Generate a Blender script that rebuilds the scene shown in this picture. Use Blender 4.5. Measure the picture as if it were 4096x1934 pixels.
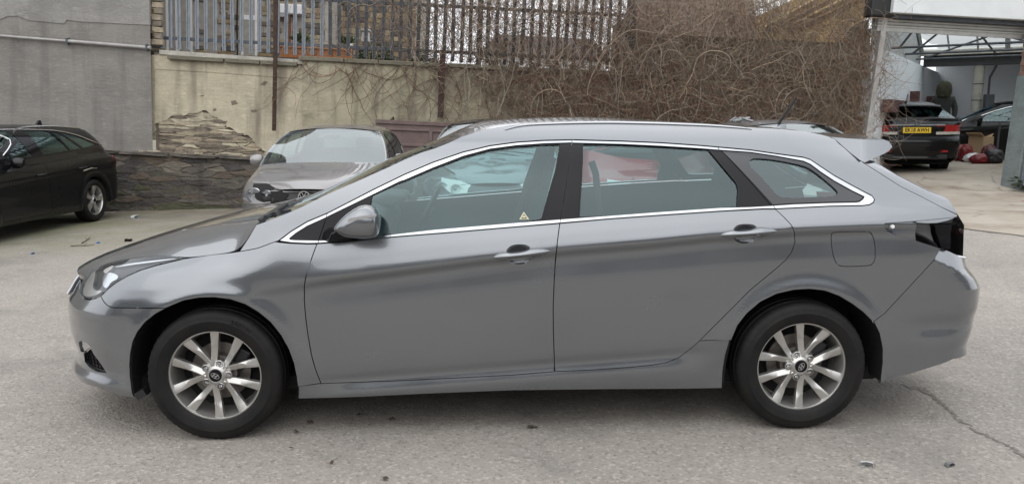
import bpy, bmesh, math, random
import numpy as np
from mathutils import Vector, Matrix, Euler
from mathutils.geometry import delaunay_2d_cdt

random.seed(7); np.random.seed(7)
scene = bpy.context.scene
for _o in list(bpy.data.objects): bpy.data.objects.remove(_o)
C = scene.collection

# ------------------------------------------------------------------ camera
PW, PH, FPX = 4096.0, 1934.0, 3214.716
CAM = np.array([-0.132661, -4.525682, 1.495649]); YAW, PITCH, ROLL = 0.036761, 0.153996, -0.004333
_f = np.array([math.sin(YAW)*math.cos(PITCH), math.cos(YAW)*math.cos(PITCH), -math.sin(PITCH)])
_r = np.array([math.cos(YAW), -math.sin(YAW), 0.0]); _u = np.cross(_r, _f)
RR = np.array([math.cos(ROLL)*_r+math.sin(ROLL)*_u, -math.sin(ROLL)*_r+math.cos(ROLL)*_u, _f])
cd = bpy.data.cameras.new('camera'); cam = bpy.data.objects.new('camera', cd); C.objects.link(cam)
cd.sensor_fit = 'HORIZONTAL'; cd.sensor_width = 36; cd.lens = 36*FPX/PW; cd.clip_start = .05; cd.clip_end = 800
_m = Matrix.Identity(4)
for _i in range(3):
    _m[_i][0], _m[_i][1], _m[_i][2], _m[_i][3] = RR[0][_i], RR[1][_i], -RR[2][_i], CAM[_i]
cam.matrix_world = _m; scene.camera = cam

# ------------------------------------------------------------------ sky, sun, exposure
EXPOSURE = 0.54
SUN_EL, SUN_ROT = math.radians(50), math.radians(200)
w = bpy.data.worlds.new('World'); scene.world = w; w.use_nodes = True
nt = w.node_tree; nt.nodes.clear()
def _n(t, **k):
    n = nt.nodes.new(t)
    for a, b in k.items(): setattr(n, a, b)
    return n
sky = _n('ShaderNodeTexSky', sky_type='NISHITA', sun_disc=False, sun_elevation=SUN_EL, sun_rotation=SUN_ROT, air_density=1.0, dust_density=3.0)
hs = _n('ShaderNodeHueSaturation'); hs.inputs['Saturation'].default_value = .22
nt.links.new(sky.outputs[0], hs.inputs['Color'])
tc = _n('ShaderNodeTexCoord'); nz = _n('ShaderNodeTexNoise'); nz.inputs['Scale'].default_value = 2.2; nz.inputs['Detail'].default_value = 5
nt.links.new(tc.outputs['Generated'], nz.inputs['Vector'])
cr = _n('ShaderNodeValToRGB'); cr.color_ramp.elements[0].position = .3; cr.color_ramp.elements[1].position = .75
cr.color_ramp.elements[0].color = (11.0, 11.3, 11.8, 1); cr.color_ramp.elements[1].color = (13.2, 13.3, 13.5, 1)
nt.links.new(nz.outputs['Fac'], cr.inputs['Fac'])
# overcast: brightest overhead, dimmer towards the horizon all round
sep = _n('ShaderNodeSeparateXYZ'); nt.links.new(tc.outputs['Generated'], sep.inputs[0])
mr = _n('ShaderNodeMapRange'); mr.inputs[1].default_value = 0.0; mr.inputs[2].default_value = 1.0; mr.inputs[3].default_value = .70; mr.inputs[4].default_value = 1.05
nt.links.new(sep.outputs['Z'], mr.inputs[0])
vm = _n('ShaderNodeVectorMath', operation='SCALE'); nt.links.new(cr.outputs[0], vm.inputs[0]); nt.links.new(mr.outputs[0], vm.inputs['Scale'])
mx = _n('ShaderNodeMix', data_type='RGBA'); mx.inputs['Factor'].default_value = .86      # the overcast layer in front of the clear sky
nt.links.new(hs.outputs[0], mx.inputs[6]); nt.links.new(vm.outputs[0], mx.inputs[7])
bg = _n('ShaderNodeBackground'); bg.inputs['Strength'].default_value = .12
wo = _n('ShaderNodeOutputWorld')
nt.links.new(mx.outputs[2], bg.inputs['Color']); nt.links.new(bg.outputs[0], wo.inputs[0])
sl = bpy.data.lights.new('sun', 'SUN'); sl.energy = .55; sl.angle = math.radians(85); sl.color = (1, .96, .9)
so = bpy.data.objects.new('sun', sl); C.objects.link(so)
_d = Vector((math.sin(SUN_ROT)*math.cos(SUN_EL), math.cos(SUN_ROT)*math.cos(SUN_EL), math.sin(SUN_EL)))
so.rotation_euler = _d.to_track_quat('Z', 'Y').to_euler(); so.location = _d*60
vs = scene.view_settings; vs.view_transform = 'Standard'; vs.look = 'None'; vs.gamma = 1; vs.use_curve_mapping = False; vs.exposure = EXPOSURE
scene.render.engine = 'CYCLES'; scene.cycles.max_bounces = 8; scene.cycles.transparent_max_bounces = 24
scene.cycles.use_denoising = True

# ------------------------------------------------------------------ pixel <-> place
FR = {'A':(240,950,1.7367),'B':(540,1150,1.93),'C':(900,700,3.04),'D':(1500,470,2.8275),'E':(2250,470,2.534),'F':(3000,470,2.828),
      'G':(3400,750,2.433),'H':(2850,1100,1.871),'6':(1024,967,1.2578),'7':(2048,967,1.2578),'8':(3072,967,1.2578),'4':(3072,0,1.2578),
      'L':(0,440,2.339),'Q':(560,0,2.171),'V':(1160,0,2.431),'X':(3300,0,2.896),'Z':(3440,340,2.643),'S':(460,520,3.576),'J':(1920,940,7.576),'K':(2840,860,7.576),'P':(0,0,1)}
def px(s, *pts):
    x0, y0, k = FR[s]
    return [(x0+a/k, y0+b/k) for a, b in pts]
def rays(pts):
    p = np.atleast_2d(np.array(pts, float))
    d = np.stack([(p[:,0]-PW/2)/FPX, -(p[:,1]-PH/2)/FPX, np.ones(len(p))], 1)
    return d @ RR
def aty(pts, Y):
    d = rays(pts); t = (Y-CAM[1])/d[:,1]
    return CAM + d*t[:,None]
def at_depth(x, y, dep):
    d = rays([(x, y)])[0]
    return CAM + d*dep

# ------------------------------------------------------------------ materials
MATS = {}
def mat(name, col, rough=.6, metal=0.0, coat=0.0, spec=.5, noise=0.0, nscale=8.0, col2=None, bump=0.0, bscale=60.0, coat_rough=.03, detail=6, emit=0.0):
    if name in MATS: return MATS[name]
    m = bpy.data.materials.new(name); m.use_nodes = True; t = m.node_tree; b = t.nodes['Principled BSDF']
    b.inputs['Base Color'].default_value = (*col, 1); b.inputs['Roughness'].default_value = rough; b.inputs['Metallic'].default_value = metal
    b.inputs['Coat Weight'].default_value = coat; b.inputs['Coat Roughness'].default_value = coat_rough; b.inputs['Specular IOR Level'].default_value = spec
    if emit:
        b.inputs['Emission Color'].default_value = (*col, 1); b.inputs['Emission Strength'].default_value = emit
    tcn = t.nodes.new('ShaderNodeTexCoord')
    if noise:
        n = t.nodes.new('ShaderNodeTexNoise'); n.inputs['Scale'].default_value = nscale; n.inputs['Detail'].default_value = detail; n.inputs['Roughness'].default_value = .62
        t.links.new(tcn.outputs['Object'], n.inputs['Vector'])
        r = t.nodes.new('ShaderNodeValToRGB'); r.color_ramp.elements[0].position = .32; r.color_ramp.elements[1].position = .68
        c2 = col2 if col2 else tuple(max(0, c*(1-noise)) for c in col)
        r.color_ramp.elements[0].color = (*c2, 1); r.color_ramp.elements[1].color = (*col, 1)
        t.links.new(n.outputs['Fac'], r.inputs['Fac']); t.links.new(r.outputs[0], b.inputs['Base Color'])
    if bump:
        n2 = t.nodes.new('ShaderNodeTexNoise'); n2.inputs['Scale'].default_value = bscale; n2.inputs['Detail'].default_value = 5
        t.links.new(tcn.outputs['Object'], n2.inputs['Vector'])
        bp = t.nodes.new('ShaderNodeBump'); bp.inputs['Strength'].default_value = bump; bp.inputs['Distance'].default_value = .02
        t.links.new(n2.outputs['Fac'], bp.inputs['Height']); t.links.new(bp.outputs[0], b.inputs['Normal'])
    MATS[name] = m; return m
def glass(name, tint, refl=1.0, rough=0.0, gcol=(.95, .98, 1)):
    if name in MATS: return MATS[name]
    m = bpy.data.materials.new(name); m.use_nodes = True; t = m.node_tree; t.nodes.clear()
    o = t.nodes.new('ShaderNodeOutputMaterial'); mxs = t.nodes.new('ShaderNodeMixShader'); tr = t.nodes.new('ShaderNodeBsdfTransparent'); gl = t.nodes.new('ShaderNodeBsdfGlossy')
    tr.inputs[0].default_value = (*tint, 1); gl.inputs['Roughness'].default_value = rough; gl.inputs['Color'].default_value = (*gcol, 1)
    fr = t.nodes.new('ShaderNodeLayerWeight'); fr.inputs[0].default_value = .5      # Schlick, the same from both faces of the sheet
    pw = t.nodes.new('ShaderNodeMath'); pw.operation = 'POWER'; pw.inputs[1].default_value = 5
    mu = t.nodes.new('ShaderNodeMath'); mu.operation = 'MULTIPLY_ADD'; mu.inputs[1].default_value = .90; mu.inputs[2].default_value = .075*refl; mu.use_clamp = True
    t.links.new(fr.outputs['Facing'], pw.inputs[0]); t.links.new(pw.outputs[0], mu.inputs[0]); t.links.new(mu.outputs[0], mxs.inputs[0]); t.links.new(tr.outputs[0], mxs.inputs[1]); t.links.new(gl.outputs[0], mxs.inputs[2]); t.links.new(mxs.outputs[0], o.inputs[0])
    MATS[name] = m; return m
def paint(name, col, metal=.75, rough=.34, coat=1.0):
    if name in MATS: return MATS[name]
    m = mat(name, col, rough, metal, coat); t = m.node_tree; b = t.nodes['Principled BSDF']
    # road film: a little dust that gathers low on the body, and metallic flake
    tcn = t.nodes.new('ShaderNodeTexCoord'); n = t.nodes.new('ShaderNodeTexNoise'); n.inputs['Scale'].default_value = 3.5; n.inputs['Detail'].default_value = 8
    t.links.new(tcn.outputs['Object'], n.inputs['Vector'])
    r = t.nodes.new('ShaderNodeMapRange'); r.inputs[1].default_value = .35; r.inputs[2].default_value = .75; r.inputs[3].default_value = rough-.03; r.inputs[4].default_value = rough+.07
    t.links.new(n.outputs['Fac'], r.inputs[0]); t.links.new(r.outputs[0], b.inputs['Roughness'])
    fl = t.nodes.new('ShaderNodeTexNoise'); fl.inputs['Scale'].default_value = 900; fl.inputs['Detail'].default_value = 1
    t.links.new(tcn.outputs['Object'], fl.inputs['Vector'])
    bp = t.nodes.new('ShaderNodeBump'); bp.inputs['Strength'].default_value = .04; bp.inputs['Distance'].default_value = .002
    t.links.new(fl.outputs['Fac'], bp.inputs['Height']); t.links.new(bp.outputs[0], b.inputs['Normal'])
    return m

# ------------------------------------------------------------------ object helpers
def link(name, me, m=None, parent=None, **props):
    o = bpy.data.objects.new(name, me); C.objects.link(o)
    if m is not None and me is not None:
        if len(me.materials) == 0: me.materials.append(m)
    if parent is not None: o.parent = parent
    for k, v in props.items(): o[k] = v
    return o
def empty(name, loc=(0,0,0), rot=(0,0,0), label=None, category=None, group=None):
    o = bpy.data.objects.new(name, None); C.objects.link(o); o.location = loc; o.rotation_euler = rot; o.empty_display_size = .2
    tag(o, label, category, group); return o
def tag(o, label=None, category=None, group=None, kind=None):
    if label: o['label'] = label
    if category: o['category'] = category
    if group: o['group'] = group
    if kind: o['kind'] = kind
    return o
def mesh(name, vs_, fs_, smooth=False):
    me = bpy.data.meshes.new(name); me.from_pydata([tuple(map(float, v)) for v in vs_], [], [tuple(f) for f in fs_]); me.update()
    if smooth: me.polygons.foreach_set('use_smooth', [True]*len(me.polygons))
    return me
class MB:
    """collects simple solids into one mesh"""
    def __init__(s): s.v = []; s.f = []
    def add(s, v, f):
        n = len(s.v); s.v += [tuple(p) for p in v]; s.f += [tuple(i+n for i in q) for q in f]; return s
    def box(s, c, d, rot=None, taper=1.0):
        v = []
        for sz in (-1, 1):
            k = taper if sz > 0 else 1.0
            for sx, sy in ((-1,-1),(1,-1),(1,1),(-1,1)): v.append(Vector((sx*d[0]/2*k, sy*d[1]/2*k, sz*d[2]/2)))
        if rot is not None:
            R_ = rot if isinstance(rot, Matrix) else Euler(rot).to_matrix()
            v = [R_ @ p for p in v]
        v = [p+Vector(c) for p in v]
        return s.add(v, [(3,2,1,0),(4,5,6,7),(0,1,5,4),(1,2,6,5),(2,3,7,6),(3,0,4,7)])
    def tube(s, pts, r, n=6, cap=True):
        pts = [Vector(p) for p in pts]; rr = r if isinstance(r, (list, tuple)) else [r]*len(pts)
        base = len(s.v); up = Vector((0,0,1)); prev = None
        for i, p in enumerate(pts):
            d = (pts[min(i+1, len(pts)-1)]-pts[max(i-1, 0)])
            d = d.normalized() if d.length > 1e-9 else Vector((1,0,0))
            a = d.cross(up if abs(d.z) < .95 else Vector((1,0,0))).normalized() if prev is None else (prev-d*prev.dot(d)).normalized()
            prev = a; b = d.cross(a)
            for k in range(n):
                t = 2*math.pi*k/n; s.v.append(tuple(p+(a*math.cos(t)+b*math.sin(t))*rr[i]))
        for i in range(len(pts)-1):
            for k in range(n):
                q = base+i*n; s.f.append((q+k, q+(k+1)%n, q+n+(k+1)%n, q+n+k))
        if cap:
            s.f.append(tuple(base+k for k in range(n))[::-1]); s.f.append(tuple(base+(len(pts)-1)*n+k for k in range(n)))
        return s
    def lathe(s, prof, n=32, axis='y', c=(0,0,0)):
        """prof: list of (r, h); revolved round axis"""
        base = len(s.v)
        for r, h in prof:
            for k in range(n):
                t = 2*math.pi*k/n; a, b = r*math.cos(t), r*math.sin(t)
                p = (a, h, b) if axis == 'y' else ((a, b, h) if axis == 'z' else (h, a, b))
                s.v.append((p[0]+c[0], p[1]+c[1], p[2]+c[2]))
        for i in range(len(prof)-1):
            for k in range(n):
                q = base+i*n; s.f.append((q+k, q+(k+1)%n, q+n+(k+1)%n, q+n+k))
        return s
    def prism(s, poly, y0, y1):
        """extrude an (x,z) polygon along y"""
        n = len(poly); b = len(s.v)
        s.v += [(x, y0, z) for x, z in poly]+[(x, y1, z) for x, z in poly]
        s.f += [tuple(b+i for i in range(n)), tuple(b+n+i for i in range(n))[::-1]]
        s.f += [(b+i, b+n+i, b+n+(i+1)%n, b+(i+1)%n) for i in range(n)]
        return s
    def make(s, name, m, parent=None, smooth=False, bevel=0, seg=2, **props):
        me = mesh(name, s.v, s.f, False)
        bm = bmesh.new(); bm.from_mesh(me); bmesh.ops.recalc_face_normals(bm, faces=bm.faces); bm.to_mesh(me); bm.free()
        o = link(name, me, m, parent, **props)
        if smooth:
            me.polygons.foreach_set('use_smooth', [True]*len(me.polygons)); me.set_sharp_from_angle(angle=math.radians(40))
        if bevel:
            md = o.modifiers.new('b', 'BEVEL'); md.width = bevel; md.segments = seg; md.limit_method = 'ANGLE'; md.angle_limit = math.radians(35)
        return o
def text_mesh(s, size=1.0, extrude=.002, bold=0.0):
    cu = bpy.data.curves.new('t', 'FONT'); cu.body = s; cu.size = size; cu.extrude = extrude; cu.offset = bold; cu.align_x = 'CENTER'; cu.align_y = 'CENTER'; cu.resolution_u = 3
    o = bpy.data.objects.new('t', cu); C.objects.link(o); bpy.context.view_layer.update()
    me = bpy.data.meshes.new_from_object(o.evaluated_get(bpy.context.evaluated_depsgraph_get())); bpy.data.objects.remove(o); bpy.data.curves.remove(cu)
    return me
def dup(root, loc=None, rot=None, **props):
    r = root.copy(); C.objects.link(r)
    if loc is not None: r.location = loc
    if rot is not None: r.rotation_euler = rot
    for k, v in props.items(): r[k] = v
    for ch in list(root.children):
        c = ch.copy(); C.objects.link(c); c.parent = r
        for g in list(ch.children):
            d = g.copy(); C.objects.link(d); d.parent = c
    return r
def smooth_np(a, k):
    a = np.array(a, float)
    for _ in range(k):
        b = a.copy(); b[1:-1] = .25*a[:-2]+.5*a[1:-1]+.25*a[2:]; a = b
    return a
# ------------------------------------------------------------------ car body shapes
def pchip_eval(x, y, q):
    h = np.diff(x); d = np.diff(y)/h; n = len(x); m = np.zeros(n)
    for i in range(1, n-1):
        if d[i-1]*d[i] > 0:
            w1 = 2*h[i]+h[i-1]; w2 = h[i]+2*h[i-1]; m[i] = (w1+w2)/(w1/d[i-1]+w2/d[i])
    m[0] = d[0]; m[-1] = d[-1]
    i = np.clip(np.searchsorted(x, q)-1, 0, n-2); t = (q-x[i])/h[i]; t = np.clip(t, -.5, 1.5)
    return (2*t**3-3*t**2+1)*y[i]+(t**3-2*t**2+t)*h[i]*m[i]+(-2*t**3+3*t**2)*y[i+1]+(t**3-t**2)*h[i]*m[i+1]
class Shape:
    """side of a car as half-width Y(x, z); x along the car (nose negative), z up"""
    def __init__(s, keys, nose, tail, front=(.85, 2.4, 1.9), rear=(.4, 4.0, 2.0), smooth=1, shift=None):
        s.nose = np.array(sorted(nose)); s.tail = np.array(sorted(tail)); s.front = front; s.rear = rear
        s.x0, s.dx, s.z0, s.dz = -2.9, .02, .0, .005
        s.shift = (np.array(shift, float) if shift is not None else np.array([[-3., 0.], [3., 0.]]))   # rows follow the crease line
        s.z0 = -1.1
        xs = s.x0+s.dx*np.arange(300); zs = s.z0+s.dz*np.arange(440); g = np.zeros((300, 440))
        for i, x in enumerate(xs):
            kz, kw = keys(x); g[i] = pchip_eval(np.array(kz), np.array(kw), zs+np.interp(x, s.shift[:,0], s.shift[:,1]))
        for _ in range(smooth):
            g[1:-1] = .25*g[:-2]+.5*g[1:-1]+.25*g[2:]; g[:, 1:-1] = .25*g[:, :-2]+.5*g[:, 1:-1]+.25*g[:, 2:]
        s.g = g
    def W(s, x, z):
        a = np.clip((x-s.x0)/s.dx, 0, 298.999); b = np.clip((z-np.interp(x, s.shift[:,0], s.shift[:,1])-s.z0)/s.dz, 0, 438.999)
        i = a.astype(int); j = b.astype(int); u = a-i; v = b-j; g = s.g
        return g[i, j]*(1-u)*(1-v)+g[i+1, j]*u*(1-v)+g[i, j+1]*(1-u)*v+g[i+1, j+1]*u*v
    def xn(s, z): return np.interp(z, s.nose[:,0], s.nose[:,1])
    def xt(s, z): return np.interp(z, s.tail[:,0], s.tail[:,1])
    def Y(s, x, z):
        x = np.asarray(x, float); z = np.asarray(z, float); w_ = s.W(x, z)
        L, p, q = s.front; a = np.clip((x-s.xn(z))/L, 0, 1); w_ = w_*np.maximum(1-(1-a)**p, 0)**(1/q)
        L, p, q = s.rear; a = np.clip((s.xt(z)-x)/L, 0, 1); w_ = w_*np.maximum(1-(1-a)**p, 0)**(1/q)
        return w_
    def nrm(s, x, z, e=.008):
        gx = (s.Y(x+e, z)-s.Y(x-e, z))/(2*e); gz = (s.Y(x, z+e*.75)-s.Y(x, z-e*.75))/(1.5*e)
        n = np.stack([-gx, np.ones_like(gx), -gz], 1); return n/np.linalg.norm(n, axis=1)[:,None]
    def unproject(s, pts, off=0.0):
        """where the view through photo pixels meets the near side (y<0) -> (x, z)"""
        d = rays(pts); ys = -np.linspace(1.05, .02, 600); out = []
        for k in range(len(d)):
            t = (ys-CAM[1])/d[k, 1]; x = CAM[0]+d[k, 0]*t; z = CAM[2]+d[k, 2]*t
            f = -ys-(s.Y(x, z)+off); i = np.argmax(f <= 0) if (f <= 0).any() else int(np.argmin(f))
            if f[i] <= 0 and i > 0:
                u = f[i-1]/(f[i-1]-f[i]); out.append((x[i-1]+(x[i]-x[i-1])*u, z[i-1]+(z[i]-z[i-1])*u))
            else: out.append((x[i], z[i]))
        return np.array(out)
def resample(poly, step):
    poly = [np.array(p) for p in poly]; out = []
    for i in range(len(poly)):
        a, b = poly[i], poly[(i+1) % len(poly)]; L = np.linalg.norm(b-a)
        n = max(1, int(math.ceil(L/step)))
        for k in range(n): out.append(a+(b-a)*k/n)
    return np.array(out)
def chaikin(p, n=2):
    p = np.array(p, float)
    for _ in range(n):
        q = np.roll(p, -1, 0); p = np.stack([.75*p+.25*q, .25*p+.75*q], 1).reshape(-1, 2)
    return p
def area2(p):
    x, y = p[:,0], p[:,1]; return float(np.sum(x*np.roll(y, -1)-np.roll(x, -1)*y))
def inset_poly(p, d):
    if d == 0: return p
    if area2(p) < 0: p = p[::-1]
    a = p-np.roll(p, 1, 0); b = np.roll(p, -1, 0)-p
    la = np.linalg.norm(a, axis=1)[:,None]; lb = np.linalg.norm(b, axis=1)[:,None]
    na = np.stack([-a[:,1], a[:,0]], 1)/np.maximum(la, 1e-9); nb = np.stack([-b[:,1], b[:,0]], 1)/np.maximum(lb, 1e-9)
    n = na+nb; n = n/np.maximum(np.linalg.norm(n, axis=1)[:,None], 1e-6); c = np.sum(n*na, 1)[:,None]
    return p+n*d/np.maximum(c, .45)
def inside(poly, q):
    x, y = q[:,0], q[:,1]; r = np.zeros(len(q), bool); n = len(poly); j = n-1
    for i in range(n):
        xi, yi = poly[i]; xj, yj = poly[j]
        c = ((yi > y) != (yj > y)) & (x < (xj-xi)*(y-yi)/((yj-yi) if abs(yj-yi) > 1e-12 else 1e-12)+xi)
        r ^= c; j = i
    return r
def fill(outer, cuts=(), sx=.05, sz=.02, bstep=.03, warp=None):
    loops = [resample(outer, bstep)]+[resample(c, bstep) for c in cuts]
    lo = loops[0].min(0); hi = loops[0].max(0)
    gx = np.arange(lo[0]+sx*.5, hi[0], sx); gz = np.arange(lo[1]+sz*.5, hi[1], sz)
    G = np.array([(x+(sx*.5 if k % 2 else 0), z) for k, z in enumerate(gz) for x in gx]) if len(gx) and len(gz) else np.zeros((0, 2))
    if warp is not None:                       # rows run along the crease, with close rows on both sides of it
        sh = lambda x: np.interp(x, warp[:,0], warp[:,1])
        z0_, z1_ = lo[1]-sh(gx).max(), hi[1]-sh(gx).min()
        rows = np.unique(np.round(np.concatenate([np.arange(-.065, z0_-sz, -sz), [-.05,-.037,-.025,-.014,-.004,.004,.014], np.arange(.03, z1_+sz, sz)]), 4))
        G = np.array([(x+(sx*.5 if k % 2 else 0), z+sh(x+(sx*.5 if k % 2 else 0))) for k, z in enumerate(rows) for x in gx])
    if len(G):
        k = inside(loops[0], G)
        for c in loops[1:]: k &= ~inside(c, G)
        G = G[k]
        B = np.concatenate(loops)
        if len(G):
            sc = np.array([1.0, sx/sz])
            dmin = np.min(np.linalg.norm((G[:,None]-B[None])*[1, 1], axis=2), axis=1); G = G[dmin > min(sx, sz, .012)*.45]
    V = [Vector(p) for l in loops for p in l]; E_ = []; b = 0
    for l in loops:
        n = len(l); E_ += [(b+i, b+(i+1) % n) for i in range(n)]; b += n
    V += [Vector(p) for p in G]
    zk = 5.0 if warp is not None else 1.0      # triangles lie along the rows
    vs_, es_, fs_, *_ = delaunay_2d_cdt([Vector((v.x, v.y*zk)) for v in V], E_, [], 0, 1e-5)
    P = np.array([(v.x, v.y/zk) for v in vs_]); F = [tuple(f) for f in fs_ if len(f) == 3]
    cen = np.array([P[list(f)].mean(0) for f in F]); k = inside(loops[0], cen)
    for c in loops[1:]: k &= ~inside(c, cen)
    F = [f for f, o in zip(F, k) if o]
    used = sorted({i for f in F for i in f}); mp = {i: j for j, i in enumerate(used)}
    P = P[used]; F = [tuple(mp[i] for i in f) for f in F]
    F = [f if ((P[f[1]][0]-P[f[0]][0])*(P[f[2]][1]-P[f[0]][1])-(P[f[1]][1]-P[f[0]][1])*(P[f[2]][0]-P[f[0]][0])) > 0 else f[::-1] for f in F]
    cnt = {}
    for f in F:
        for i in range(3):
            e = (f[i], f[(i+1) % 3]); cnt[e] = 1
    bd = [e for e in cnt if (e[1], e[0]) not in cnt]
    return P, F, bd
def panel_mesh(name, S, outer, cuts=(), off=0.0, side=-1, skirt=.016, gap=.0022, sx=.05, sz=.02, flat=None, cutgap=0.0):
    """sheet of bodywork lying on the shape S, with turned-in edges"""
    outer = np.array(outer); P, F, bd = fill(inset_poly(resample(outer, .03), gap), [inset_poly(resample(np.array(c), .03), -cutgap) for c in cuts], sx, sz, warp=S.shift if sz <= .02 else None)
    x, z = P[:,0], P[:,1]; o = off(x, z) if callable(off) else off
    y = S.Y(x, z)+o; n = S.nrm(x, z)
    if callable(off):
        e = .006; gx = (off(x+e, z)-off(x-e, z))/(2*e); gz = (off(x, z+e)-off(x, z-e))/(2*e)
        n = n/n[:,1:2]; n[:,0] -= gx; n[:,2] -= gz; n /= np.linalg.norm(n, axis=1)[:,None]
    if flat is not None: y = np.full_like(x, flat); n = np.tile([0, 1., 0], (len(x), 1))
    v = np.stack([x, side*y, z], 1); nn = n.copy(); nn[:,1] *= side
    V = [tuple(p) for p in v]; N = [tuple(p) for p in nn]; f = []
    for t in F: f.append(t if side < 0 else t[::-1])
    if skirt:
        mp = {}
        for a, b in bd:
            d = P[b]-P[a]; d = d/max(np.linalg.norm(d), 1e-9); out = np.array([d[1], 0, -d[0]])
            ids = []
            for i in (a, b):
                p = v[i]; q = p-nn[i]*skirt; V += [tuple(p), tuple(q)]; N += [tuple(out)]*2; ids += [len(V)-2, len(V)-1]
            fc = (ids[0], ids[1], ids[3], ids[2]); f.append(fc if side < 0 else fc[::-1])
    me = bpy.data.meshes.new(name); me.from_pydata(V, [], f); me.update()
    me.polygons.foreach_set('use_smooth', [True]*len(me.polygons)); me.normals_split_custom_set_from_vertices(N)
    return me
def panel(name, S, outer, m, parent, cuts=(), sides=(-1, 1), **k):
    return [link(name, panel_mesh(name, S, outer, cuts, side=sd, **k), m, parent) for sd in sides]
def top_mesh(name, Ex, Cx, ny=17, k=2.0, ky=1.0, drop=0.0, rim=0.0):
    """sheet between an edge line Ex (x,y,z with y the half width) and a centre line Cx (x,z)"""
    Ex = np.array(Ex); Cx = np.array(Cx); n = len(Ex); us = np.linspace(-1, 1, ny); V = []
    for i in range(n):
        for u in us:
            a = abs(u)**k
            V.append((Cx[i,0]+(Ex[i,0]-Cx[i,0])*a, Ex[i,1]*u, Cx[i,1]+(Ex[i,2]-Cx[i,1])*a-drop))
    f = [(i*ny+j, (i+1)*ny+j, (i+1)*ny+j+1, i*ny+j+1) for i in range(n-1) for j in range(ny-1)]
    if rim:
        b = len(V); ring = [(i*ny) for i in range(n)]+[(n-1)*ny+j for j in range(1, ny)]+[i*ny+ny-1 for i in range(n-2, -1, -1)]+[j for j in range(ny-2, 0, -1)]
        V += [(V[i][0], V[i][1]*.985, V[i][2]-rim) for i in ring]; m_ = len(ring)
        f += [(ring[i], b+i, b+(i+1) % m_, ring[(i+1) % m_]) for i in range(m_)]
    me = mesh(name, V, f, True)
    bm = bmesh.new(); bm.from_mesh(me); bmesh.ops.recalc_face_normals(bm, faces=bm.faces)
    if sum(fc.normal.z for fc in bm.faces) < 0 and not rim: bmesh.ops.reverse_faces(bm, faces=bm.faces)
    bm.to_mesh(me); bm.free()
    if rim: me.set_sharp_from_angle(angle=math.radians(45))
    return me
def polyline(pts, n):
    p = np.array(pts, float); d = np.concatenate([[0], np.cumsum(np.linalg.norm(np.diff(p, axis=0), axis=1))]); t = np.linspace(0, d[-1], n)
    return np.stack([np.interp(t, d, p[:,k]) for k in range(p.shape[1])], 1)
def smooth_line(pts, n, it=6):
    p = polyline(pts, n)
    return np.stack([smooth_np(p[:,k], it) for k in range(p.shape[1])], 1)
# ------------------------------------------------------------------ shared car materials
M_black = mat('gloss_black', (.005,.005,.007), .08, 0, 0.0, spec=.22)
M_rubber = mat('rubber', (.012,.012,.013), .75, noise=.4, nscale=30, bump=.15, bscale=200)
M_tyre = mat('tyre', (.0065,.0065,.0075), .6, spec=.22, noise=.45, nscale=9, col2=(.014,.013,.012), bump=.12, bscale=240)
M_dark = mat('black_plastic', (.012,.012,.013), .55, bump=.05, bscale=300)
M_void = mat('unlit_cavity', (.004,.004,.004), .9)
M_chrome = mat('chrome', (.50,.51,.53), .10, 1.0)
M_satin = mat('satin_trim', (.72,.73,.75), .22, 1.0)
M_rail = mat('rail_silver', (.40,.41,.43), .28, 1.0)
M_alloy = mat('alloy_silver', (.52,.51,.49), .30, .8, .25, noise=.10, nscale=5, bump=.02, bscale=400)
M_steel = mat('brake_steel', (.20,.185,.17), .45, .8, noise=.4, nscale=14)
M_lens = glass('lamp_lens', (.93,.95,.96), 1.0)
M_glass = glass('tinted_glass', (.54,.70,.70), 1.0, gcol=(.78,.97,1.0))
M_glass2 = glass('dark_tinted_glass', (.18,.26,.26), 1.25, gcol=(.80,.97,1.0))
M_ws = glass('windscreen_glass', (.66,.76,.74), 3.0, gcol=(.92,.98,1))
M_refl = mat('lamp_reflector', (.62,.63,.65), .14, 1.0)
M_red = mat('red_lamp', (.33,.008,.012), .12, 0, 1.0)
M_clearlamp = mat('clear_lamp', (.62,.60,.57), .15, .3, 1.0)
M_trim = mat('cabin_trim', (.055,.057,.06), .7, bump=.05, bscale=300)
M_cloth = mat('seat_cloth', (.032,.034,.037), .9, noise=.3, nscale=60, bump=.15, bscale=300)
M_lining = mat('roof_lining', (.42,.42,.41), .95)
M_plate = mat('number_plate_yellow', (.78,.52,.01), .35, spec=.6)
M_ink = mat('plate_ink', (.01,.01,.01), .5)
M_white = mat('white_plastic', (.75,.75,.74), .4)

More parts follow.
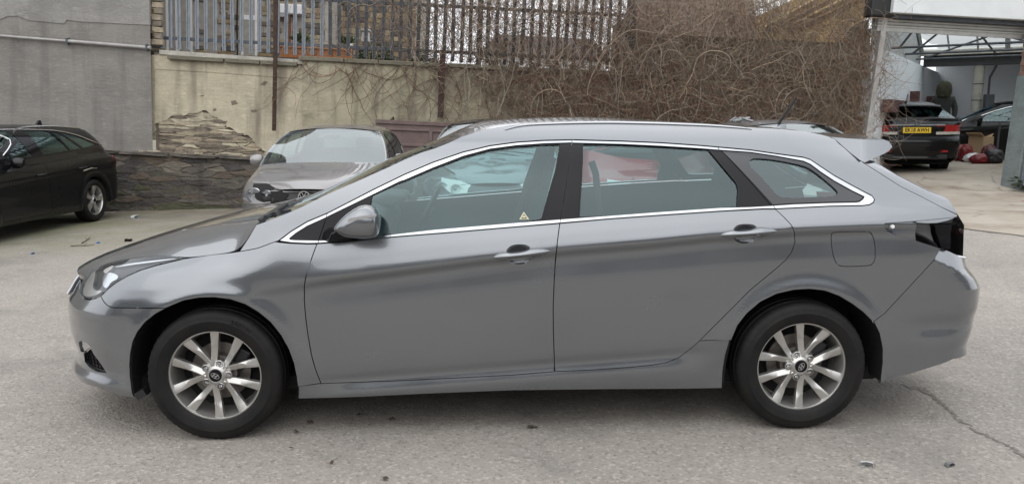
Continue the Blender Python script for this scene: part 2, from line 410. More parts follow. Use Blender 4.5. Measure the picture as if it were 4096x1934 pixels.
# ------------------------------------------------------------------ wheel (axis y, outside towards -y, origin at the hub face centre)
def lathe_obj(name, prof, n, m, parent, smooth=True, **k):
    return MB().lathe(prof, n).make(name, m, parent, smooth=smooth, **k)
def wheel_multi(R=.316, width=.205, rim=.218, spoke='ten', nut0=0.0, logo=True, steel=False, lettering=None, tyre_hi=1.0):
    """rim mesh with tyre, cap, nuts and disc below it"""
    rb = MB()
    k = rim/.218
    prof = [(.2185*k,.010),(.2195*k,.001),(.2170*k,-.006),(.2095*k,-.0065),(.2065*k,-.002),(.2035*k,.010),(.1985*k,.035),(.190*k,.10),(.188*k,.19)]
    rb.lathe(prof, 72)
    n_sp = {'ten': 5, 'five': 5}[spoke]
    for i in range(n_sp):
        a0 = math.radians(nut0+72*i)
        for sgn in ((-1, 1) if spoke == 'ten' else (0,)):
            n = 12; rows = []
            for j in range(n+1):
                t = j/n
                if spoke == 'ten':
                    ra, aa = .044, a0+sgn*math.radians(33); rb_, ab = .207, a0+sgn*math.radians(16.6)
                    p0 = Vector((ra*math.cos(aa), ra*math.sin(aa))); p1 = Vector((rb_*math.cos(ab), rb_*math.sin(ab)))
                    wd = .0265+.003*t+.013*max(0, t-.45)/.55
                else:
                    p0 = Vector((.03*math.cos(a0), .03*math.sin(a0))); tw = a0+math.radians(7)
                    p1 = Vector((.207*math.cos(tw), .207*math.sin(tw))); wd = .040+.050*t
                p = (p0+(p1-p0)*t)*k; d = (p1-p0).normalized(); q = Vector((-d.y, d.x))
                if sgn: q = q*sgn              # q points to the outside of the pair
                yo = .004+.012*math.sin(math.pi*min(1, t*1.02))*(1-.35*t)-.005*t
                step = 1/(1+math.exp(-(t-.62)*26))         # the facet that breaks across the spoke
                rd = .44-.62*step if spoke == 'ten' else .1+.6*(t-.5)
                rows.append([(p+q*(-wd/2)*k, yo+.030), (p+q*(-wd/2)*k, yo+.011-.008*step), (p+q*(wd*rd*.98-.0035)*k, yo+.0005), (p+q*(wd*rd)*k, yo+.0005), (p+q*(wd/2)*k, yo+.003+.006*step), (p+q*(wd/2)*k, yo+.030)])
            base = len(rb.v); m_ = 6
            for row in rows:
                for pt, y in row: rb.v.append((pt.x, y, pt.y))
            for j in range(n):
                for e in range(m_):
                    q0 = base+j*m_; rb.f.append((q0+e, q0+(e+1) % m_, q0+m_+(e+1) % m_, q0+m_+e))
            rb.f.append(tuple(base+e for e in range(m_)))
    rb.lathe([(.024*k,-.002),(.034*k,-.0035),(.040*k,.002),(.050*k,.012),(.066*k,.018),(.066*k,.034)], 48)
    for i in range(5):
        a = math.radians(nut0+72*i); c = (.057*k*math.cos(a), .057*k*math.sin(a))
        rb.lathe([(.0175*k,.016),(.0170*k,.005),(.0150*k,.004),(.0145*k,.014)], 16, c=(c[0],0,c[1]))
    rimo = rb.make('wheel', M_alloy, None); me = rimo.data
    me.polygons.foreach_set('use_smooth', [True]*len(me.polygons)); me.set_sharp_from_angle(angle=math.radians(24))
    # tyre: sidewall, shoulder blocks, grooved tread
    T = MB(); w2 = width/2; yc = .085; S_ = 168; b = 0
    prof = [(rim*.985, -.012), (rim+.006, -.018), (rim+.016, -.022), (rim+(R-rim)*.40, -.0285), (rim+(R-rim)*.48, -.0295), (rim+(R-rim)*.505, -.0275), (rim+(R-rim)*.64, -.026), (R-.018, -.019), (R-.0085, -.009), (R-.0035, .002), (R-.0015, .020),
            (R-.001, .026), (R-.009, .028), (R-.009, .036), (R-.0005, .038), (R, .075), (R-.009, .077), (R-.009, .087), (R, .089), (R-.0005, .126), (R-.009, .128), (R-.009, .136), (R-.001, .138), (R-.0035, .165), (R-.0085, .178), (R-.018, .188), (rim+(R-rim)*.45, .198), (rim, .185)]
    for i, (r, y) in enumerate(prof):
        for s_ in range(S_):
            t = 2*math.pi*s_/S_; r2 = r
            if 7 <= i <= 11 or 22 <= i <= 25: r2 = r-(.0022 if s_ % 3 == 0 else 0)
            zz = r2*math.sin(t)
            T.v.append((r2*math.cos(t), y, max(zz, -R+.0045)))
    for i in range(len(prof)-1):
        for s_ in range(S_):
            q = i*S_; T.f.append((q+s_, q+(s_+1) % S_, q+S_+(s_+1) % S_, q+S_+s_))
    ty = T.make('tyre', M_tyre, rimo, smooth=True)
    if lettering:                                    # raised words moulded on the sidewall
        for word, ac in lettering:
            tm = text_mesh(word, .030, .0012); rr = rim+(R-rim)*.60
            for v in tm.vertices:
                a = math.radians(ac)-v.co.x/rr; r = rr+v.co.y
                v.co = (r*math.cos(a), -.0268-v.co.z-.0006, r*math.sin(a))
            link('tyre_lettering', tm, M_tyre, rimo)
    cb = MB().lathe([(0,-.007),(.0285*k,-.006),(.0300*k,-.003),(.0300*k,.004)], 32); cap = cb.make('centre_cap', M_black, rimo, smooth=True)
    if logo:
        lg = MB(); ring = 28
        for ra, rb2 in (((.0215, .0125), (.0185, .0100)),):
            bs = len(lg.v)
            for q in range(ring):
                t = 2*math.pi*q/ring; c_, s2 = math.cos(t), math.sin(t)
                for a_, b_ in ((ra[0], ra[1]), (rb2[0], rb2[1])): lg.v += [(a_*c_, -.0078, b_*s2)]
            for q in range(ring): lg.f.append((bs+2*q, bs+2*((q+1) % ring), bs+2*((q+1) % ring)+1, bs+2*q+1))
        for x0 in (-.0085, .0065):
            lg.prism([(x0-.003+.0035, .0095), (x0+.003+.0035, .0095), (x0+.003-.0035, -.0095), (x0-.003-.0035, -.0095)], -.0085, -.0072)
        lg.prism([(-.006, -.0035), (.006, .0005), (.006, .0035), (-.006, -.0005)], -.0085, -.0072)
        r_ = math.radians(-28 if nut0 == 0 else 60)
        lg.v = [(x*math.cos(r_)-z*math.sin(r_), y, x*math.sin(r_)+z*math.cos(r_)) for x, y, z in lg.v]
        lg.make('emblem', M_chrome, rimo)
    for i in range(5):
        a = math.radians(nut0+72*i); c = (.057*k*math.cos(a), 0, .057*k*math.sin(a))
        MB().lathe([(0,.000),(.0070*k,.0005),(.0092*k,.003),(.0092*k,.016)], 6, c=c).make('wheel_nut', M_chrome, rimo)
    lathe_obj('brake_disc', [(.030,.045),(.085,.047),(.090,.085),(.138*k,.086),(.138*k,.106)], 40, M_steel, rimo)
    MB().box((.10*k,.09,.055), (.06,.07,.11), (0,.55,0)).make('brake_caliper', M_dark, rimo, bevel=.01)
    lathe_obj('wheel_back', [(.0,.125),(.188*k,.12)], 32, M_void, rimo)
    return rimo
def put(o, loc, rot=(0,0,0), parent=None):
    o.location = loc; o.rotation_euler = rot
    if parent is not None: o.parent = parent
    return o
def copy_part(o, parent):
    c = o.copy(); C.objects.link(c); c.parent = parent
    for g in list(o.children):
        d = g.copy(); C.objects.link(d); d.parent = c
    return c

# ------------------------------------------------------------------ the grey estate in front: shape
_belt = aty(px('P', (1118,974),(1600,945),(2239,892.6),(2447,874.5),(2644,860.7),(2881,845),(3050,835),(3102,836),(3500,823)), -.87)
_cre = aty(px('P', (1262,1118),(1580,1078),(1920,1034),(2260,995),(2604,967),(2840,942),(3180,918),(3400,908),(3530,903)), -.905)
def sst(a, b, x):
    t = min(1, max(0, (x-a)/(b-a))); return t*t*(3-2*t)
def keys_i40(x):
    zc = float(np.interp(x, np.concatenate([[-2.4,-1.5],_cre[:,0],[2.4]]), np.concatenate([[.60,.665],_cre[:,2],[.985]])))
    zb = float(np.interp(x, np.concatenate([[-2.4,-1.9,-1.535,-1.26],_belt[:,0],[2.5]]), np.concatenate([[.735,.755,.795,.838],_belt[:,2],[1.06]])))
    A = sst(-1.25, -.75, x)*(1-.35*sst(1.75, 2.2, x)); g = sst(-1.5, -.85, x)
    zb = max(zb, zc+.03)
    zl = min(max(.285+.062*(x+.8), .25), .40)
    lo_z = [.08,.15,zl-.07,zl-.004,zl+.032,zl+.11, zc-.17, zc-.045, zc, zc+(zb-zc)*.45, zb]
    fl = (1-sst(.72, 1.02, abs(x)))                 # lower door flare fades towards the arches
    lo_w = [.81,.850,.867+.017*fl,.875-.002*fl,.879+.001*fl,.885,.890,.8925-.0105*A,.897+.0085*A,.893,.868]
    f_z = [zb+.03, zb+.055, zb+.085, zb+.13, zb+.2, zb+.4]
    f_w = [.845,.818,.785,.745,.69,.60]
    zr = 1.452 if x < 1.4 else 1.452-.09*sst(1.3, 2.1, x)
    taper = 1-.10*sst(1.0, 2.1, x)-.03*sst(-.2, -.9, -abs(x)*0+x)*0
    g_z = [zb+.02, zb+(zr-zb)*.30, zb+(zr-zb)*.58, zr-.068, zr-.028, zr+.02]
    g_w = [.861*(1-.02*sst(1.2,2.2,x)), .818*(1-.4*(1-taper)), .752*(1-.7*(1-taper)), .655*taper, .590*taper, .48*taper]
    up_z = [a*(1-g)+b*g for a, b in zip(f_z, g_z)]; up_w = [a*(1-g)+b*g for a, b in zip(f_w, g_w)]
    return lo_z+up_z, lo_w+up_w
_nose_px = px('A', (155,283),(120,330),(85,385),(58,430),(52,470),(60,560),(72,640),(95,700),(118,740),(130,790),(134,808),(100,850),(76,872),(85,900),(120,945))
_t = aty(_nose_px, -.48); _nose = [(p[2], p[0]-.12) for p in _t]; _nose += [(.80, _nose[0][1]+.06), (1.0, _nose[0][1]+.35), (.12, _nose[-1][1]+.06), (.0, _nose[-1][1]+.2)]
_t = aty(px('G', (1150,740),(1200,830),(1262,925),(1268,965))+px('8', (1067,205),(1062,300),(1045,400),(1010,490),(965,570)), -.69); _tail = [(p[2], p[0]+.125) for p in _t]
_t = aty(px('G', (1055,268)), -.66); _tail += [(p[2], p[0]+.12) for p in _t]
_t = aty([(3501,648),(3708,759),(3772,783)], -.60); _tail += [(p[2], p[0]+.15) for p in _t]
_tail += [(.1, min(p[1] for p in _tail[:9])-.05)]
_tail += [(1.5, _tail[10][1]-.10)]
_shift = np.array([[-3., .60], [-2.4,.60], [-1.5,.665]]+[[p[0], p[2]] for p in _cre]+[[2.4,.985],[3.,.985]])
S1 = Shape(keys_i40, _nose, _tail, (.85, 2.4, 1.9), (.40, 4.0, 2.0), shift=_shift)
def proj(P):
    q = (np.atleast_2d(P)-CAM) @ RR.T
    return np.stack([PW/2+FPX*q[:,0]/q[:,2], PH/2-FPX*q[:,1]/q[:,2], q[:,2]], 1)
def fit_outline(S, arr, targets, sign):
    """move the nose/tail line until its outline stands where it does in the photo"""
    ty = np.array([t[1] for t in targets]); tx = np.array([t[0] for t in targets]); o = np.argsort(ty); ty, tx = ty[o], tx[o]
    for _ in range(6):
        for r in arr:
            z = r[0]; xe = r[1]; xs = xe-sign*np.linspace(.0005, .6, 160)
            pts = np.stack([xs, -S.Y(xs, np.full(160, z)), np.full(160, z)], 1); q = proj(pts); i = np.argmax(sign*q[:,0])
            if ty[0] <= q[i,1] <= ty[-1]: r[1] += .8*(np.interp(q[i,1], ty, tx)-q[i,0])*q[i,2]/FPX
fit_outline(S1, S1.tail, px('G', (1112,655),(1150,740),(1200,830),(1262,925),(1268,965))+px('8', (1067,205),(1062,300),(1045,400),(1010,490),(965,570)), 1)
fit_outline(S1, S1.nose, _nose_px[1:], -1)
U = S1.unproject

def xtail(S, y, z):
    lo, hi = float(S.xt(z)), float(S.xt(z))-.5
    for _ in range(26):
        m_ = (lo+hi)/2
        if float(S.Y(m_, z)) < abs(y): lo = m_
        else: hi = m_
    return hi
def build_i40(root, M_paint, near_lamp=True, plate=None, dusty=False):
    S = S1
    front_seam = px('C', (1120,834),(1080,935),(1040,1050),(1010,1150),(990,1216))+px('6', (275,90),(250,180),(243,230),(243,290),(250,380),(262,470),(280,570),(300,640),(327,710))
    sill_top = px('6', (327,711),(500,705),(700,698),(1000,684),(1288,669))+px('7', (215,651),(400,643.5),(600,629),(700,619),(780,606),(840,581),(900,536),(945,496))
    b_seam = [(2239,893)]+px('7', (228,0),(222,60),(212,200),(207,330),(208,450),(212,560),(215,651))
    r_seam = px('F', (288,1036),(380,1120),(470,1216))+px('4', (135,1180))+px('8', (137,0),(120,50),(90,90),(40,135),(0,168))+px('7', (1200,240),(1100,340),(1000,440),(945,496))
    chrome_lo_f = px('C', (1120,834),(1500,809),(1850,772),(2128,747))+[(1800,930),(2000,913),(2239,893)]
    chrome_lo_r = [(2239,893),(2447,875),(2644.6,861),(2881,845),(3050,836),(3102,836)]
    archF = px('B', (1262,858),(1258,760),(1250,680),(1230,580),(1190,470),(1130,360),(1050,260),(960,185),(860,125),(740,85),(620,70),(500,73),(380,95),(250,150))+px('A', (670,525),(600,580),(545,650),(512,720),(497,800),(492,880),(495,960),(505,1040),(518,1108))
    archR = px('H', (78,848),(85,750),(100,640),(135,480),(180,370),(250,280),(350,195),(470,135),(600,105),(720,98),(830,110),(940,150),(1040,210),(1120,270),(1190,340),(1240,430),(1262,540),(1262,650),(1245,800))
    # --- doors
    fd = U(chrome_lo_f+b_seam[1:]+sill_top[:6][::-1]+front_seam[:-1][::-1][:-1])
    handleF = U(px('J', (790,470),(860,360),(1000,290),(1200,270),(1400,285),(1530,340),(1570,380),(1560,560),(1550,720),(1480,800),(1350,860),(1150,890),(980,880),(860,830),(810,760),(790,600)))
    handleR = U(px('K', (690,430),(730,360),(830,295),(1000,265),(1200,265),(1340,290),(1440,350),(1470,500),(1440,680),(1400,740),(1300,810),(1150,855),(950,860),(820,810),(730,740),(700,600)))
    def arch_lip(x, z):
        o = np.zeros_like(x)
        for cx in (-1.385, 1.385):
            r = np.sqrt((x-cx)**2+(z-.30)**2); o = o+.012*np.exp(-((r-.40)/.045)**2)*(z > .22)
        return o
    lip = arch_lip
    doors = []
    handleF = chaikin(handleF); handleR = chaikin(handleR)
    def door(nm, poly, hnd):
        for sd in (-1, 1):
            d = link(nm, panel_mesh(nm, S, poly, [hnd], side=sd, off=lip, sx=.045, sz=.010), M_paint, root)
            # pocket behind the handle
            P, F, bd = fill(hnd, (), .006, .005); cx, cz = P.mean(0); rr = (P-[cx, cz])/[np.ptp(P[:,0])/2, np.ptp(P[:,1])/2]
            dp = .030*np.clip(1-np.sum(rr**2, 1), 0, 1)**.55
            me = mesh('handle_recess', np.stack([P[:,0], sd*(S.Y(P[:,0], P[:,1])-dp), P[:,1]], 1), [f if sd < 0 else f[::-1] for f in F], True)
            link('handle_recess', me, M_paint, d); doors.append((d, sd))
        return doors[-2][0], doors[-1][0]
    fdn, fdf = door('front_door', fd, handleF)
    rd = U(chrome_lo_r+r_seam[1:]+sill_top[5:-1][::-1]+b_seam[::-1][1:-1])
    rdn, rdf = door('rear_door', rd, handleR)
    # handles: a blade with a ridge, bright above and dark below
    for up, lo, ridge, (dn, df) in (
        (px('J', (385,668),(480,590),(600,530),(760,500),(950,515),(1200,490),(1400,440),(1560,385),(1700,380),(1900,400),(2060,435),(2140,470)), px('J', (385,668),(440,705),(560,735),(740,750),(900,715),(1100,680),(1300,660),(1450,665),(1640,690),(1800,640),(2000,560),(2140,470)), px('J', (385,668),(2140,470)), (fdn, fdf)),
        (px('K', (310,595),(400,530),(500,480),(650,445),(800,460),(1000,452),(1200,425),(1450,355),(1600,355),(1750,375),(1900,415),(2035,470)), px('K', (310,595),(370,640),(470,665),(660,690),(800,660),(1000,635),(1200,622),(1350,635),(1500,680),(1700,620),(1900,540),(2035,470)), px('K', (310,595),(2035,470)), (rdn, rdf))):
        a = U(polyline(up, 30)); b_ = U(polyline(lo, 30)); c = U(polyline(ridge, 30))
        for sd, dd in ((-1, dn), (1, df)):
            V = []; f = []
            for i in range(30):
                t = i/29; h = .030*math.sin(math.pi*min(max(t, .0), 1))**.6+.004
                for (x, z), hh in ((a[i], .45), (a[i]*.8+c[i]*.2, .75), (a[i]*.12+c[i]*.88, 1.0), (b_[i]*.12+c[i]*.88, 1.0), (b_[i]*.75+c[i]*.25, .8), (b_[i], .42)):
                    V.append((x, sd*(float(S.Y(x, z))+h*hh), z))
                for (x, z) in (b_[i], a[i]): V.append((x, sd*(float(S.Y(x, z))+h*.42-.016), z))
            for i in range(29):
                for e in range(8): f.append((i*8+e, i*8+(e+1) % 8, i*8+8+(e+1) % 8, i*8+8+e))
            me = mesh('door_handle', V, f, True); bm = bmesh.new(); bm.from_mesh(me); bmesh.ops.recalc_face_normals(bm, faces=bm.faces); bm.to_mesh(me); bm.free(); me.set_sharp_from_angle(angle=math.radians(28))
            link('door_handle', me, M_paint, dd)
    # --- wings, bumpers, sills, body side
    hood_seam = px('A', (865,145),(1042,118))+px('C', (100,938),(180,925))
    head_top = px('A', (155,283),(200,240),(260,200),(340,170),(450,148),(600,130),(720,122),(800,125),(865,143))
    head_bot = px('A', (865,145),(760,170),(660,195),(560,225),(470,265),(400,305),(340,350),(285,403))
    a_base = px('C', (300,905),(400,885),(480,855),(560,825),(610,807))
    fen = U(hood_seam+a_base+px('C', (660,816),(800,829),(1000,837),(1120,836))+front_seam[1:]+px('6', (212,722))+archF[2:13]+px('A', (745,483),(500,487),(365,484),(330,470),(305,445),(285,405))+head_bot[::-1][1:-1])
    panel('front_wing', S, fen, M_paint, root, off=lip, sx=.024, sz=.016)
    nc = [(float(S.xn(z))+.07, z) for z in np.linspace(.225, .70, 24)]
    bmp = np.concatenate([U(px('A', (285,405),(305,445),(330,470),(365,484),(500,487),(745,483))+archF[14:]+px('A', (430,1100),(350,1075),(270,1040))), np.array([(float(S.xn(.20))+.16, .205)]), np.array(nc), U(px('A', (148,395),(165,425),(210,430),(250,420)))])
    intake = U(px('A', (165,800),(190,770),(212,762),(235,810),(280,870),(323,938),(255,930),(200,895),(172,860)))
    foglens = U(px('A', (130,722),(150,714),(190,733),(212,760),(190,768),(165,795),(145,790),(133,750)))
    dats = [panel_mesh('b', S, bmp, [intake, foglens], side=sd, off=lambda x, z: lip(x, z), sx=.022, sz=.016) for sd in (-1, 1)]
    zs_ = np.linspace(.225, .60, 24); Ex = [(float(S.xn(z))+.071, float(S.Y(float(S.xn(z))+.071, z)), z) for z in zs_]; Cx = [(float(S.xn(z)), z) for z in zs_]
    dats.append(top_mesh('b', Ex, Cx, 15, 2.0))
    V = []; N = []; F_ = []
    for me in dats:
        b0 = len(V); V += [tuple(v.co) for v in me.vertices]; F_ += [tuple(i+b0 for i in p.vertices) for p in me.polygons]
        cn = {}
        for lp in me.loops: cn[lp.vertex_index] = lp.index
        N += [tuple(me.corner_normals[cn[i]].vector) if i in cn else (0,0,1) for i in range(len(me.vertices))]
    me = bpy.data.meshes.new('front_bumper'); me.from_pydata(V, [], F_); me.polygons.foreach_set('use_smooth', [True]*len(F_)); me.normals_split_custom_set_from_vertices(N); me.update()
    fb = link('front_bumper', me, M_paint, root)
    for pl, m_, nm in ((intake, M_dark, 'intake_grille'), (foglens, M_refl, 'daytime_lamp')):
        for sd in (-1, 1): link(nm, panel_mesh(nm, S, pl, side=sd, off=-.035 if nm == 'intake_grille' else -.012, gap=-.01, skirt=0), m_, fb)
    for sd in (-1, 1):
      me_b = MB()
      for (x, z) in [(x, z) for x in np.arange(-2.2, -1.95, .026) for z in np.arange(.24, .42, .018)]:
        if inside(np.array(intake), np.array([[x, z]]))[0]:
            if True:
                yy = sd*(float(S.Y(x, z))-.028); q = MB().lathe([(.008,-.004),(.011,-.004),(.011,.004),(.008,.004)], 6, c=(x, yy, z)); me_b.add(q.v, q.f)
      if me_b.v: me_b.make('intake_mesh', M_black, fb, kind='stuff')
    zz = np.linspace(.60, .725, 10); Ex = [(float(S.xn(z))+.068, float(S.Y(float(S.xn(z))+.068, z))*.97, z) for z in zz]; Cx = [(float(S.xn(z))-.002, z) for z in zz]
    gr = link('radiator_grille', top_mesh('g', Ex, Cx, 15, 2.0), M_dark, root)
    for z in np.linspace(.61, .71, 5):
        xs_ = [(float(S.xn(z))+.062*abs(u)**2-.008, float(S.Y(float(S.xn(z))+.068, z))*u*.93, z) for u in np.linspace(-1, 1, 13)]
        MB().tube(xs_, .006, 5).make('grille_bar', M_satin, gr, smooth=True)
    for sd in (-1, 1):
        e = [(float(S.xn(z))+.066-.012, sd*float(S.Y(float(S.xn(z))+.066, z)), z) for z in np.linspace(.60, .735, 8)]
        MB().tube(e, .009, 6).make('grille_surround', M_chrome, gr, smooth=True)
    sill = U(px('6', (212,724))+sill_top+px('7', (1098,491),(1075,570),(1062,650),(1058,737),(500,742),(0,748))+px('6', (900,763),(212,790)))
    panel('sill', S, sill, M_paint, root, off=-.004, sx=.05, sz=.015)
    apil = px('C', (380,603),(480,570),(620,515),(760,460),(900,400),(1050,325),(1200,250),(1400,160),(1600,75))+px('D', (150,560),(340,470),(520,395),(680,345))
    roof_e = px('D', (830,285),(980,215),(1180,150),(1400,105),(1700,75),(2262,55))+px('E', (500,42),(1000,55),(1500,75),(1800,95))+px('F', (200,118),(400,132),(600,152),(800,190),(912,220))
    chr_out = px('F', (1350,988),(1395,965),(1412,925),(1380,880),(1300,840),(1150,760),(950,650),(800,550),(680,470),(600,445),(300,405),(0,362))+px('E', (1570,295),(1400,280),(1000,252),(600,235),(100,222))+px('D', (2225,248),(1900,255),(1600,275),(1300,315),(1000,385),(660,500),(330,640),(0,800))+px('C', (1250,455),(1000,560),(800,680),(648,795))
    quarter = px('F', (960,245),(1000,290),(1285,515),(1697,775))+px('G', (700,90),(900,195),(1048,268),(1040,285),(650,325),(345,347),(335,352),(333,375),(360,420),(450,465),(660,520),(885,592),(820,700),(340,1216))+px('8', (575,365),(525,395))
    body = U(a_base[::-1]+px('C', (180,925),(290,760))+apil+roof_e+quarter+archR[3:15][::-1]+px('7', (1098,490),(945,495))+r_seam[::-1][1:]+px('F', (900,1005),(1280,998))+chr_out)
    flap = U(px('4', (318,1185),(322,1172),(340,1166),(500,1163),(520,1172),(530,1195),(536,1216))+px('8', (540,50),(538,90),(528,108),(510,120),(372,124),(348,113),(330,80),(320,20)))
    flap = chaikin(flap)
    panel('body_side', S, body, M_paint, root, [flap], off=lip, sx=.026, sz=.016, gap=.0012, cutgap=.0018)
    panel('fuel_flap', S, flap, M_paint, root, off=lip, sides=(-1,), sx=.03, sz=.02, gap=.0015)
    panel('fuel_flap', S, flap, M_paint, root, off=lip, sides=(1,), sx=.03, sz=.02, gap=-.004)
    tc_ = [(float(S.xt(z))-.05, z) for z in np.linspace(.76, .34, 16)]
    # rear bumper
    rbp = np.concatenate([U(px('G', (885,592),(820,700),(340,1216))+px('8', (575,365),(525,395))+archR[15:]+px('8', (553,705),(700,668),(870,615),(930,590))), np.array(tc_[::-1]), U(px('G', (1000,625),(905,600)))])
    (fx0, fz0), (fx1, fz1) = U(px('G', (832,700)))[0], U(px('G', (1235,912)))[0]
    def scoop(x, z):
        zl_ = fz0+(x-fx0)*(fz1-fz0)/(fx1-fx0); fct = -.50*np.maximum(0, z-zl_)*(x > fx0-.4)
        zc_ = .50+.03*(x-2.0); return lip(x, z)+fct-.016*np.exp(-((z-zc_)/.05)**2)*np.clip((x-1.83)/.15, 0, 1)*np.clip((2.36-x)/.1, 0, 1)
    dats = [panel_mesh('b', S, rbp, side=sd, off=scoop, sx=.022, sz=.011) for sd in (-1, 1)]
    zs_ = np.linspace(.34, .76, 20); Ex = [(float(S.xt(z))-.051, float(S.Y(float(S.xt(z))-.051, z)), z) for z in zs_]; Cx = [(float(S.xt(z)), z) for z in zs_]
    dats.append(top_mesh('b', Ex, Cx, 15, 3.0))
    V = []; N = []; F_ = []
    for me in dats:
        b0 = len(V); V += [tuple(v.co) for v in me.vertices]; F_ += [tuple(i+b0 for i in p.vertices) for p in me.polygons]
        cn = {}
        for lp in me.loops: cn[lp.vertex_index] = lp.index
        N += [tuple(me.corner_normals[cn[i]].vector) if i in cn else (0,0,1) for i in range(len(me.vertices))]
    me = bpy.data.meshes.new('rear_bumper'); me.from_pydata(V, [], F_); me.polygons.foreach_set('use_smooth', [True]*len(F_)); me.normals_split_custom_set_from_vertices(N); me.update()
    rb = link('rear_bumper', me, M_paint, root)
    for sd in (-1, 1):
        rv = [(xtail(S, yy, zz)+.004, sd*yy, zz) for zz in (.455, .495) for yy in np.linspace(.44, .60, 9)]
        link('reflector', mesh('reflector', rv, [(i, i+1, i+10, i+9) for i in range(8)], True), M_red, rb)
    MB().box((float(S.xt(.36))-.10, 0, .36), (.16, 1.2, .10)).make('bumper_insert', M_dark, rb, bevel=.02)
    # --- top: bonnet, cowl, windscreen, roof, tailgate
    out_px = px('A', (155,275),(185,240),(240,190),(300,150),(380,100),(450,62),(540,25),(640,-3))+px('C', (0,495),(170,455),(400,400),(800,330),(1090,255))
    op = aty(out_px, .22); ow = aty(px('C', (1100,252),(1500,60),(1620,0))+px('D', (150,470),(300,400),(450,340),(560,315),(680,280),(760,250),(1000,180),(1200,130),(1350,105),(1500,80)), .22)
    cprof = np.concatenate([op, ow]); cprof = cprof[np.argsort(cprof[:,0])]; cx_ = np.linspace(cprof[0,0], cprof[-1,0], 60); cz_ = smooth_np(np.interp(cx_, cprof[:,0], cprof[:,2]), 14)+.010
    def edge(pts, n, it=3):
        e = U(smooth_line(pts, n, it)); return [(x, float(S.Y(x, z)), z) for x, z in e]
    def czf(x, ez):
        k = sst(-.45, -.1, x); return float(np.interp(x, cx_, cz_))*(1-k)+(ez+.027-.019*sst(.2, 1.2, x))*k
    def sheet(nm, E_, bow, m_, k=2.0, rim=.012, par=root, zf=None, **kk):
        Cx = []
        for i, (x, y, z) in enumerate(E_):
            cx = x-float(np.interp(i/(len(E_)-1), [0, 1], bow)); Cx.append((cx, zf(cx, z) if zf else czf(cx, z)))
        return link(nm, top_mesh(nm, E_, Cx, 21, k, rim=rim, **kk), m_, par)
    hood_e = edge(head_top+hood_seam[1:]+px('C', (290,760),(376,604)), 44, 9)
    sheet('bonnet', hood_e, (.13, -.03), M_paint, 3.4)
    cow = edge(px('C', (385,600),(430,585),(480,571)), 5, 0)
    sheet('cowl', cow, (-.035, .02), M_dark, 2.0, drop=.02, rim=0)
    ws_e = edge(apil[1:], 34, 3); sheet('windscreen', ws_e, (.02, .10), M_ws, 2.2, rim=0, drop=.004)
    rf = edge(px('D', (686,343))+roof_e, 50, 5); rf = [(x, y-.002, z+.001) for x, y, z in rf]
    ro = sheet('roof', rf, (.095, -.05), M_paint, 2.1, rim=0)
    sheet('roof_lining', [(x, y*.97, z) for x, y, z in rf], (.06, -.02), M_lining, 2.6, rim=0, drop=.035)
    for sd in (-1, 1):
        pts = U(smooth_line(px('D', (1470,140),(1560,102),(1750,80),(2262,62))+px('E', (500,52),(1000,63),(1500,82),(1850,108))+px('F', (20,132),), 40, 3))
        tb = [(x, sd*(float(S.Y(x, z))+.002), z+.001) for x, z in pts]
        MB().tube(tb, [.002+.0055*math.sin(math.pi*min(1, max(0, i/39)))**.4 for i in range(40)], 8).make('roof_rail', M_rail, ro, smooth=True)
    an = [(1.49, .0, 1.462), (1.52, 0, 1.478), (1.60, 0, 1.4625)]
    ab = at_depth(3140, 497, 1); d_ = rays([(3113,496)])[0]; t_ = (0.0-CAM[1])/d_[1]; a0 = CAM+d_*t_
    d2 = rays([(3186,391)])[0]; a1 = CAM+d2*((0.0-CAM[1])/d2[1])
    ant = MB(); ant.tube([tuple(a0), tuple(a0*.5+a1*.5), tuple(a1)], [.009,.0075,.006], 8).make('aerial_mast', M_rubber, ro, smooth=True)
    ml = MB(); 
    for i in range(9):
        t = i/8; ml.tube([(a0[0]-.09+.15*t-.001, 0, a0[2]-.035), (a0[0]-.09+.15*t+.001, 0, a0[2]-.034)], .001, 4)
    base = MB(); base.v = []; 
    nseg = 10
    for i in range(nseg+1):
        t = i/nseg; xx = a0[0]-.10+.145*t; hh = .034*min(1, t*1.35)**1.3; ww = .028*math.sin(math.pi*min(1, .12+t*.80))
        for ky, kz in ((-1,0),(-.75,.7),(-.25,1),(.25,1),(.75,.7),(1,0)): base.v.append((xx, ky*ww, a0[2]-.034+hh*kz))
    for i in range(nseg):
        for e in range(5): base.f.append((i*6+e, i*6+e+1, i*6+6+e+1, i*6+6+e))
    base.f.append(tuple(nseg*6+e for e in range(6))); base.make('aerial_base', M_paint, ro, smooth=True)
    # tailgate
    seam_t = px('F', (1290,518),(1697,777))+px('G', (700,92),(900,197),(1048,266))
    strip_r = px('4', (953,1076),(905,1000),(880,985),(800,955),(650,880),(540,815),(500,822))
    tg = U(seam_t+strip_r)
    dm = [panel_mesh('t', S, tg, side=sd, sx=.03, sz=.02) for sd in (-1, 1)]
    tgt = link('tailgate', dm[0], M_paint, root); link('tailgate_edge', dm[1], M_paint, tgt)
    gl = edge(px('4', (535,812),(650,880),(800,955)), 12, 1)
    rg = sheet('rear_window', gl, (-.07, -.085), M_glass2, 2.2, rim=0, zf=lambda x, ez: ez+.012)
    pn = edge(px('4', (800,956),(880,986),(905,1002),(953,1076)), 8, 0)
    zt = [pn[-1]]+[(float(S.xt(z))-.06, float(S.Y(float(S.xt(z))-.06, z)), z) for z in np.linspace(.95, .765, 7)]
    allp = pn+zt[1:]
    sheet('tailgate_panel', allp, (-.085, -.055), M_paint, 3.2, rim=0, par=tgt, zf=lambda x, ez: ez+.004)
    xq = float(S.xt(.86)); 
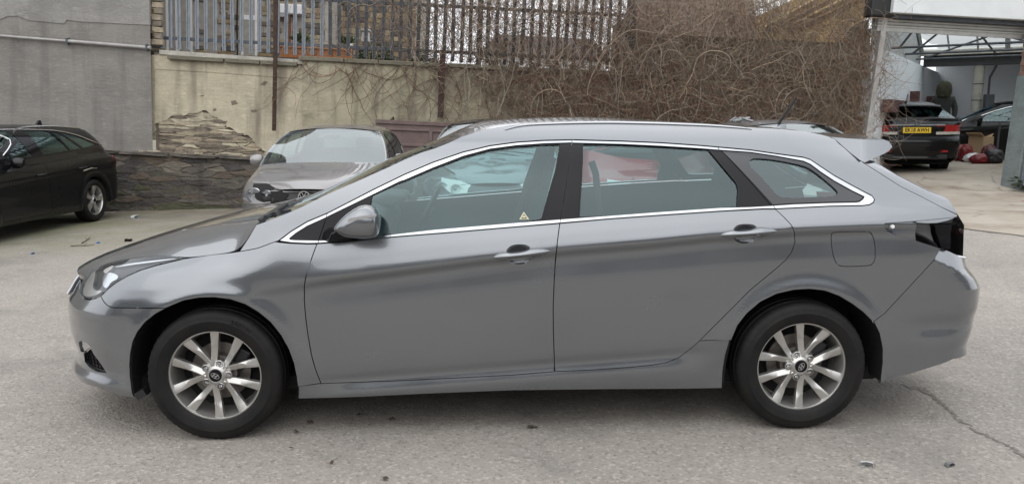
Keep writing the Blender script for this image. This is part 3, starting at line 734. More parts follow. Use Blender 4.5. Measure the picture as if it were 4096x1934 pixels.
    if plate is not None:
        MB().box((xq-.012, 0, .885), (.012, .56, .15)).make('plate_recess', M_paint, tgt, bevel=.005)
        pb = MB().box((xq+.003, 0, .885), (.008, .52, .111)).make('number_plate', M_plate, tgt, bevel=.003)
        tm = text_mesh(plate, .105, .001, .0032); 
        sx_ = .44/max(v.co.x-0 for v in tm.vertices)/2
        for v in tm.vertices: v.co = (xq+.0075+v.co.z, v.co.x*sx_, .885+v.co.y*1.02)
        link('plate_text', tm, M_ink, tgt)
        for word, yy, zz_, sz_ in (('HYUNDAI', -.56, .835, .05), ('i40', .62, .835, .075)):
            tm = text_mesh(word, sz_, .002, .0012)
            for v in tm.vertices: v.co = (xtail(S, abs(yy+v.co.x), zz_+v.co.y)+v.co.z+.004, yy+v.co.x, zz_+v.co.y)
            link('badge_lettering', tm, M_chrome, tgt)
    bar = [(xtail(S, abs(u)*.52, .985)+(.004 if near_lamp else -.02), .52*u, .985) for u in np.linspace(-1, 1, 15)]
    MB().tube(bar, .013, 6).make('chrome_strip', M_chrome, tgt, smooth=True)
    lg = MB(); bs = 0
    for q in range(32):
        t = 2*math.pi*q/32
        for a_, b_ in ((.062, .034), (.053, .026)): lg.v.append((0, a_*math.cos(t), b_*math.sin(t)))
    for q in range(32): lg.f.append((2*q, 2*((q+1) % 32), 2*((q+1) % 32)+1, 2*q+1))
    for y0 in (-.021, .021):
        b0 = len(lg.v); lg.v += [(0, y0-.008+.010, .026), (0, y0+.008+.010, .026), (0, y0+.008-.010, -.026), (0, y0-.008-.010, -.026)]; lg.f.append((b0, b0+1, b0+2, b0+3))
    b0 = len(lg.v); lg.v += [(0, -.018, -.006), (0, .018, .000), (0, .018, .009), (0, -.018, .003)]; lg.f.append((b0, b0+1, b0+2, b0+3))
    lg.v = [(float(S.xt(1.035))+.028-z*.45, y, 1.037+z) for _, y, z in lg.v]
    e = lg.make('emblem', M_chrome, tgt); md = e.modifiers.new('s', 'SOLIDIFY'); md.thickness = .005
    wp = MB(); wp.tube([(float(S.xt(1.09))-.02, 0, 1.08), (float(S.xt(1.12))-.02, .25, 1.105), (float(S.xt(1.12))-.06, .48, 1.115)], .009, 6); wp.make('rear_wiper', M_dark, tgt, smooth=True)
    # spoiler: a solid lip over the rear window
    tp = px('F', (914,219),(1100,236),(1300,248),(1560,256),(1605,285),(1612,318)); bt = px('F', (962,246),(1120,385),(1285,513),(1385,468),(1560,390),(1610,328))
    _e0 = U(px('F', (960,246)))[0]; _e1 = U(px('F', (1280,512)))[0]; ys0, ys1 = float(S.Y(*_e0)), float(S.Y(*_e1))
    ta = aty(polyline(tp, 14), -ys0*.985); yb = [ys0+(ys1-ys0)*min(1, i/6.) if i <= 6 else ys1+(ys0*.97-ys1)*((i-6)/7.)**.8 for i in range(14)]; ba = np.array([aty([p], -y)[0] for p, y in zip(polyline(bt, 14), yb)])
    sv = MB(); us = np.linspace(-1, 1, 15); prof = []
    for i in range(14): prof.append(ta[i])
    V = []; f = []
    for u in us:
        bowx = .075*(1-abs(u)**2.5)
        for i in range(14):
            t = i/13; V.append((ta[i][0]+bowx*t+.0, ys0*.985*u*(1-.02*t), ta[i][2]+.020*(1-abs(u)**2)))
        for i in range(14):
            t = i/13; V.append((ba[i][0]+bowx*t*(1 if i > 6 else .6), yb[i]*u, ba[i][2]+.018*(1-abs(u)**2) if True else 0))
    for j in range(14):
        for i in range(13):
            a_ = j*28+i; f.append((a_, a_+28, a_+29, a_+1)); b_ = j*28+14+i; f.append((b_, b_+1, b_+29, b_+28))
    for j, rev in ((0, 0), (14, 1)):
        for i in range(13):
            a_ = j*28+i; f.append((a_, a_+1, a_+15, a_+14) if not rev else (a_, a_+14, a_+15, a_+1))
    for j in range(14): f.append((j*28+13, j*28+41, j*28+55, j*28+27))
    me = mesh('spoiler', V, f, True); bm = bmesh.new(); bm.from_mesh(me); bmesh.ops.recalc_face_normals(bm, faces=bm.faces); bm.to_mesh(me); bm.free(); me.set_sharp_from_angle(angle=math.radians(32))
    me.set_sharp_from_angle(angle=math.radians(18)); link('spoiler', me, M_paint, root)
    MB().box((float(ba[6][0])+.05, -.50, float(ba[6][2])-.012), (.07, .10, .045), (0,.6,0)).make('spoiler_bracket', M_black, tgt, bevel=.015)
    MB().box((float(ba[6][0])+.05, .50, float(ba[6][2])-.012), (.07, .10, .045), (0,.6,0)).make('spoiler_bracket', M_black, tgt, bevel=.015)
    # --- glazing
    chr_in = px('C', (780,765),(860,700),(1000,612),(1235,507),(1260,492),(2128,70))+px('D', (330,702),(660,560),(1000,430),(1300,350),(1600,310),(1900,290),(2225,280))+px('E', (100,253),(600,266),(1000,285),(1400,310),(1600,326))+px('F', (0,387),(300,432),(600,487),(680,522),(800,612),(950,711),(1150,821),(1292,890),(1280,920),(1240,953),(1200,961),(900,967),(500,981),(265,997))+[(3000,827.8),(2881,831),(2644.6,847),(2447,862),(2250,876.5),(2048,892),(1739.5,918),(1600,934)]+px('C', (1850,747),(1500,790),(1125,795),(850,790),(790,785))
    chrome_out = px('C', (648,798),(800,823),(1000,833),(1120,831))+chrome_lo_f[1:]+chrome_lo_r[1:]+px('F', (900,1005),(1280,998))+chr_out[:-1]
    slits = [U(px('C', (1243,462),(1251,462),(1130,840),(1121,840))), U(px('D', (2226,246),(2232,246),(2092,1198),(2086,1198))), U(px('E', (1566,290),(1574,290),(1590,330),(1582,330))), U(px('F', (255,990),(262,990),(294,1040),(286,1040)))]
    cin = U(chr_in)
    panel('window_chrome', S, U(chrome_out), M_chrome, root, [cin]+slits, off=.004, sx=.03, sz=.006, gap=.0046, skirt=.012)
    g_f = U(px('C', (1790,245),(2128,92))+px('D', (330,722),(660,580),(1000,450),(1300,368),(1600,328),(1900,308),(2092,303),(2040,600),(1960,870),(1885,1143))+[(2048,895),(1739.5,921),(1600,936)]+px('C', (1850,748),(1735,760)))
    g_r = U(px('E', (210,272),(560,274),(1000,292),(1480,327),(1492,337),(1785,687),(1776,903),(1000,957),(500,992),(172,1006)))
    g_q = U(px('F', (8,520),(18,490),(70,475),(300,497),(560,550),(660,582),(800,685),(970,830),(972,855),(930,875),(700,880),(400,890),(330,872),(270,815),(140,660),(30,560)))
    g_q = inset_poly(chaikin(g_q, 2), -.008)
    seams = [U(px('C', (1240,480),(1249,480),(1134,815),(1124,815))), U(px('D', (2224,265),(2231,265),(2093,1180),(2086,1180))), U(px('E', (1575,305),(1582,305),(2128,905),(2120,905)))]
    panel('pillar_trim', S, cin, M_black, root, [g_f, g_r, g_q]+seams, off=-.001, sx=.05, sz=.02, gap=.0005, skirt=.02)
    qb = U(px('F', (0,392),(300,437),(600,492),(680,527),(800,617),(950,716),(1150,826),(1285,893),(1272,920),(1236,948),(1198,956),(900,962),(500,976),(275,990))+px('E', (2130,892),(1600,333)))
    panel('quarter_window_border', S, qb, mat('window_border', (.022,.024,.028), .10, 0, .2), root, [g_q], off=.0012, sx=.05, sz=.02, gap=.004, skirt=.01)
    for nm, g, m_ in (('front_window', g_f, M_glass), ('rear_door_window', g_r, M_glass), ('quarter_window', g_q, M_glass2)):
        panel(nm, S, g, m_, root, off=-.008, sx=.05, sz=.03, gap=-.002, skirt=0)
    rub = []
    for pts in (px('E', (205,266),(168,1008)), px('E', (1490,333),(1786,686),(1776,906)), px('D', (2098,300),(2045,600),(1965,870),(1888,1145)), px('C', (1785,240),(1755,380))):
        e = U(polyline(pts, 12))
        for sd in (-1, 1): MB().tube([(x, sd*(float(S.Y(x, z))-.001), z) for x, z in e], .004, 5).make('window_seal', M_rubber, root, smooth=True)
    if not near_lamp:
        st_ = link('window_sticker', panel_mesh('st', S, U(px('D', (1683,1064),(1745,1152),(1632,1152))), side=-1, off=-.004, gap=0, skirt=0, sx=.02, sz=.02), mat('sticker_cream', (.55,.52,.36), .6), root)
        link('sticker_print', panel_mesh('st', S, U(px('D', (1684,1088),(1720,1140),(1655,1140))), side=-1, off=-.002, gap=0, skirt=0, sx=.02, sz=.02), M_trim, st_)
        link('sticker_symbol', panel_mesh('st', S, U(px('D', (1668,1132),(1668,1118),(1684,1106),(1702,1118),(1702,1132))), side=-1, off=-.001, gap=0, skirt=0, sx=.02, sz=.02), MATS['sticker_cream'], st_)
    # --- lamps
    hl = U(head_top+head_bot[1:]+px('A', (250,420),(210,430),(165,425),(142,400),(148,345)))
    for sd in (-1, 1):
        h = link('headlight', panel_mesh('headlight', S, hl, side=sd, off=-.035, gap=-.004, skirt=0, sx=.03, sz=.015), mat('lamp_housing', (.03,.032,.036), .3, .3), root)
        link('lamp_lens', panel_mesh('l', S, hl, side=sd, off=-.001, gap=.002, skirt=.01, sx=.03, sz=.015), M_lens, h)
        for pl, nm, m_ in ((px('A', (290,262),(330,240),(395,262),(392,290),(345,310),(318,355),(296,350),(285,310)), 'projector', M_refl), (px('A', (160,330),(215,240),(240,232),(228,300),(215,340),(225,372),(290,368),(262,392),(205,415),(168,412),(150,395)), 'reflector_bowl', M_alloy), (px('A', (330,207),(500,178),(700,155),(840,143),(700,164),(500,189),(400,206)), 'light_bar', M_refl), (px('A', (290,225),(380,185),(330,240),(300,255)), 'indicator', M_clearlamp)):
            link(nm, panel_mesh(nm, S, chaikin(U(pl), 2), side=sd, off=-.014, gap=0, skirt=.012, sx=.03, sz=.015), m_, h)
    tl_l = U(px('G', (337,352),(650,327),(652,518),(450,463),(362,419),(335,376))); tl_r = U(px('G', (652,327),(1038,288),(1015,350),(1003,500),(1000,610),(905,598),(885,590),(654,518)))
    for sd in (-1, 1):
        if sd < 0 and not near_lamp:
            r = link('lamp_recess', panel_mesh('r', S, tl_l, side=sd, off=-.022, gap=-.006, skirt=0, sx=.03, sz=.02), M_paint, root)
            link('lamp_cavity', panel_mesh('r', S, U(px('G', (648,325),(1038,283),(1015,350),(1003,500),(1000,612),(905,604),(885,596),(650,522))), side=sd, off=-.10, gap=-.015, skirt=0, sx=.03, sz=.02), M_dark, r)
            b_ = U(px('G', (425,382)))[0]; MB().lathe([(0,-.012),(.008,-.011),(.0105,-.006),(.0105,.004)], 16, c=(b_[0], -float(S.Y(*b_))+.016, b_[1])).make('lamp_stud', M_white, r, smooth=True)
            link('gate_edge', panel_mesh('r', S, U(px('G', (835,350),(1030,292),(1012,350),(1002,500),(998,606),(910,600),(885,500),(860,420))), side=sd, off=-.018, gap=0, skirt=.05, sx=.03, sz=.02), M_black, r)
            link('cavity_flange', panel_mesh('r', S, U(px('G', (652,327),(1036,288),(960,320),(850,345),(760,348),(655,340))), side=sd, off=-.006, gap=0, skirt=.03, sx=.03, sz=.02), M_paint, r)
            link('cavity_plate', panel_mesh('r', S, U(px('G', (655,350),(830,360),(880,560),(780,500),(700,450),(655,440))), side=sd, off=-.05, gap=0, skirt=.02, sx=.03, sz=.02), mat('primer_grey', (.13,.135,.14), .5), r)
            cb = U(polyline(px('G', (655,450),(760,490),(850,545),(890,590)), 12)); MB().tube([(x, -float(S.Y(x, z))+.035, z) for x, z in cb], .005, 5).make('lamp_cable', M_rubber, r, smooth=True)
            MB().box((float(S.xt(.87))-.12, -.66, .80), (.05, .09, .018), (0,.2,0)).make('lamp_bracket', M_satin, r, bevel=.004)
        else:
            t_ = link('tail_light', panel_mesh('t', S, np.concatenate([U(px('G', (337,352),(650,327),(1038,288),(1015,350),(1003,500),(1000,610),(905,598),(885,590),(654,518),(450,463),(362,419),(335,376)))]), side=sd, off=.003, gap=.002, skirt=.02, sx=.03, sz=.015), M_red, root)
            zz = np.linspace(.80, .985, 8); V = []; f = []
            for z in zz:
                for yy in np.linspace(.36, float(S.Y(float(S.xt(z))-.20, z)), 9): V.append((xtail(S, yy, z)+.006, sd*yy, z))
            f = [(i*9+j, i*9+j+1, i*9+10+j, i*9+9+j) for i in range(7) for j in range(8)]
            me = mesh('tl', V, f, True); o_ = link('tail_light_inner', me, M_red, t_)
            V = [(x+.005, y, z) for x, y, z in V[:27]]; f = [(i*9+j, i*9+j+1, i*9+10+j, i*9+9+j) for i in range(2) for j in range(8)]
            link('reversing_lamp', mesh('rl', V, f, True), M_clearlamp, t_)
    # --- arches and underside
    for ac, cx in ((archF, -1.385), (archR, 1.385)):
        e = U(polyline(ac, 40))
        for sd in (-1, 1):
            V = []; f = []
            for i, (x, z) in enumerate(e):
                y = float(S.Y(x, z)+lip(np.array([x]), np.array([z]))[0]); V += [(x, sd*(y-.003), z), (x+(cx-x)*-.015, sd*(y-.02), z+.004), (x+(cx-x)*-.05, sd*.52, z+.02)]
            for i in range(39):
                for j in range(2): f.append((i*3+j, i*3+j+1, i*3+4+j, i*3+3+j))
            b0 = len(V); V += [(x+(cx-x)*-.05, sd*.52, z+.02) for x, z in e]; f.append(tuple(b0+i for i in range(40)))
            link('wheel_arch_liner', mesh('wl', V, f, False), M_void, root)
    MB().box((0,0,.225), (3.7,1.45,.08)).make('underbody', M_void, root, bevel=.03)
    MB().box((-1.745, -.78, .218), (.05,.14,.035), (0,-.5,0)).make('splash_guard', M_dark, root)
    # --- mirrors
    a = U(px('C', (1480,640)))[0]
    for sd in (-1, 1):
        outl = px('C', (1325,640),(1395,545),(1480,470),(1560,415),(1640,375),(1720,366),(1800,385),(1860,435),(1884,500),(1886,600),(1875,690),(1850,740),(1780,765),(1600,760),(1470,745),(1400,710),(1340,665))
        outl = [tuple(p) for p in chaikin(outl, 2)]; q = aty(outl, -1.00); cxm, czm = q[:,0].mean(), q[:,2].mean(); n = len(outl); V = []; f = []
        rings = [(.30, -.088), (.62, -.084), (.82, -.074), (.93, -.056), (.985, -.030), (1.0, 0.0), (.985, .045), (.93, .075), (.86, .085)]
        dq = aty(outl, -1.00)
        for k_, yo in rings:
            for i in range(n):
                zz_ = (dq[i][2]-czm)*k_; yo2 = yo+(.30*max(0, -.012-zz_)+.12*max(0, zz_-.01) if yo < .02 else 0); V.append((cxm+(dq[i][0]-cxm)*k_, sd*(1.00-yo2), czm+zz_))
        V2 = V
        for r in range(len(rings)-1):
            for i in range(n): f.append((r*n+i, r*n+(i+1) % n, r*n+n+(i+1) % n, r*n+n+i))
        f.append(tuple(range(n))); f.append(tuple((len(rings)-1)*n+i for i in range(n)))
        me = mesh('door_mirror', V, f, True); bm = bmesh.new(); bm.from_mesh(me); bmesh.ops.recalc_face_normals(bm, faces=bm.faces); bm.to_mesh(me); bm.free()
        mo = link('door_mirror', me, M_paint, root); me.set_sharp_from_angle(angle=math.radians(50))
        rp = px('C', (1490,558),(1512,524),(1680,496),(1838,476),(1842,500),(1700,527),(1500,570)); q2 = aty(rp, -1.083)
        MB().add([(p[0], sd*1.086, p[2]) for p in q2]+[(p[0], sd*1.05, p[2]) for p in q2], [tuple(range(7)), tuple(range(13, 6, -1))]+[(i, 7+i, 7+(i+1) % 7, (i+1) % 7) for i in range(7)]).make('mirror_indicator', M_satin, mo)
        st = aty(px('C', (1250,640),(1330,640),(1420,700),(1440,745),(1300,760),(1140,780),(1180,690)), -.86); f0 = len(st)
        MB().add([(p[0], sd*.84 if sd > 0 else -.84, p[2]) for p in st]+[(p[0]+.06, sd*.955 if sd > 0 else -.955, p[2]+.005) for p in st], [tuple(range(f0)), tuple(range(2*f0-1, f0-1, -1))]+[(i, f0+i, f0+(i+1) % f0, (i+1) % f0) for i in range(f0)]).make('mirror_stalk', M_black, mo, bevel=.006)
    # --- wipers
    for p0, p1 in ((px('C', (500,545))[0], px('C', (860,345))[0]), (px('C', (600,505))[0], px('C', (990,330))[0])):
        a_ = aty([p0], -.62)[0]; b_ = aty([p1], -.12)[0]; a_[2] += .012; b_[2] += .02
        MB().tube([tuple(a_), tuple((a_+b_)/2+np.array([0,0,.01])), tuple(b_)], [.012,.009,.006], 6).make('wiper', M_dark, root, smooth=True)
    wm = MB().box(tuple(aty(px('C', (590,450)), -.55)[0]), (.16,.05,.02), (0,-.5,.5)).make('wiper_arm', M_dark, root, bevel=.006)
    # --- cabin
    for sd in (-1, 1):
        for nm, pl in (('front_door_trim', fd), ('rear_door_trim', rd)):
            link(nm, panel_mesh(nm, S, pl, side=sd, off=-.075, gap=.0, skirt=0, sx=.15, sz=.1), M_trim, root)
        link('quarter_trim', panel_mesh('qt', S, U(px('F', (300,1030),(1350,990),(1412,925),(1300,840))+px('4', (480,900),(600,1100))+px('8', (300,20),(-200,100))), side=sd, off=-.09, gap=0, skirt=0, sx=.15, sz=.1), M_trim, root)
        pil = U(px('D', (2098,290),(2262,282),(2230,1190),(1880,1160))); link('pillar_lining', panel_mesh('pl', S, pil, side=sd, off=-.03, gap=.0, skirt=0, sx=.1, sz=.1), M_lining, root)
        pil = U(px('E', (1480,320),(1640,325),(2120,890),(1780,905),(1785,690))); link('pillar_lining', panel_mesh('pl', S, pil, side=sd, off=-.03, gap=.0, skirt=0, sx=.1, sz=.1), M_trim, root)
    def seat(x, y, back=.62, wd=.50):
        s_ = MB().box((x, y, .50), (.52, wd, .16), (0,-.12,0)).make('front_seat', M_cloth, root, bevel=.05, seg=3)
        MB().box((x+.34, y, .83), (.14, wd, back), (0,.30,0), .86).make('seat_back', M_cloth, s_, bevel=.05, seg=3)
        MB().box((x+.45, y, 1.20), (.09, .26, .17), (0,.25,0)).make('head_restraint', M_cloth, s_, bevel=.035, seg=3)
        for d in (-.07, .07): MB().tube([(x+.43, y+d, 1.08), (x+.45, y+d, 1.16)], .007, 6).make('restraint_post', M_satin, s_)
    seat(-.22, .37); seat(-.22, -.37)
    rs = MB().box((.85, 0, .50), (.50, 1.30, .17), (0,-.12,0)).make('rear_seat', M_cloth, root, bevel=.05, seg=3)
    MB().box((1.22, 0, .80), (.16, 1.28, .58), (0,.38,0), .94).make('seat_back', M_cloth, rs, bevel=.05, seg=3)
    for yy in (-.4, 0, .4): MB().box((1.36, yy, 1.12), (.08, .25, .14), (0,.3,0)).make('head_restraint', M_cloth, rs, bevel=.03, seg=3)
    MB().box((1.85, 0, .96), (.85, 1.15, .03)).make('load_cover', M_trim, root, bevel=.01)
    db = MB(); db.v = []; prof = [(-1.12,.98),(-.95,1.02),(-.78,1.015),(-.68,.97),(-.66,.88),(-.72,.70),(-.72,.45),(-1.12,.45)]
    db.prism(prof, -.70, .70).make('dashboard', M_trim, root, bevel=.025, seg=3)
    MB().prism([(-.86,1.0),(-.70,1.055),(-.60,1.05),(-.58,1.02),(-.66,.98)], .18, .56).make('instrument_hood', M_trim, root, bevel=.015)
    MB().box((-.30, 0, .62), (.85, .22, .22)).make('centre_console', M_trim, root, bevel=.03)
    sw = MB(); R_ = .185; tilt = Matrix.Rotation(math.radians(-62), 3, 'Y')
    ring = [tilt @ Vector((R_*math.cos(t), R_*math.sin(t), 0)) for t in np.linspace(0, 2*math.pi, 33)]
    c0 = Vector((-.48, .37, .91)); sw.tube([tuple(p+c0) for p in ring], .016, 8, cap=False)
    for t in (0.1, math.pi-.1, -math.pi/2): sw.tube([tuple(c0), tuple(tilt @ Vector((0.0, 0.0, 0))+c0+(tilt @ Vector((R_*math.sin(t), R_*math.cos(t), 0))))], .014, 6)
    swo = sw.make('steering_wheel', mat('leather', (.02,.021,.023), .5), root, smooth=True)
    hub = MB(); hub.lathe([(0,-.02),(.05,-.018),(.062,0),(.06,.03)], 20, axis='z'); hub.v = [tuple(tilt @ Vector((x, y, -z))+c0) for x, y, z in hub.v]; hub.make('wheel_hub', M_trim, swo, smooth=True)
    MB().box((-.36, .0, 1.315), (.03, .23, .07), (0,.2,0)).make('rear_view_mirror', M_dark, root, bevel=.015)
    for yy in (-.63, .63): MB().tube([(.40, yy*.98, 1.28), (.42, yy, 1.22), (.44, yy*1.02, 1.0), (.36, yy*1.1, .72)], .018, 4).make('seat_belt', M_rubber, root)
# ------------------------------------------------------------------ grey estate car
M_grey = paint('grey_metallic_paint', (.190,.201,.216), .78, .225)
main = empty('estate_car', (0,0,0), label='grey metallic estate car in the foreground, side on, with its near tail light missing', category='car')
build_i40(main, M_grey, near_lamp=False)
w1 = wheel_multi(nut0=0, lettering=[('SAILUN', 60)]); put(w1, (-1.385, -.865, .3115), (0,0,0), main)
w2 = wheel_multi(nut0=38); put(w2, (1.385, -.865, .3115), (0,0,0), main)
w3 = copy_part(w1, main); put(w3, (-1.385, .865, .3115), (0,0,math.pi)); w4 = copy_part(w2, main); put(w4, (1.385, .865, .3115), (0,0,math.pi))
# ------------------------------------------------------------------ the other parked cars: one builder, own proportions and colours
def generic_shape(P):
    hw = P['hw']; bz = P['belt']; E_ = P['edge']; i1, i2, i3, i4 = P['segs']
    ex = np.array([p[0] for p in E_]); ez = np.array([p[1] for p in E_])
    def keys(x):
        zb = float(np.interp(x, [b[0] for b in bz], [b[1] for b in bz])); zt = float(np.interp(x, ex, ez)); g = sst(P['edge'][i1][0]-.25, P['edge'][i1][0]+.25, x)
        zc = zb-.16; tz = max(P['h']-.05, zb+.25)
        lo_z = [.10,.20,.30,.45,zc-.12,zc-.04,zc,(zc+zb)/2,zb]; lo_w = [hw*.93,hw*.965,hw*.985,hw*.985,hw*.99,hw*.985,hw,hw*.99,hw*.96]
        gz = [zb+.02, zb+(tz-zb)*.3, zb+(tz-zb)*.6, tz-.07, tz-.02, tz+.04]; gw = [hw*.95, hw*.90, hw*.825, hw*.72, hw*.64, hw*.52]
        fz = [zb+.03, zb+.07, zb+.11, zb+.16, zb+.25, zb+.5]; fw = [hw*.93, hw*.88, hw*.83, hw*.78, hw*.74, hw*.66]
        rt = 1-.07*sst(.8, 2.1, x)
        return lo_z+[a*(1-g)+b*g for a, b in zip(fz, gz)], lo_w+[a*(1-g)+b*g*rt for a, b in zip(fw, gw)]
    sh = [[x, float(np.interp(x, [b[0] for b in bz], [b[1] for b in bz]))-.16] for x in np.linspace(-3, 3, 13)]
    return Shape(keys, P['nose'], P['tail'], P.get('front', (.8, 2.5, 2.0)), P.get('rear', (.45, 3.5, 2.0)), shift=sh)
def arc(cx, cz, r, a0, a1, n=16):
    return [(cx+r*math.cos(math.radians(a)), cz+r*math.sin(math.radians(a))) for a in np.linspace(a0, a1, n)]
def generic_car(root, P, M_paint, wheel, details=True, bonnet_fn=None, M_bonnet=None):
    S = generic_shape(P); E_ = P['edge']; i1, i2, i3, i4 = P['segs']; ax1, ax2 = P['axles']; R_ = P['R']
    sl = .20; ra = R_+.055; cz = R_
    def cap(side_x, z0, z1, n, off): return [(side_x(z)+off, z) for z in np.linspace(z0, z1, n)]
    nose_line = cap(S.xn, .24, E_[0][1], 14, .06); tail_line = cap(S.xt, .32, E_[-1][1], 14, -.05)
    aF = arc(ax1, cz, ra, 205, -25)[::1]; aR = arc(ax2, cz, ra, 205, -25)
    aF = [p for p in aF if p[1] > sl]; aR = [p for p in aR if p[1] > sl]
    bottom = [(nose_line[0][0]+.12, .21)]+aF+[(aF[-1][0]+.01, sl), (aR[0][0]-.01, sl)]+aR+[(tail_line[0][0]-.12, .30)]
    outer = np.array(bottom+tail_line+[tuple(p) for p in E_[::-1]]+nose_line[::-1])
    doors = P['doors']; wins = P['windows']; dlo = P['dlo']
    lips = lambda x, z: .012*np.exp(-((np.sqrt((x-ax1)**2+(z-cz)**2)-ra-.03)/.04)**2)+.012*np.exp(-((np.sqrt((x-ax2)**2+(z-cz)**2)-ra-.03)/.04)**2)
    lamps = P.get('side_lamps', [])
    panel('body_side', S, outer, M_paint, root, [np.array(d) for d in doors]+[np.array(dlo)], off=lips, sx=.028, sz=.03, gap=0, skirt=.02)
    for nm, d in zip(('front_door', 'rear_door'), doors):
        pr = panel(nm, S, np.array(d), M_paint, root, off=lips, sx=.06, sz=.025, gap=.004)
        for o, sd in zip(pr, (-1, 1)):
            xh = max(p[0] for p in d)-.20; zh = float(np.interp(xh, [b[0] for b in P['belt']], [b[1] for b in P['belt']]))-.13
            if details:
                y = float(S.Y(xh, zh)); MB().tube([(xh-.10, sd*(y+.004), zh-.006), (xh-.07, sd*(y+.03), zh-.004), (xh+.07, sd*(y+.03), zh+.004), (xh+.10, sd*(y+.004), zh+.006)], .013, 6).make('door_handle', M_paint, o, smooth=True)
        panel(nm+'_trim', S, np.array(d), M_trim, root, off=-.07, sx=.2, sz=.2, gap=0, skirt=0)
    panel('pillar_trim', S, np.array(dlo), M_black, root, [np.array(w_) for w_ in wins], off=-.004, sx=.06, sz=.04, gap=.002, skirt=.015)
    for w_ in wins: panel('side_window', S, np.array(w_), P.get('glass', M_glass), root, off=-.008, sx=.08, sz=.05, gap=-.002, skirt=0)
    if P.get('chrome'):
        for sd in (-1, 1):
            for ln in P['chrome']:
                q = smooth_line(ln, 24, 2); MB().tube([(x, sd*(float(S.Y(x, z))+.002), z) for x, z in q], .010, 5).make('window_chrome', M_satin, root, smooth=True)
    for m_, pl, nm in [(l[1], l[0], l[2]) for l in lamps]: panel(nm, S, np.array(pl), m_, root, off=.012, sx=.02, sz=.02, gap=.003, skirt=.02)
    def edge(i, j, n): 
        e = smooth_line(E_[i:j+1], n, 2); return [(x, float(S.Y(x, z)), z) for x, z in e]
    def sheet(nm, e, bow, rise, m_, k=2.2, par=root, drop=0.0, fn=None, ny=19):
        n = len(e); Cx = [(x-float(np.interp(i/(n-1), [0, 1], bow)), z+float(np.interp(i/(n-1), [0, 1], rise))) for i, (x, y, z) in enumerate(e)]
        me = top_mesh(nm, e, Cx, ny, k, drop=drop)
        if fn:
            for v in me.vertices: v.co = fn(v.co)
            me.update()
        return link(nm, me, m_, par)
    sheet('bonnet', edge(0, i1, 34), (P.get('bow0', .10), .0), (.02, .045), M_bonnet or M_paint, 2.4, fn=bonnet_fn, ny=41 if bonnet_fn else 19)
    sheet('windscreen', edge(i1, i2, 14), (.06, .12), (.03, .05), M_ws, 2.2, drop=.003)
    sheet('roof', edge(i2, i3, 24), (.12, -.03), (.05, .035), M_paint, 2.6)
    sheet('roof_lining', [(x, y*.97, z) for x, y, z in edge(i2, i3, 12)], (.10, -.02), (.05, .03), M_lining, 2.6, drop=.04)
    sheet('rear_window', edge(i3, i4, 12), (-.03, -.07), (.035, .015), M_glass2, 2.2, drop=.003)
    sheet('tailgate', edge(i4, len(E_)-1, 12), (-.07, -.06), (.012, .0), M_paint, 2.6)
    zs_ = np.linspace(.32, E_[-1][1], 12); Ex = [(float(S.xt(z))-.051, float(S.Y(float(S.xt(z))-.051, z)), z) for z in zs_]
    link('rear_bumper', top_mesh('rb', Ex, [(float(S.xt(z)), z) for z in zs_], 13, 3.0), M_paint, root)
    zf = P.get('grille_z', (.5, .66)); 
    for nm, z0, z1, m_ in (('front_bumper', .24, zf[0], M_paint), ('radiator_grille', zf[0], zf[1], M_dark), ('bonnet_lip', zf[1], E_[0][1], M_paint)):
        zs_ = np.linspace(z0, z1, 8); Ex = [(float(S.xn(z))+.061, float(S.Y(float(S.xn(z))+.061, z)), z) for z in zs_]
        link(nm, top_mesh(nm, Ex, [(float(S.xn(z))+(.02 if nm == 'radiator_grille' else 0), z) for z in zs_], 13, 2.0), m_, root)
    for ac, cx in ((aF, ax1), (aR, ax2)):
        for sd in (-1, 1):
            V = []; f = []
            for x, z in ac:
                y = float(S.Y(x, z)); V += [(x, sd*(y-.002), z), (x+(x-cx)*.03, sd*.45, z+.01)]
            f = [(2*i, 2*i+1, 2*i+3, 2*i+2) for i in range(len(ac)-1)]
            b0 = len(V); V += [(x, sd*.46, z) for x, z in ac]; f.append(tuple(b0+i for i in range(len(ac))))
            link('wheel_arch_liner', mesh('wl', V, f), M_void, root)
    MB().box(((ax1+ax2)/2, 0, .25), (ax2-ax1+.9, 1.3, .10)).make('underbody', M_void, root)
    for cx in (ax1, ax2):
        for sd in (-1, 1):
            w_ = copy_part(wheel, root); w_.location = (cx, sd*(P['hw']-.045), R_-.002); w_.rotation_euler = (0, 0, 0 if sd < 0 else math.pi)
    x0, z0 = E_[i1]
    for sd in (-1, 1):
        xm, zm = x0+.42, float(np.interp(x0+.42, [b[0] for b in P['belt']], [b[1] for b in P['belt']]))+.09
        m_ = MB(); 
        for r, yo in ((.55, .05), (.9, .07), (1.0, .12), (.95, .18), (.6, .215)):
            for t in np.linspace(0, 2*math.pi, 13)[:-1]: m_.v.append((xm+.055*r*math.cos(t)+.02*(yo-.05), sd*(P['hw']*.93+yo), zm+.075*r*math.sin(t)+.015*math.cos(t)))
        for i in range(4):
            for e in range(12): m_.f.append((i*12+e, i*12+(e+1) % 12, i*12+12+(e+1) % 12, i*12+12+e))
        m_.f.append(tuple(range(12))); m_.f.append(tuple(48+e for e in range(12)))
        mo = m_.make('door_mirror', M_paint, root, smooth=True); MB().box((xm, sd*(P['hw']*.90+.02), zm-.04), (.06,.10,.035)).make('mirror_stalk', M_black, mo)
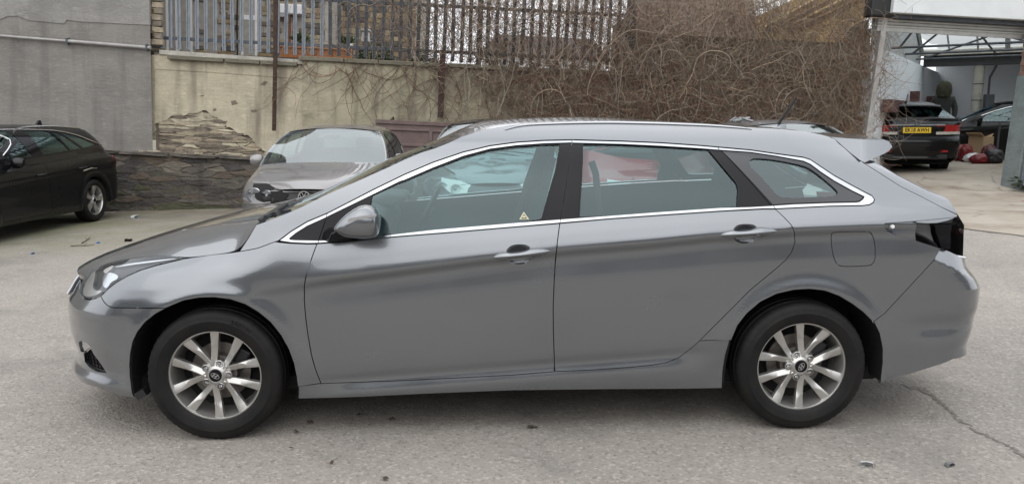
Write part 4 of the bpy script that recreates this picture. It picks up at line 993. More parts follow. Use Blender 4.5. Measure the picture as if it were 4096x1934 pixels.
    for x, y in ((.0, .36), (.0, -.36)):
        s_ = MB().box((x-.1, y, .52), (.5, .48, .16)).make('front_seat', M_cloth, root, bevel=.04)
        MB().box((x+.24, y, .84), (.14, .46, .60), (0,.28,0), .86).make('seat_back', M_cloth, s_, bevel=.05); MB().box((x+.36, y, 1.20), (.09, .25, .17), (0,.2,0)).make('head_restraint', M_cloth, s_, bevel=.03)
    rs = MB().box((.98, 0, .82), (.16, 1.2, .60), (0,.35,0)).make('rear_seat', M_cloth, root, bevel=.05)
    MB().prism([(x0-.05, z0-.03), (x0+.30, z0+.02), (x0+.36, z0-.06), (x0+.30, z0-.4), (x0-.05, z0-.4)], -.68, .68).make('dashboard', M_trim, root, bevel=.02)
    MB().box((x0+.72, 0, P['h']-.17), (.03, .22, .06)).make('rear_view_mirror', M_dark, root, bevel=.01)
    for y0, y1 in () if P.get('no_wipers') else ((-.5, .05), (.12, .62)): MB().tube([(x0-.05, y0, z0+.062), (x0+.01, (y0+y1)/2, z0+.095), (x0+.04, y1, z0+.105)], .008, 5).make('wiper', M_dark, root)
    return S
def hatch(belt_dz=0.0):
    P = dict(hw=.893, h=1.48, axles=(-1.288, 1.288), R=.316, belt=[(-2.3,.70+belt_dz),(-1.9,.74),(-1.3,.84),(-.95,.905),(0,.95),(1.0,.985),(1.6,1.0),(2.2,.99)],
        edge=[(-2.03,.735),(-1.8,.825),(-1.5,.885),(-1.2,.925),(-.95,.965),(-.70,1.10),(-.40,1.245),(-.08,1.375),(.25,1.425),(.75,1.435),(1.2,1.41),(1.62,1.355),(1.80,1.20),(1.94,1.0),(1.99,.85),(1.99,.66)], segs=(4, 7, 11, 13),
        nose=[(.0,-1.9),(.2,-2.12),(.3,-2.16),(.5,-2.16),(.62,-2.14),(.72,-2.09),(.80,-1.99),(.9,-1.7),(1.1,-1.4)], tail=[(.0,1.85),(.3,2.02),(.55,2.04),(.7,2.03),(.9,2.04),(1.0,2.02),(1.2,1.92),(1.36,1.76),(1.5,1.62)],
        doors=[[(-.93,.93),(-.10,.955),(.16,.96),(.20,.30),(.12,.25),(-.80,.25),(-.92,.45),(-.97,.75)], [(.175,.96),(.90,.99),(1.12,.99),(1.10,.80),(.98,.62),(.86,.42),(.72,.27),(.22,.25)]],
        dlo=[(-.80,.955),(-.55,1.10),(-.25,1.235),(.05,1.335),(.35,1.372),(.75,1.372),(1.15,1.345),(1.45,1.28),(1.52,1.12),(1.45,1.02),(1.0,1.005),(0,.97)],
        windows=[[(-.55,.985),(-.38,1.14),(-.10,1.265),(.08,1.325),(.12,1.33),(.17,.99)], [(.25,.99),(.22,1.345),(.75,1.35),(.98,1.335),(1.10,1.02)], [(1.06,1.315),(1.15,1.315),(1.40,1.25),(1.46,1.12),(1.40,1.04),(1.18,1.025)]],
        side_lamps=[], grille_z=(.52,.655))
    return P
def xnose(S, y, z):
    lo, hi = float(S.xn(z)), float(S.xn(z))+.75
    for _ in range(30):
        m_ = (lo+hi)/2
        if float(S.Y(m_, z)) < abs(y): lo = m_
        else: hi = m_
    return hi
# ------------------------------------------------------------------ the lie of the yard
def sst_np(a, b, x):
    t = np.clip((x-a)/(b-a), 0, 1); return t*t*(3-2*t)
def gz(x, y):
    x = np.asarray(x, float); y = np.asarray(y, float)
    a = .017*x*sst_np(-.6, 4.5, y); b = .22+.04*(x-9)+.09*(np.minimum(y, 11)-9.3)
    wv = sst_np(4.5, 7.5, x)*sst_np(6, 9.5, y); far = sst_np(16, 40, np.abs(x)+np.abs(y)*.5)
    return (a*(1-wv)+b*wv)*(1-far)
def G(x, y): return float(gz(x, y))
def ground_at(x, y):
    d = rays([(x, y)])[0]; t = -CAM[2]/d[2]
    for _ in range(40):
        p = CAM+d*t; t = t+.7*(p[2]-G(p[0], p[1]))/(-d[2])
    return CAM+d*t

# ------------------------------------------------------------------ parked cars
M_golf = paint('dull_grey_paint', (.21,.20,.20), .45, .36)
M_blackp = paint('black_paint', (.003,.0035,.0045), 0.0, .3, .38); M_blackp.node_tree.nodes['Principled BSDF'].inputs['Specular IOR Level'].default_value = .2
M_darkp = paint('dark_blue_grey_paint', (.030,.033,.040), .4, .28)
M_redp = paint('red_paint', (.36,.012,.018), .2, .32)
M_silv = paint('silver_grey_paint', (.25,.255,.27), .7, .34)
E90 = (0, 0, math.pi/2)
w_five = wheel_multi(spoke='five', logo=False, R=.330, rim=.235, width=.225); w_ten = w1
def parked(nm, label, x, y, P, M_paint, wheel, rot=E90, z=None, **k):
    r = empty(nm, (x, y, G(x, y) if z is None else z), rot, label, 'car'); S = generic_car(r, P, M_paint, wheel, **k); return r, S

# black estate at the far left
def conv(pts, X, x0=7.08, g=-.09):
    d = rays([(a/2.339, 440+b/2.339) for a, b in pts]); t = (X-CAM[0])/d[:,0]; p = CAM+d*t[:,None]
    return [(float(q[1]-x0), float(q[2]-g)) for q in p]
P = hatch(); P.update(hw=.905, h=1.51, axles=(-1.331, 1.331), R=.325)
P['edge'] = [(-2.05,.80),(-1.8,.86),(-1.4,.93),(-1.0,.99),(-.8,1.10),(-.45,1.27),(-.12,1.40),(.3,1.462),(.9,1.468),(1.4,1.448),(1.85,1.395),(2.02,1.27),(2.20,1.04),(2.29,.90),(2.31,.66)]; P['segs'] = (3, 6, 10, 12)
P['nose'] = [(z, x-.08) for z, x in P['nose']]; P['tail'] = [(.0,2.15),(.3,2.32),(.55,2.36),(.75,2.36),(.9,2.33),(1.05,2.28),(1.25,2.14),(1.4,2.02),(1.5,1.95)]; P['rear'] = (.55, 3.0, 2.0)
fw = conv([(180,468),(120,440),(30,330),(0,290)], -6.33)
P['windows'] = [[(-.62,1.02),(-.42,1.16),(-.15,1.29)]+conv([(110,210),(200,196),(268,190),(362,432),(190,466)], -6.36), conv([(388,190),(570,196),(652,378),(445,413)], -6.36), conv([(590,202),(632,206),(752,356),(668,373)], -6.36), conv([(655,208),(760,242),(888,320),(775,352)], -6.36)]
P['dlo'] = [(-.85,.985),(-.62,1.10),(-.20,1.31)]+conv([(90,205),(200,182),(400,180),(630,188),(760,225),(920,325),(765,368),(440,428),(180,480)], -6.36)
P['chrome'] = [[(-.62,1.11),(-.20,1.32)]+conv([(90,202),(200,180),(400,178),(630,186),(760,222),(920,322),(998,335)], -6.36)]
P['doors'] = [[(-.95,.93),(.0,.965),(.155,.97),(.20,.30),(.12,.25),(-.82,.25),(-.95,.45),(-1.0,.75)], [(.17,.97),(.95,1.02),(1.20,1.03),(1.14,.84),(1.0,.66),(.90,.45),(.76,.28),(.22,.25)]]
P['side_lamps'] = [([(1.98,.98),(2.10,1.0),(2.27,.93),(2.28,.78),(2.16,.80),(2.02,.90)], M_red, 'tail_light')]
P['glass'] = M_glass
astra, S_a = parked('estate_car', 'black estate car parked at the far left against the grey rendered building', -7.216, 7.084, P, M_blackp, w_five, z=-.09, rot=(0,0,math.radians(85)))
for sd in (-1, 1):
    q = [(x, sd*(float(S_a.Y(x, z))-.01), z+.012) for x, z in smooth_line([(-.05,1.415),(.1,1.45),(.5,1.468),(1.0,1.466),(1.6,1.425)], 14, 1)]
    MB().tube(q, .013, 6).make('roof_rail', M_satin, astra, smooth=True)
MB().prism([(1.36,1.50),(1.43,1.565),(1.47,1.57),(1.50,1.49)], -.018, .018).make('aerial_fin', M_black, astra, bevel=.006)
q = [(x, -(float(S_a.Y(x, z))+.004), z) for x, z in [(1.02,.80),(1.12,.815),(1.25,.83),(1.40,.815)]]
MB().tube(q, [.012,.012,.01,.006], 6).make('side_trim', M_satin, astra)

# grey hatchback with the broken nose
P = hatch(); P['side_lamps'] = [([(-2.135,.585),(-2.09,.70),(-2.01,.765),(-1.86,.805),(-1.72,.795),(-1.86,.72),(-1.98,.62),(-2.06,.585)], M_void, 'lamp_cavity')]
P['grille_z'] = (.52, .715); P['no_wipers'] = True
def bent(co):
    k = math.exp(-((co.x+1.95)/.16)**2); co.z += .006*k*math.sin(co.y*9+.7)+.022*k*max(0, co.y)+.004*k-.006*math.exp(-((co.x+1.75)/.1)**2-((co.y-.1)/.2)**2); return co
golf, S_g = parked('hatchback_car', 'dull grey hatchback facing the camera with its headlight broken out of the wing', -2.19, 6.95, P, M_golf, w_five, z=-.07, bonnet_fn=bent)
def lamp_set(root, S, sd, both=True):
    for y, z, r_, nm in ((.63, .665, .088, 'headlight'), (.455, .675, .060, 'indicator_lamp')):
        x = xnose(S, y, z)-.005
        h = MB().lathe([(0,.055),(r_*.45,.045),(r_*.8,.02),(r_,-.02),(r_*1.04,-.015),(r_*1.02,.06)], 24, axis='x', c=(x, sd*y, z)).make(nm, M_refl, root, smooth=True)
        MB().lathe([(0,-.03),(r_*.6,-.028),(r_*.95,-.018)], 24, axis='x', c=(x, sd*y, z)).make('lamp_glass', M_lens, h, smooth=True)
        MB().lathe([(0,-.005),(.018,-.003),(.02,.03)], 12, axis='x', c=(x, sd*y, z)).make('bulb_shield', M_satin, h, smooth=True)
for sd in (-1, 1): lamp_set(golf, S_g, sd)
gb = MB()
for sd in (-1, 1):
    pts = [(xnose(S_g, y, z)-.012, sd*y, z) for y, z in ((.80,.62),(.66,.575),(.50,.585),(.40,.60))]
    MB().tube(pts, .010, 6).make('lamp_frame', M_golf, golf, smooth=True)
for z in (.535, .565, .598, .632):
    pts = [(xnose(S_g, abs(u)*.40, z)+.012 if abs(u) > .05 else float(S_g.xn(z))+.014, .40*u, z) for u in np.linspace(-1, 1, 17)]
    MB().tube(pts, .007 if z > .54 else .008, 5).make('grille_bar', M_dark if z > .54 else M_chrome, golf, smooth=True)
bx = float(S_g.xn(.655))-.012
bd = MB().lathe([(0,.0),(.072,.0),(.072,.03)], 32, axis='x', c=(bx, 0, .665)).make('emblem', M_black, golf, smooth=True)
em = MB(); em.lathe([(.060,-.004),(.060,-.009),(.071,-.009),(.073,-.002)], 32, axis='x', c=(bx, 0, .665))
def stroke(a, b, wd=.0085):
    (y0, z0), (y1, z1) = a, b; d = Vector((y1-y0, z1-z0)).normalized(); n = Vector((-d.y, d.x))*wd/2
    v = [(bx-.009, -(y0+n.x), .665+z0+n.y), (bx-.009, -(y0-n.x), .665+z0-n.y), (bx-.009, -(y1-n.x), .665+z1-n.y), (bx-.009, -(y1+n.x), .665+z1+n.y)]
    em.add(v+[(x+.006, y, z) for x, y, z in v], [(0,1,2,3),(7,6,5,4),(0,4,5,1),(1,5,6,2),(2,6,7,3),(3,7,4,0)])
for a, b in (((-.026,.054),(0,.006)), ((.026,.054),(0,.006)), ((-.048,.034),(-.022,-.050)), ((-.022,-.050),(0,-.006)), ((0,-.006),(.022,-.050)), ((.022,-.050),(.048,.034))): stroke(a, b)
em.make('emblem_letters', M_refl, bd)
torn = MB().prism([(-2.05,.69),(-1.99,.70),(-1.97,.725),(-2.04,.715)], .10, .17).make('torn_plastic', M_dark, golf)

# dark hatchback with the crumpled bonnet
P = hatch(); P['side_lamps'] = [([(-2.10,.62),(-2.05,.73),(-1.95,.775),(-1.76,.80),(-1.92,.70),(-2.02,.63)], M_clearlamp, 'headlight')]
rnd = np.random.RandomState(3)
bumps = [(rnd.uniform(-2, -1.1), rnd.uniform(-.6, .6), rnd.uniform(.08, .25), rnd.uniform(-.03, .05)) for _ in range(16)]
def crumple(co, amp=1.0, lift=.0):
    z = 0
    for bx_, by_, r_, h_ in bumps: z += h_*math.exp(-((co.x-bx_)**2+(co.y-by_)**2)/r_**2)
    co.z += amp*z+lift*math.exp(-((co.x+1.5)/.35)**2); return co
dark, S_d = parked('hatchback_car', 'dark hatchback with a crumpled bonnet, seen through the front window of the grey estate', .02, 6.75, P, M_darkp, w_five, bonnet_fn=crumple, M_bonnet=paint('sky_reflection_paint', (.20,.21,.22), .7, .3))  # pale bonnet colour paints in the sky reflected by the dark bodywork
for sd in (-1, 1): lamp_set(dark, S_d, sd)
# red car, bonnet folded up
P = hatch(); P['side_lamps'] = [([(-2.10,.62),(-2.05,.73),(-1.95,.775),(-1.76,.80),(-1.92,.70),(-2.02,.63)], M_clearlamp, 'headlight')]
P['edge'] = [(x, z+(.13 if x < -.9 else -.05 if x > -.3 else 0)) for x, z in P['edge']]
rnd2 = np.random.RandomState(11); creases = [(rnd2.uniform(0, 6.28), rnd2.uniform(6, 16), rnd2.uniform(0, 6.28), rnd2.uniform(.006, .014)) for _ in range(9)]
def fold(co):
    z = 0
    for a, f, p, h in creases: z += h*abs(math.sin((co.x*math.cos(a)+co.y*math.sin(a))*f+p))
    k = sst(-2.1, -1.9, co.x)*(1-.9*sst(-1.35, -1.0, co.x)); co.z += (z*2.0-.03)*k+.10*math.exp(-((co.x+1.45)/.30)**2-((co.y-.05)/.6)**2); return co
red, S_r = parked('hatchback_car', 'crumpled red car glimpsed through the rear door window of the grey estate', 1.98, 6.75, P, M_redp, w_five, z=-.03, bonnet_fn=fold)
# silver-grey car behind the estate's tail
P = hatch(); P['side_lamps'] = [([(-2.10,.62),(-2.05,.73),(-1.95,.775),(-1.76,.80),(-1.92,.70),(-2.02,.63)], M_clearlamp, 'headlight')]
silv, S_s = parked('hatchback_car', 'pale grey car whose roof shows above the tail of the grey estate', 4.05, 6.55, P, M_silv, w_five, z=-.03)
MB().tube([(.55, -.1, 1.475), (.66, -.1, 1.74)], [.006,.003], 5).make('aerial_mast', M_rubber, silv)
rr = MB(); M_galv_foil = mat('crumpled_foil', (.22,.225,.23), .4, .5)
for k_ in range(7):
    a = random.uniform(0, 6.28); rr.tube([(.1+random.uniform(-.1, .1), .62+random.uniform(-.08, .06), 1.44), (.12+random.uniform(-.15, .15), .62+random.uniform(-.15, .08), 1.50), (.1+random.uniform(-.25, .2), .66+random.uniform(-.2, .1), 1.455)], .018, 5)
rr.make('torn_foil', M_galv_foil, silv, kind='stuff')
# ------------------------------------------------------------------ the place: everything built upright leans with the true vertical (the yard slopes)
TT = .050; cT, sT = math.cos(TT), math.sin(TT); YW = 10.1
def toT(p): return (cT*p[0]-sT*p[2], p[1], sT*p[0]+cT*p[2])
def fromT(p): return (cT*p[0]+sT*p[2], p[1], -sT*p[0]+cT*p[2])
def tpx(pts, Y):
    return [(toT(p)[0], toT(p)[2]) for p in aty(pts, Y)]
def tdep(x, y, D): return toT(at_depth(x, y, D))
class TB(MB):
    """solids in the leaning frame, hung below a thing whose base is at root['_b']"""
    def make(s, name, m, root=None, **k):
        b = BASE.get(root.name if root else '', (0,0,0)); s.v = [(x-b[0], y-b[1], z-b[2]) for x, y, z in s.v]
        o = MB.make(s, name, m, root, **k)
        return o
BASE = {}
def tthing(name, base, label, category, group=None):
    o = empty(name, fromT(base), (0, TT, 0), label, category, group); BASE[o.name] = base; return o
def tloc(o, root): BASE[o.name] = BASE[root.name]; return o

# stone, render and concrete
def wall_mat(name, col, stain, moss=None, nscale=1.6, streak=0.5, bump=.35, fine=.12):
    m = mat(name, col, .92); t = m.node_tree; b = t.nodes['Principled BSDF']; L = t.links
    tcn = t.nodes.new('ShaderNodeTexCoord')
    def noise(scale, det, sx=1, sy=1, sz_=1):
        mp = t.nodes.new('ShaderNodeMapping'); mp.inputs['Scale'].default_value = (sx, sy, sz_); L.new(tcn.outputs['Object'], mp.inputs[0])
        n = t.nodes.new('ShaderNodeTexNoise'); n.inputs['Scale'].default_value = scale; n.inputs['Detail'].default_value = det; n.inputs['Roughness'].default_value = .6; L.new(mp.outputs[0], n.inputs['Vector']); return n.outputs['Fac']
    def ramp(f, a, b2):
        r = t.nodes.new('ShaderNodeMapRange'); r.inputs[1].default_value = a; r.inputs[2].default_value = b2; L.new(f, r.inputs[0]); return r.outputs[0]
    def mixc(f, a, b2):
        n = t.nodes.new('ShaderNodeMix'); n.data_type = 'RGBA'; L.new(f, n.inputs[0])
        for s_, v in ((6, a), (7, b2)):
            if isinstance(v, tuple): n.inputs[s_].default_value = (*v, 1)
            else: L.new(v, n.inputs[s_])
        return n.outputs[2]
    c = mixc(ramp(noise(nscale, 8, 1, 1, 1.6), .38, .66), col, tuple(x*.72 for x in col))
    c = mixc(ramp(noise(nscale*5, 10, 1, 1, 1.8), .52, .80), c, tuple(min(1, x*1.22) for x in col))
    s1 = t.nodes.new('ShaderNodeMath'); s1.operation = 'MULTIPLY'; s1.inputs[1].default_value = streak; L.new(ramp(noise(2.4, 6, 1.6, 1, .16), .50, .72), s1.inputs[0]); c = mixc(s1.outputs[0], c, stain)
    if moss: c = mixc(ramp(noise(2.0, 9), .60, .74), c, moss)
    f = t.nodes.new('ShaderNodeMath'); f.operation = 'MULTIPLY'; f.inputs[1].default_value = fine*3; L.new(ramp(noise(38, 6), .35, .75), f.inputs[0]); c = mixc(f.outputs[0], c, tuple(x*.55 for x in col))
    L.new(c, b.inputs['Base Color'])
    bp = t.nodes.new('ShaderNodeBump'); bp.inputs['Strength'].default_value = bump; bp.inputs['Distance'].default_value = .03; L.new(noise(11, 9, 1, 1, 2.2), bp.inputs['Height']); L.new(bp.outputs[0], b.inputs['Normal'])
    return m
M_stones = [wall_mat('stone_%s' % n, c, c2, (.085,.085,.045), 3.2, .6, .9, .2) for n, c, c2 in (
    ('grey', (.135,.120,.102), (.05,.047,.046)), ('dark', (.085,.077,.072), (.032,.03,.03)), ('brown', (.14,.112,.088), (.055,.045,.038)), ('green', (.10,.10,.062), (.045,.046,.03)), ('pale', (.21,.185,.15), (.09,.08,.065)))]
M_peel = [mat('walling_%s' % n, c, .92, noise=.45, nscale=8, col2=c2, bump=.5, bscale=25) for n, c, c2 in (
    ('a', (.34,.285,.21), (.20,.165,.125)), ('b', (.265,.22,.17), (.14,.12,.095)), ('c', (.41,.355,.26), (.26,.215,.155)), ('d', (.20,.168,.13), (.095,.082,.067)))]
M_mortar = mat('old_mortar', (.105,.095,.078), .95, noise=.5, nscale=12, bump=.5, bscale=40)
M_grey = M_grey
M_render = wall_mat('grey_render', (.245,.232,.215), (.125,.118,.112), None, 1.3, .8)
M_render2 = wall_mat('grey_render_upper', (.285,.275,.26), (.18,.172,.165), None, 1.1, .5)
M_cream = wall_mat('cream_render', (.50,.45,.335), (.19,.16,.125), (.30,.27,.21), 1.7, .9)
M_beige = wall_mat('beige_render', (.40,.365,.265), (.115,.105,.075), (.15,.15,.085), 1.2, .9)
M_coping = wall_mat('coping_stone', (.17,.155,.115), (.07,.07,.045), (.08,.09,.035), 3, .4, .6)
M_conc = wall_mat('pale_concrete', (.46,.44,.39), (.22,.21,.17), None, 3, .4)
M_galv = mat('galvanised_steel', (.26,.29,.33), .55, .55, noise=.35, nscale=14)
M_galvd = mat('weathered_steel', (.10,.11,.125), .6, .4, noise=.45, nscale=10)
M_rust = mat('rusty_steel', (.075,.042,.032), .85, .2, noise=.5, nscale=16, bump=.3, bscale=60)
M_pipe = mat('grey_conduit', (.36,.35,.34), .5, .1, noise=.3, nscale=6)
M_brown = mat('brown_sheet_metal', (.175,.125,.115), .6, .15, noise=.3, nscale=5, bump=.06, bscale=30)

def rough_block(mb, cx, y0, cz, w_, d_, h_, r=.012, n=2):
    """a stone: box with knocked-off, uneven corners"""
    j = lambda a: random.uniform(-a, a)
    v = []
    for yy, k in ((y0, 1.0), (y0-d_*.75, .97), (y0-d_, .84)):
        for sx, sz_ in ((-1,-1),(0,-1.03),(1,-1),(1.02,0),(1,1),(0,1.04),(-1,1),(-1.02,0)):
            v.append((cx+sx*w_/2*k+j(r), yy+j(r*.6), cz+sz_*h_/2*k+j(r*.8)))
    f = [tuple(16+i for i in range(8))]
    for a in (0, 8): f += [(a+i, a+(i+1) % 8, a+8+(i+1) % 8, a+8+i) for i in range(8)]
    return mb.add(v, f)

# --- grey rendered building at the left
gb_ = tthing('rendered_building', (-10, 10.0, -1.0), 'tall grey rendered building side behind the black estate car', 'building')
cor = tpx([(598,0),(612,588)], 10.0); xr = cor[0][0]
TB().add([(-40,10,-1.2),(xr,10,-1.2),(xr-3.4,16,-1.2),(-40,16,-1.2),(-40,10,9.2),(xr,10,9.2),(xr-3.4,16,9.2),(-40,16,9.2)], [(3,2,1,0),(4,5,6,7),(0,1,5,4),(1,2,6,5),(2,3,7,6),(3,0,4,7)]).make('wall', M_render, gb_)
for k_ in range(16):
    mb = TB(); rough_block(mb, xr+.09+random.uniform(-.02, .02), 10.13, 2.52+k_*.105, .17+random.uniform(-.04, .04), .06, .095, .008); mb.make('quoin_stone', M_peel[k_ % 4], gb_)
up = tpx([(-5000,-150),(-700,70),(0,78),(30,66),(70,64),(115,82),(180,88),(255,95),(268,80),(330,88),(430,92),(500,96),(599,100)], 9.99)
TB().prism([(x, z) for x, z in up]+[(xr, 9.2), (-40, 9.2)], 9.988, 10.05).make('upper_render', M_render2, gb_)
b0, b1, b2 = tpx([(-500,104),(270,165),(604,192)], 9.95); pl = tthing('drain_pipe', (b0[0], 9.95, b0[1]), 'thin grey pipe running level across the grey rendered wall', 'pipe')
TB().tube([(b0[0], 9.945, b0[1]), (b1[0], 9.945, b1[1])], .023, 10).make('pipe_run', M_pipe, pl, smooth=True)
TB().tube([(b1[0], 9.945, b1[1]), (b2[0], 9.945, b2[1])], .031, 10).make('pipe_run', M_pipe, pl, smooth=True)
for q in (b1, tpx([(588,190)], 9.95)[0]): TB().box((q[0], 9.955, q[1]), (.035,.09,.11)).make('pipe_clip', M_galvd, pl, bevel=.008)
# --- rough stone plinth wall
ph = tthing('stone_wall', (-5.5, 9.8, -.5), 'low rough stone wall with a ledge, between the black estate and the grey hatchback', 'wall')
zt_ = tpx([(700,624)], 9.75)[0][1]
TB().box((-5.2, 10.05, zt_/2-.6), (6.2, .52, zt_+1.16)).make('wall_core', M_mortar, ph)
def cells(pts, box, sx):
    """rubble: nearest-stone cells of scattered points, longer than high"""
    P = np.array(pts)*[1/sx, 1]; out = []
    for i in range(len(P)):
        poly = [np.array(p) for p in ((box[0]/sx, box[2]), (box[1]/sx, box[2]), (box[1]/sx, box[3]), (box[0]/sx, box[3]))]
        for k in np.argsort(np.linalg.norm(P-P[i], axis=1))[1:26]:
            m_ = (P[i]+P[k])/2; n = P[k]-P[i]; q = []
            for a, b in zip(poly, poly[1:]+poly[:1]):
                da, db = np.dot(a-m_, n), np.dot(b-m_, n)
                if da <= 0: q.append(a)
                if da*db < 0: q.append(a+(b-a)*da/(da-db))
            poly = q
            if len(poly) < 3: break
        if len(poly) >= 3: out.append(np.array(poly)*[sx, 1])
    return out
def rubble_stone(poly, y0, dep, gap=.010, j=.008):
    p = inset_poly(resample(poly, .13), gap)
    c = p.mean(0); n = len(p); p = p+np.random.uniform(-j, j, p.shape); mb = TB(); V = []
    for k, yy in ((1.0, y0), (.985, y0-dep*.65), (.86, y0-dep)):
        for q in p: V.append((c[0]+(q[0]-c[0])*k, yy+random.uniform(-.006, .006), c[1]+(q[1]-c[1])*k))
    f = [(a*n+i, a*n+(i+1) % n, a*n+n+(i+1) % n, a*n+n+i) for a in range(2) for i in range(n)]; f.append(tuple(2*n+i for i in range(n)))
    return mb.add(V, f)
rs_ = np.random.RandomState(4); pts_ = []
for r_ in range(14):
    for c_ in range(14): pts_.append((-8.0+(c_+rs_.uniform(-.48, .48)+.5*(r_ % 2))*.43, -.60+(r_+rs_.uniform(-.48, .48)+.4)*(zt_+.60)/14))
for pl_ in cells(pts_, (-8.2, -2.4, -.66, zt_-.01), 4.2):
    if len(pl_) < 3 or abs(area2(pl_)) < .006: continue
    cz_ = pl_[:,1].mean(); k = 3 if (cz_ < -.22 and random.random() < .45) else random.choice((0,0,1,1,2,2,4) if cz_ > zt_-.25 else (0,1,1,1,2,3,0,2))
    rubble_stone(pl_, 9.80, random.uniform(.004, .030), random.uniform(-.008, .004), .020).make('stone', M_stones[k], ph)
for i in range(7):
    x0 = -8.2+i*.86; mb = TB(); rough_block(mb, x0+.43, 9.86, zt_+.02, .85, .15, .055, .018); mb.make('ledge_slab', M_stones[random.choice((0,1,4))], ph)
    TB().box((x0+.43, 10.0, zt_+.005), (.85, .30, .04)).make('ledge_slab', M_conc if i < 3 else M_stones[0], ph, bevel=.01)
for i in range(26):
    x = random.uniform(-6.1, -3.2); s_ = random.uniform(.02, .06); mb = TB(); rough_block(mb, x, 9.86+random.uniform(-.1, .06), zt_+.055, s_*1.6, s_, s_*.5, .008); mb.make('rubble', M_peel[random.choice((0,2,2))], ph)
def ragged(p):
    out = []
    for a, b in zip(p, p[1:]+p[:1]):
        out.append(a); L_ = math.hypot(b[0]-a[0], b[1]-a[1])
        if a[1] > 430 and b[1] > 430 and a[0] < 1100:
            for k_ in range(1, int(L_/7)): t = k_/int(L_/7); out.append((a[0]+(b[0]-a[0])*t+random.uniform(-5, 5), a[1]+(b[1]-a[1])*t+random.uniform(-4, 4)))
    return out
# --- cream wall with the render fallen off its foot
cw = tthing('cream_wall', (-4.6, 10.1, .5), 'cream rendered retaining wall peeling to bare stone courses at its foot', 'wall')
xl, xr2 = cor[0][0]+.0, tpx([(1211,260)], 10.1)[0][0]; ztop = tpx([(900,232)], 10.1)[0][1]
TB().box(((xl+xr2)/2, 10.40, 1.2), (xr2-xl, .5, 2.3)).make('wall_core', M_peel[1], cw)
rag = ragged(px('Q', (88,1210),(90,1000),(85,480),(240,470),(600,500),(1040,545),(1410,575))+[(1211,560)]+px('Q', (1412,1400),(1240,1420),(1100,1330),(1010,1260),(960,1195),(900,1160),(840,1150),(800,1115),(745,1090),(760,1050),(700,1040),(640,1010),(600,985),(545,958),(500,985),(440,985),(400,1000),(330,990),(270,1010),(240,1035),(190,1060),(130,1075),(122,1215)))
TB().prism([tuple(p) for p in tpx(rag, 10.1)], 10.098, 10.16).make('render_coat', M_cream, cw)
for pp in (px('Q', (790,880),(830,870),(850,900),(800,915)), px('Q', (960,955),(1010,950),(1015,975),(970,975)), px('Q', (1040,735),(1080,705),(1110,710),(1080,745)), px('Q', (515,830),(560,825),(555,836)), px('Q', (630,950),(660,940),(665,960),(640,965))):
    TB().prism([tuple(p) for p in tpx(pp, 10.1)], 10.094, 10.10).make('broken_patch', M_peel[3], cw)
band = tpx(px('Q', (120,600),(620,628),(1410,685)), 10.1)
TB().prism([(p[0], p[1]) for p in band]+[(band[2][0], band[2][1]+.20), (band[1][0], band[1][1]+.245), (band[0][0], band[0][1]+.22)], 10.088, 10.10).make('render_band', M_cream, cw)
TB().prism([tuple(p) for p in tpx(px('Q', (100,480),(125,600),(125,1215),(90,1215)), 10.08)], 10.082, 10.10).make('corner_fillet', M_beige, cw)
pz = tpx(px('Q', (300,960)), 10.12)[0][1]; z = zt_+.02
reg = np.array(tpx(px('Q', (122,1330),(122,1060),(260,1000),(545,945),(700,1020),(840,1130),(1000,1230),(1150,1330),(1150,1420),(122,1420)), 10.12))
pts_ = []
nr_ = int((pz+.04-z)/.062)
for r_ in range(nr_):
    for c_ in range(11): pts_.append((xl+.1+(c_+rs_.uniform(-.45, .45)+.5*(r_ % 2))*.26, z+(r_+.5+rs_.uniform(-.38, .38))*.062))
for pl_ in cells(pts_, (xl+.06, xr2, z, pz+.05), 6.5):
    if not inside(reg, pl_.mean(0)[None])[0] or abs(area2(pl_)) < .002: continue
    rubble_stone(pl_, 10.126, random.uniform(.003, .026), random.uniform(-.003, .003), .008).make('stone', M_cream if random.random() < .16+.35*(pl_[:,1].mean() > pz-.22) else random.choice(M_peel), cw)
c0 = tpx(px('Q', (165,432),(700,462),(1410,520)), 10.05)
TB().prism([(c0[0][0], c0[0][1]-.075), (c0[2][0], c0[2][1]-.075), (c0[2][0], c0[2][1]+.0), (c0[0][0], c0[0][1]+.0)], 10.06, 10.5).make('coping_bed', M_conc, cw)
for a, b in ((235,725),(735,1040),(1046,1365)):
    q = tpx(px('Q', (a, 470+(a-235)*.055), (b, 470+(b-235)*.055)), 10.0); z0 = q[0][1]-.03
    TB().prism([(q[0][0], q[0][1]-.085), (q[1][0]-.01, q[1][1]-.085), (q[1][0]-.01, q[1][1]-.015), (q[0][0], q[0][1]-.015)], 9.995, 10.10).make('coping_slab', M_coping, cw, bevel=.008)
# --- beige retaining wall with coping
bw = tthing('beige_wall', (1.0, 10.1, 0), 'beige rendered retaining wall with stained streaks and a coping of long stones', 'wall')
xe = 6.3; zc0 = 2.33
TB().box(((xr2+xe)/2, 10.35, .9), (xe-xr2, .56, 2*(zc0-.9))).make('wall', M_beige, bw)
x = xr2-.06; i = 0
while x < 3.4:
    w_ = random.uniform(.58, .66)+(.0 if i else .15); TB().box((x+w_/2, 10.27, zc0+.035+random.uniform(-.006, .006)), (w_-.012, .52, .075)).make('coping_stone', M_coping, bw, bevel=.012); x += w_; i += 1
TB().box((2.35+2.0, 10.40, 2.62), (4.0, .40, .46)).make('raised_wall', M_coping, bw)
q = tpx(px('V', (180,620),(190,620),(184,800),(178,800)), 10.06); TB().prism([tuple(p) for p in q], 10.06, 10.08).make('wall_scar', M_conc, bw)
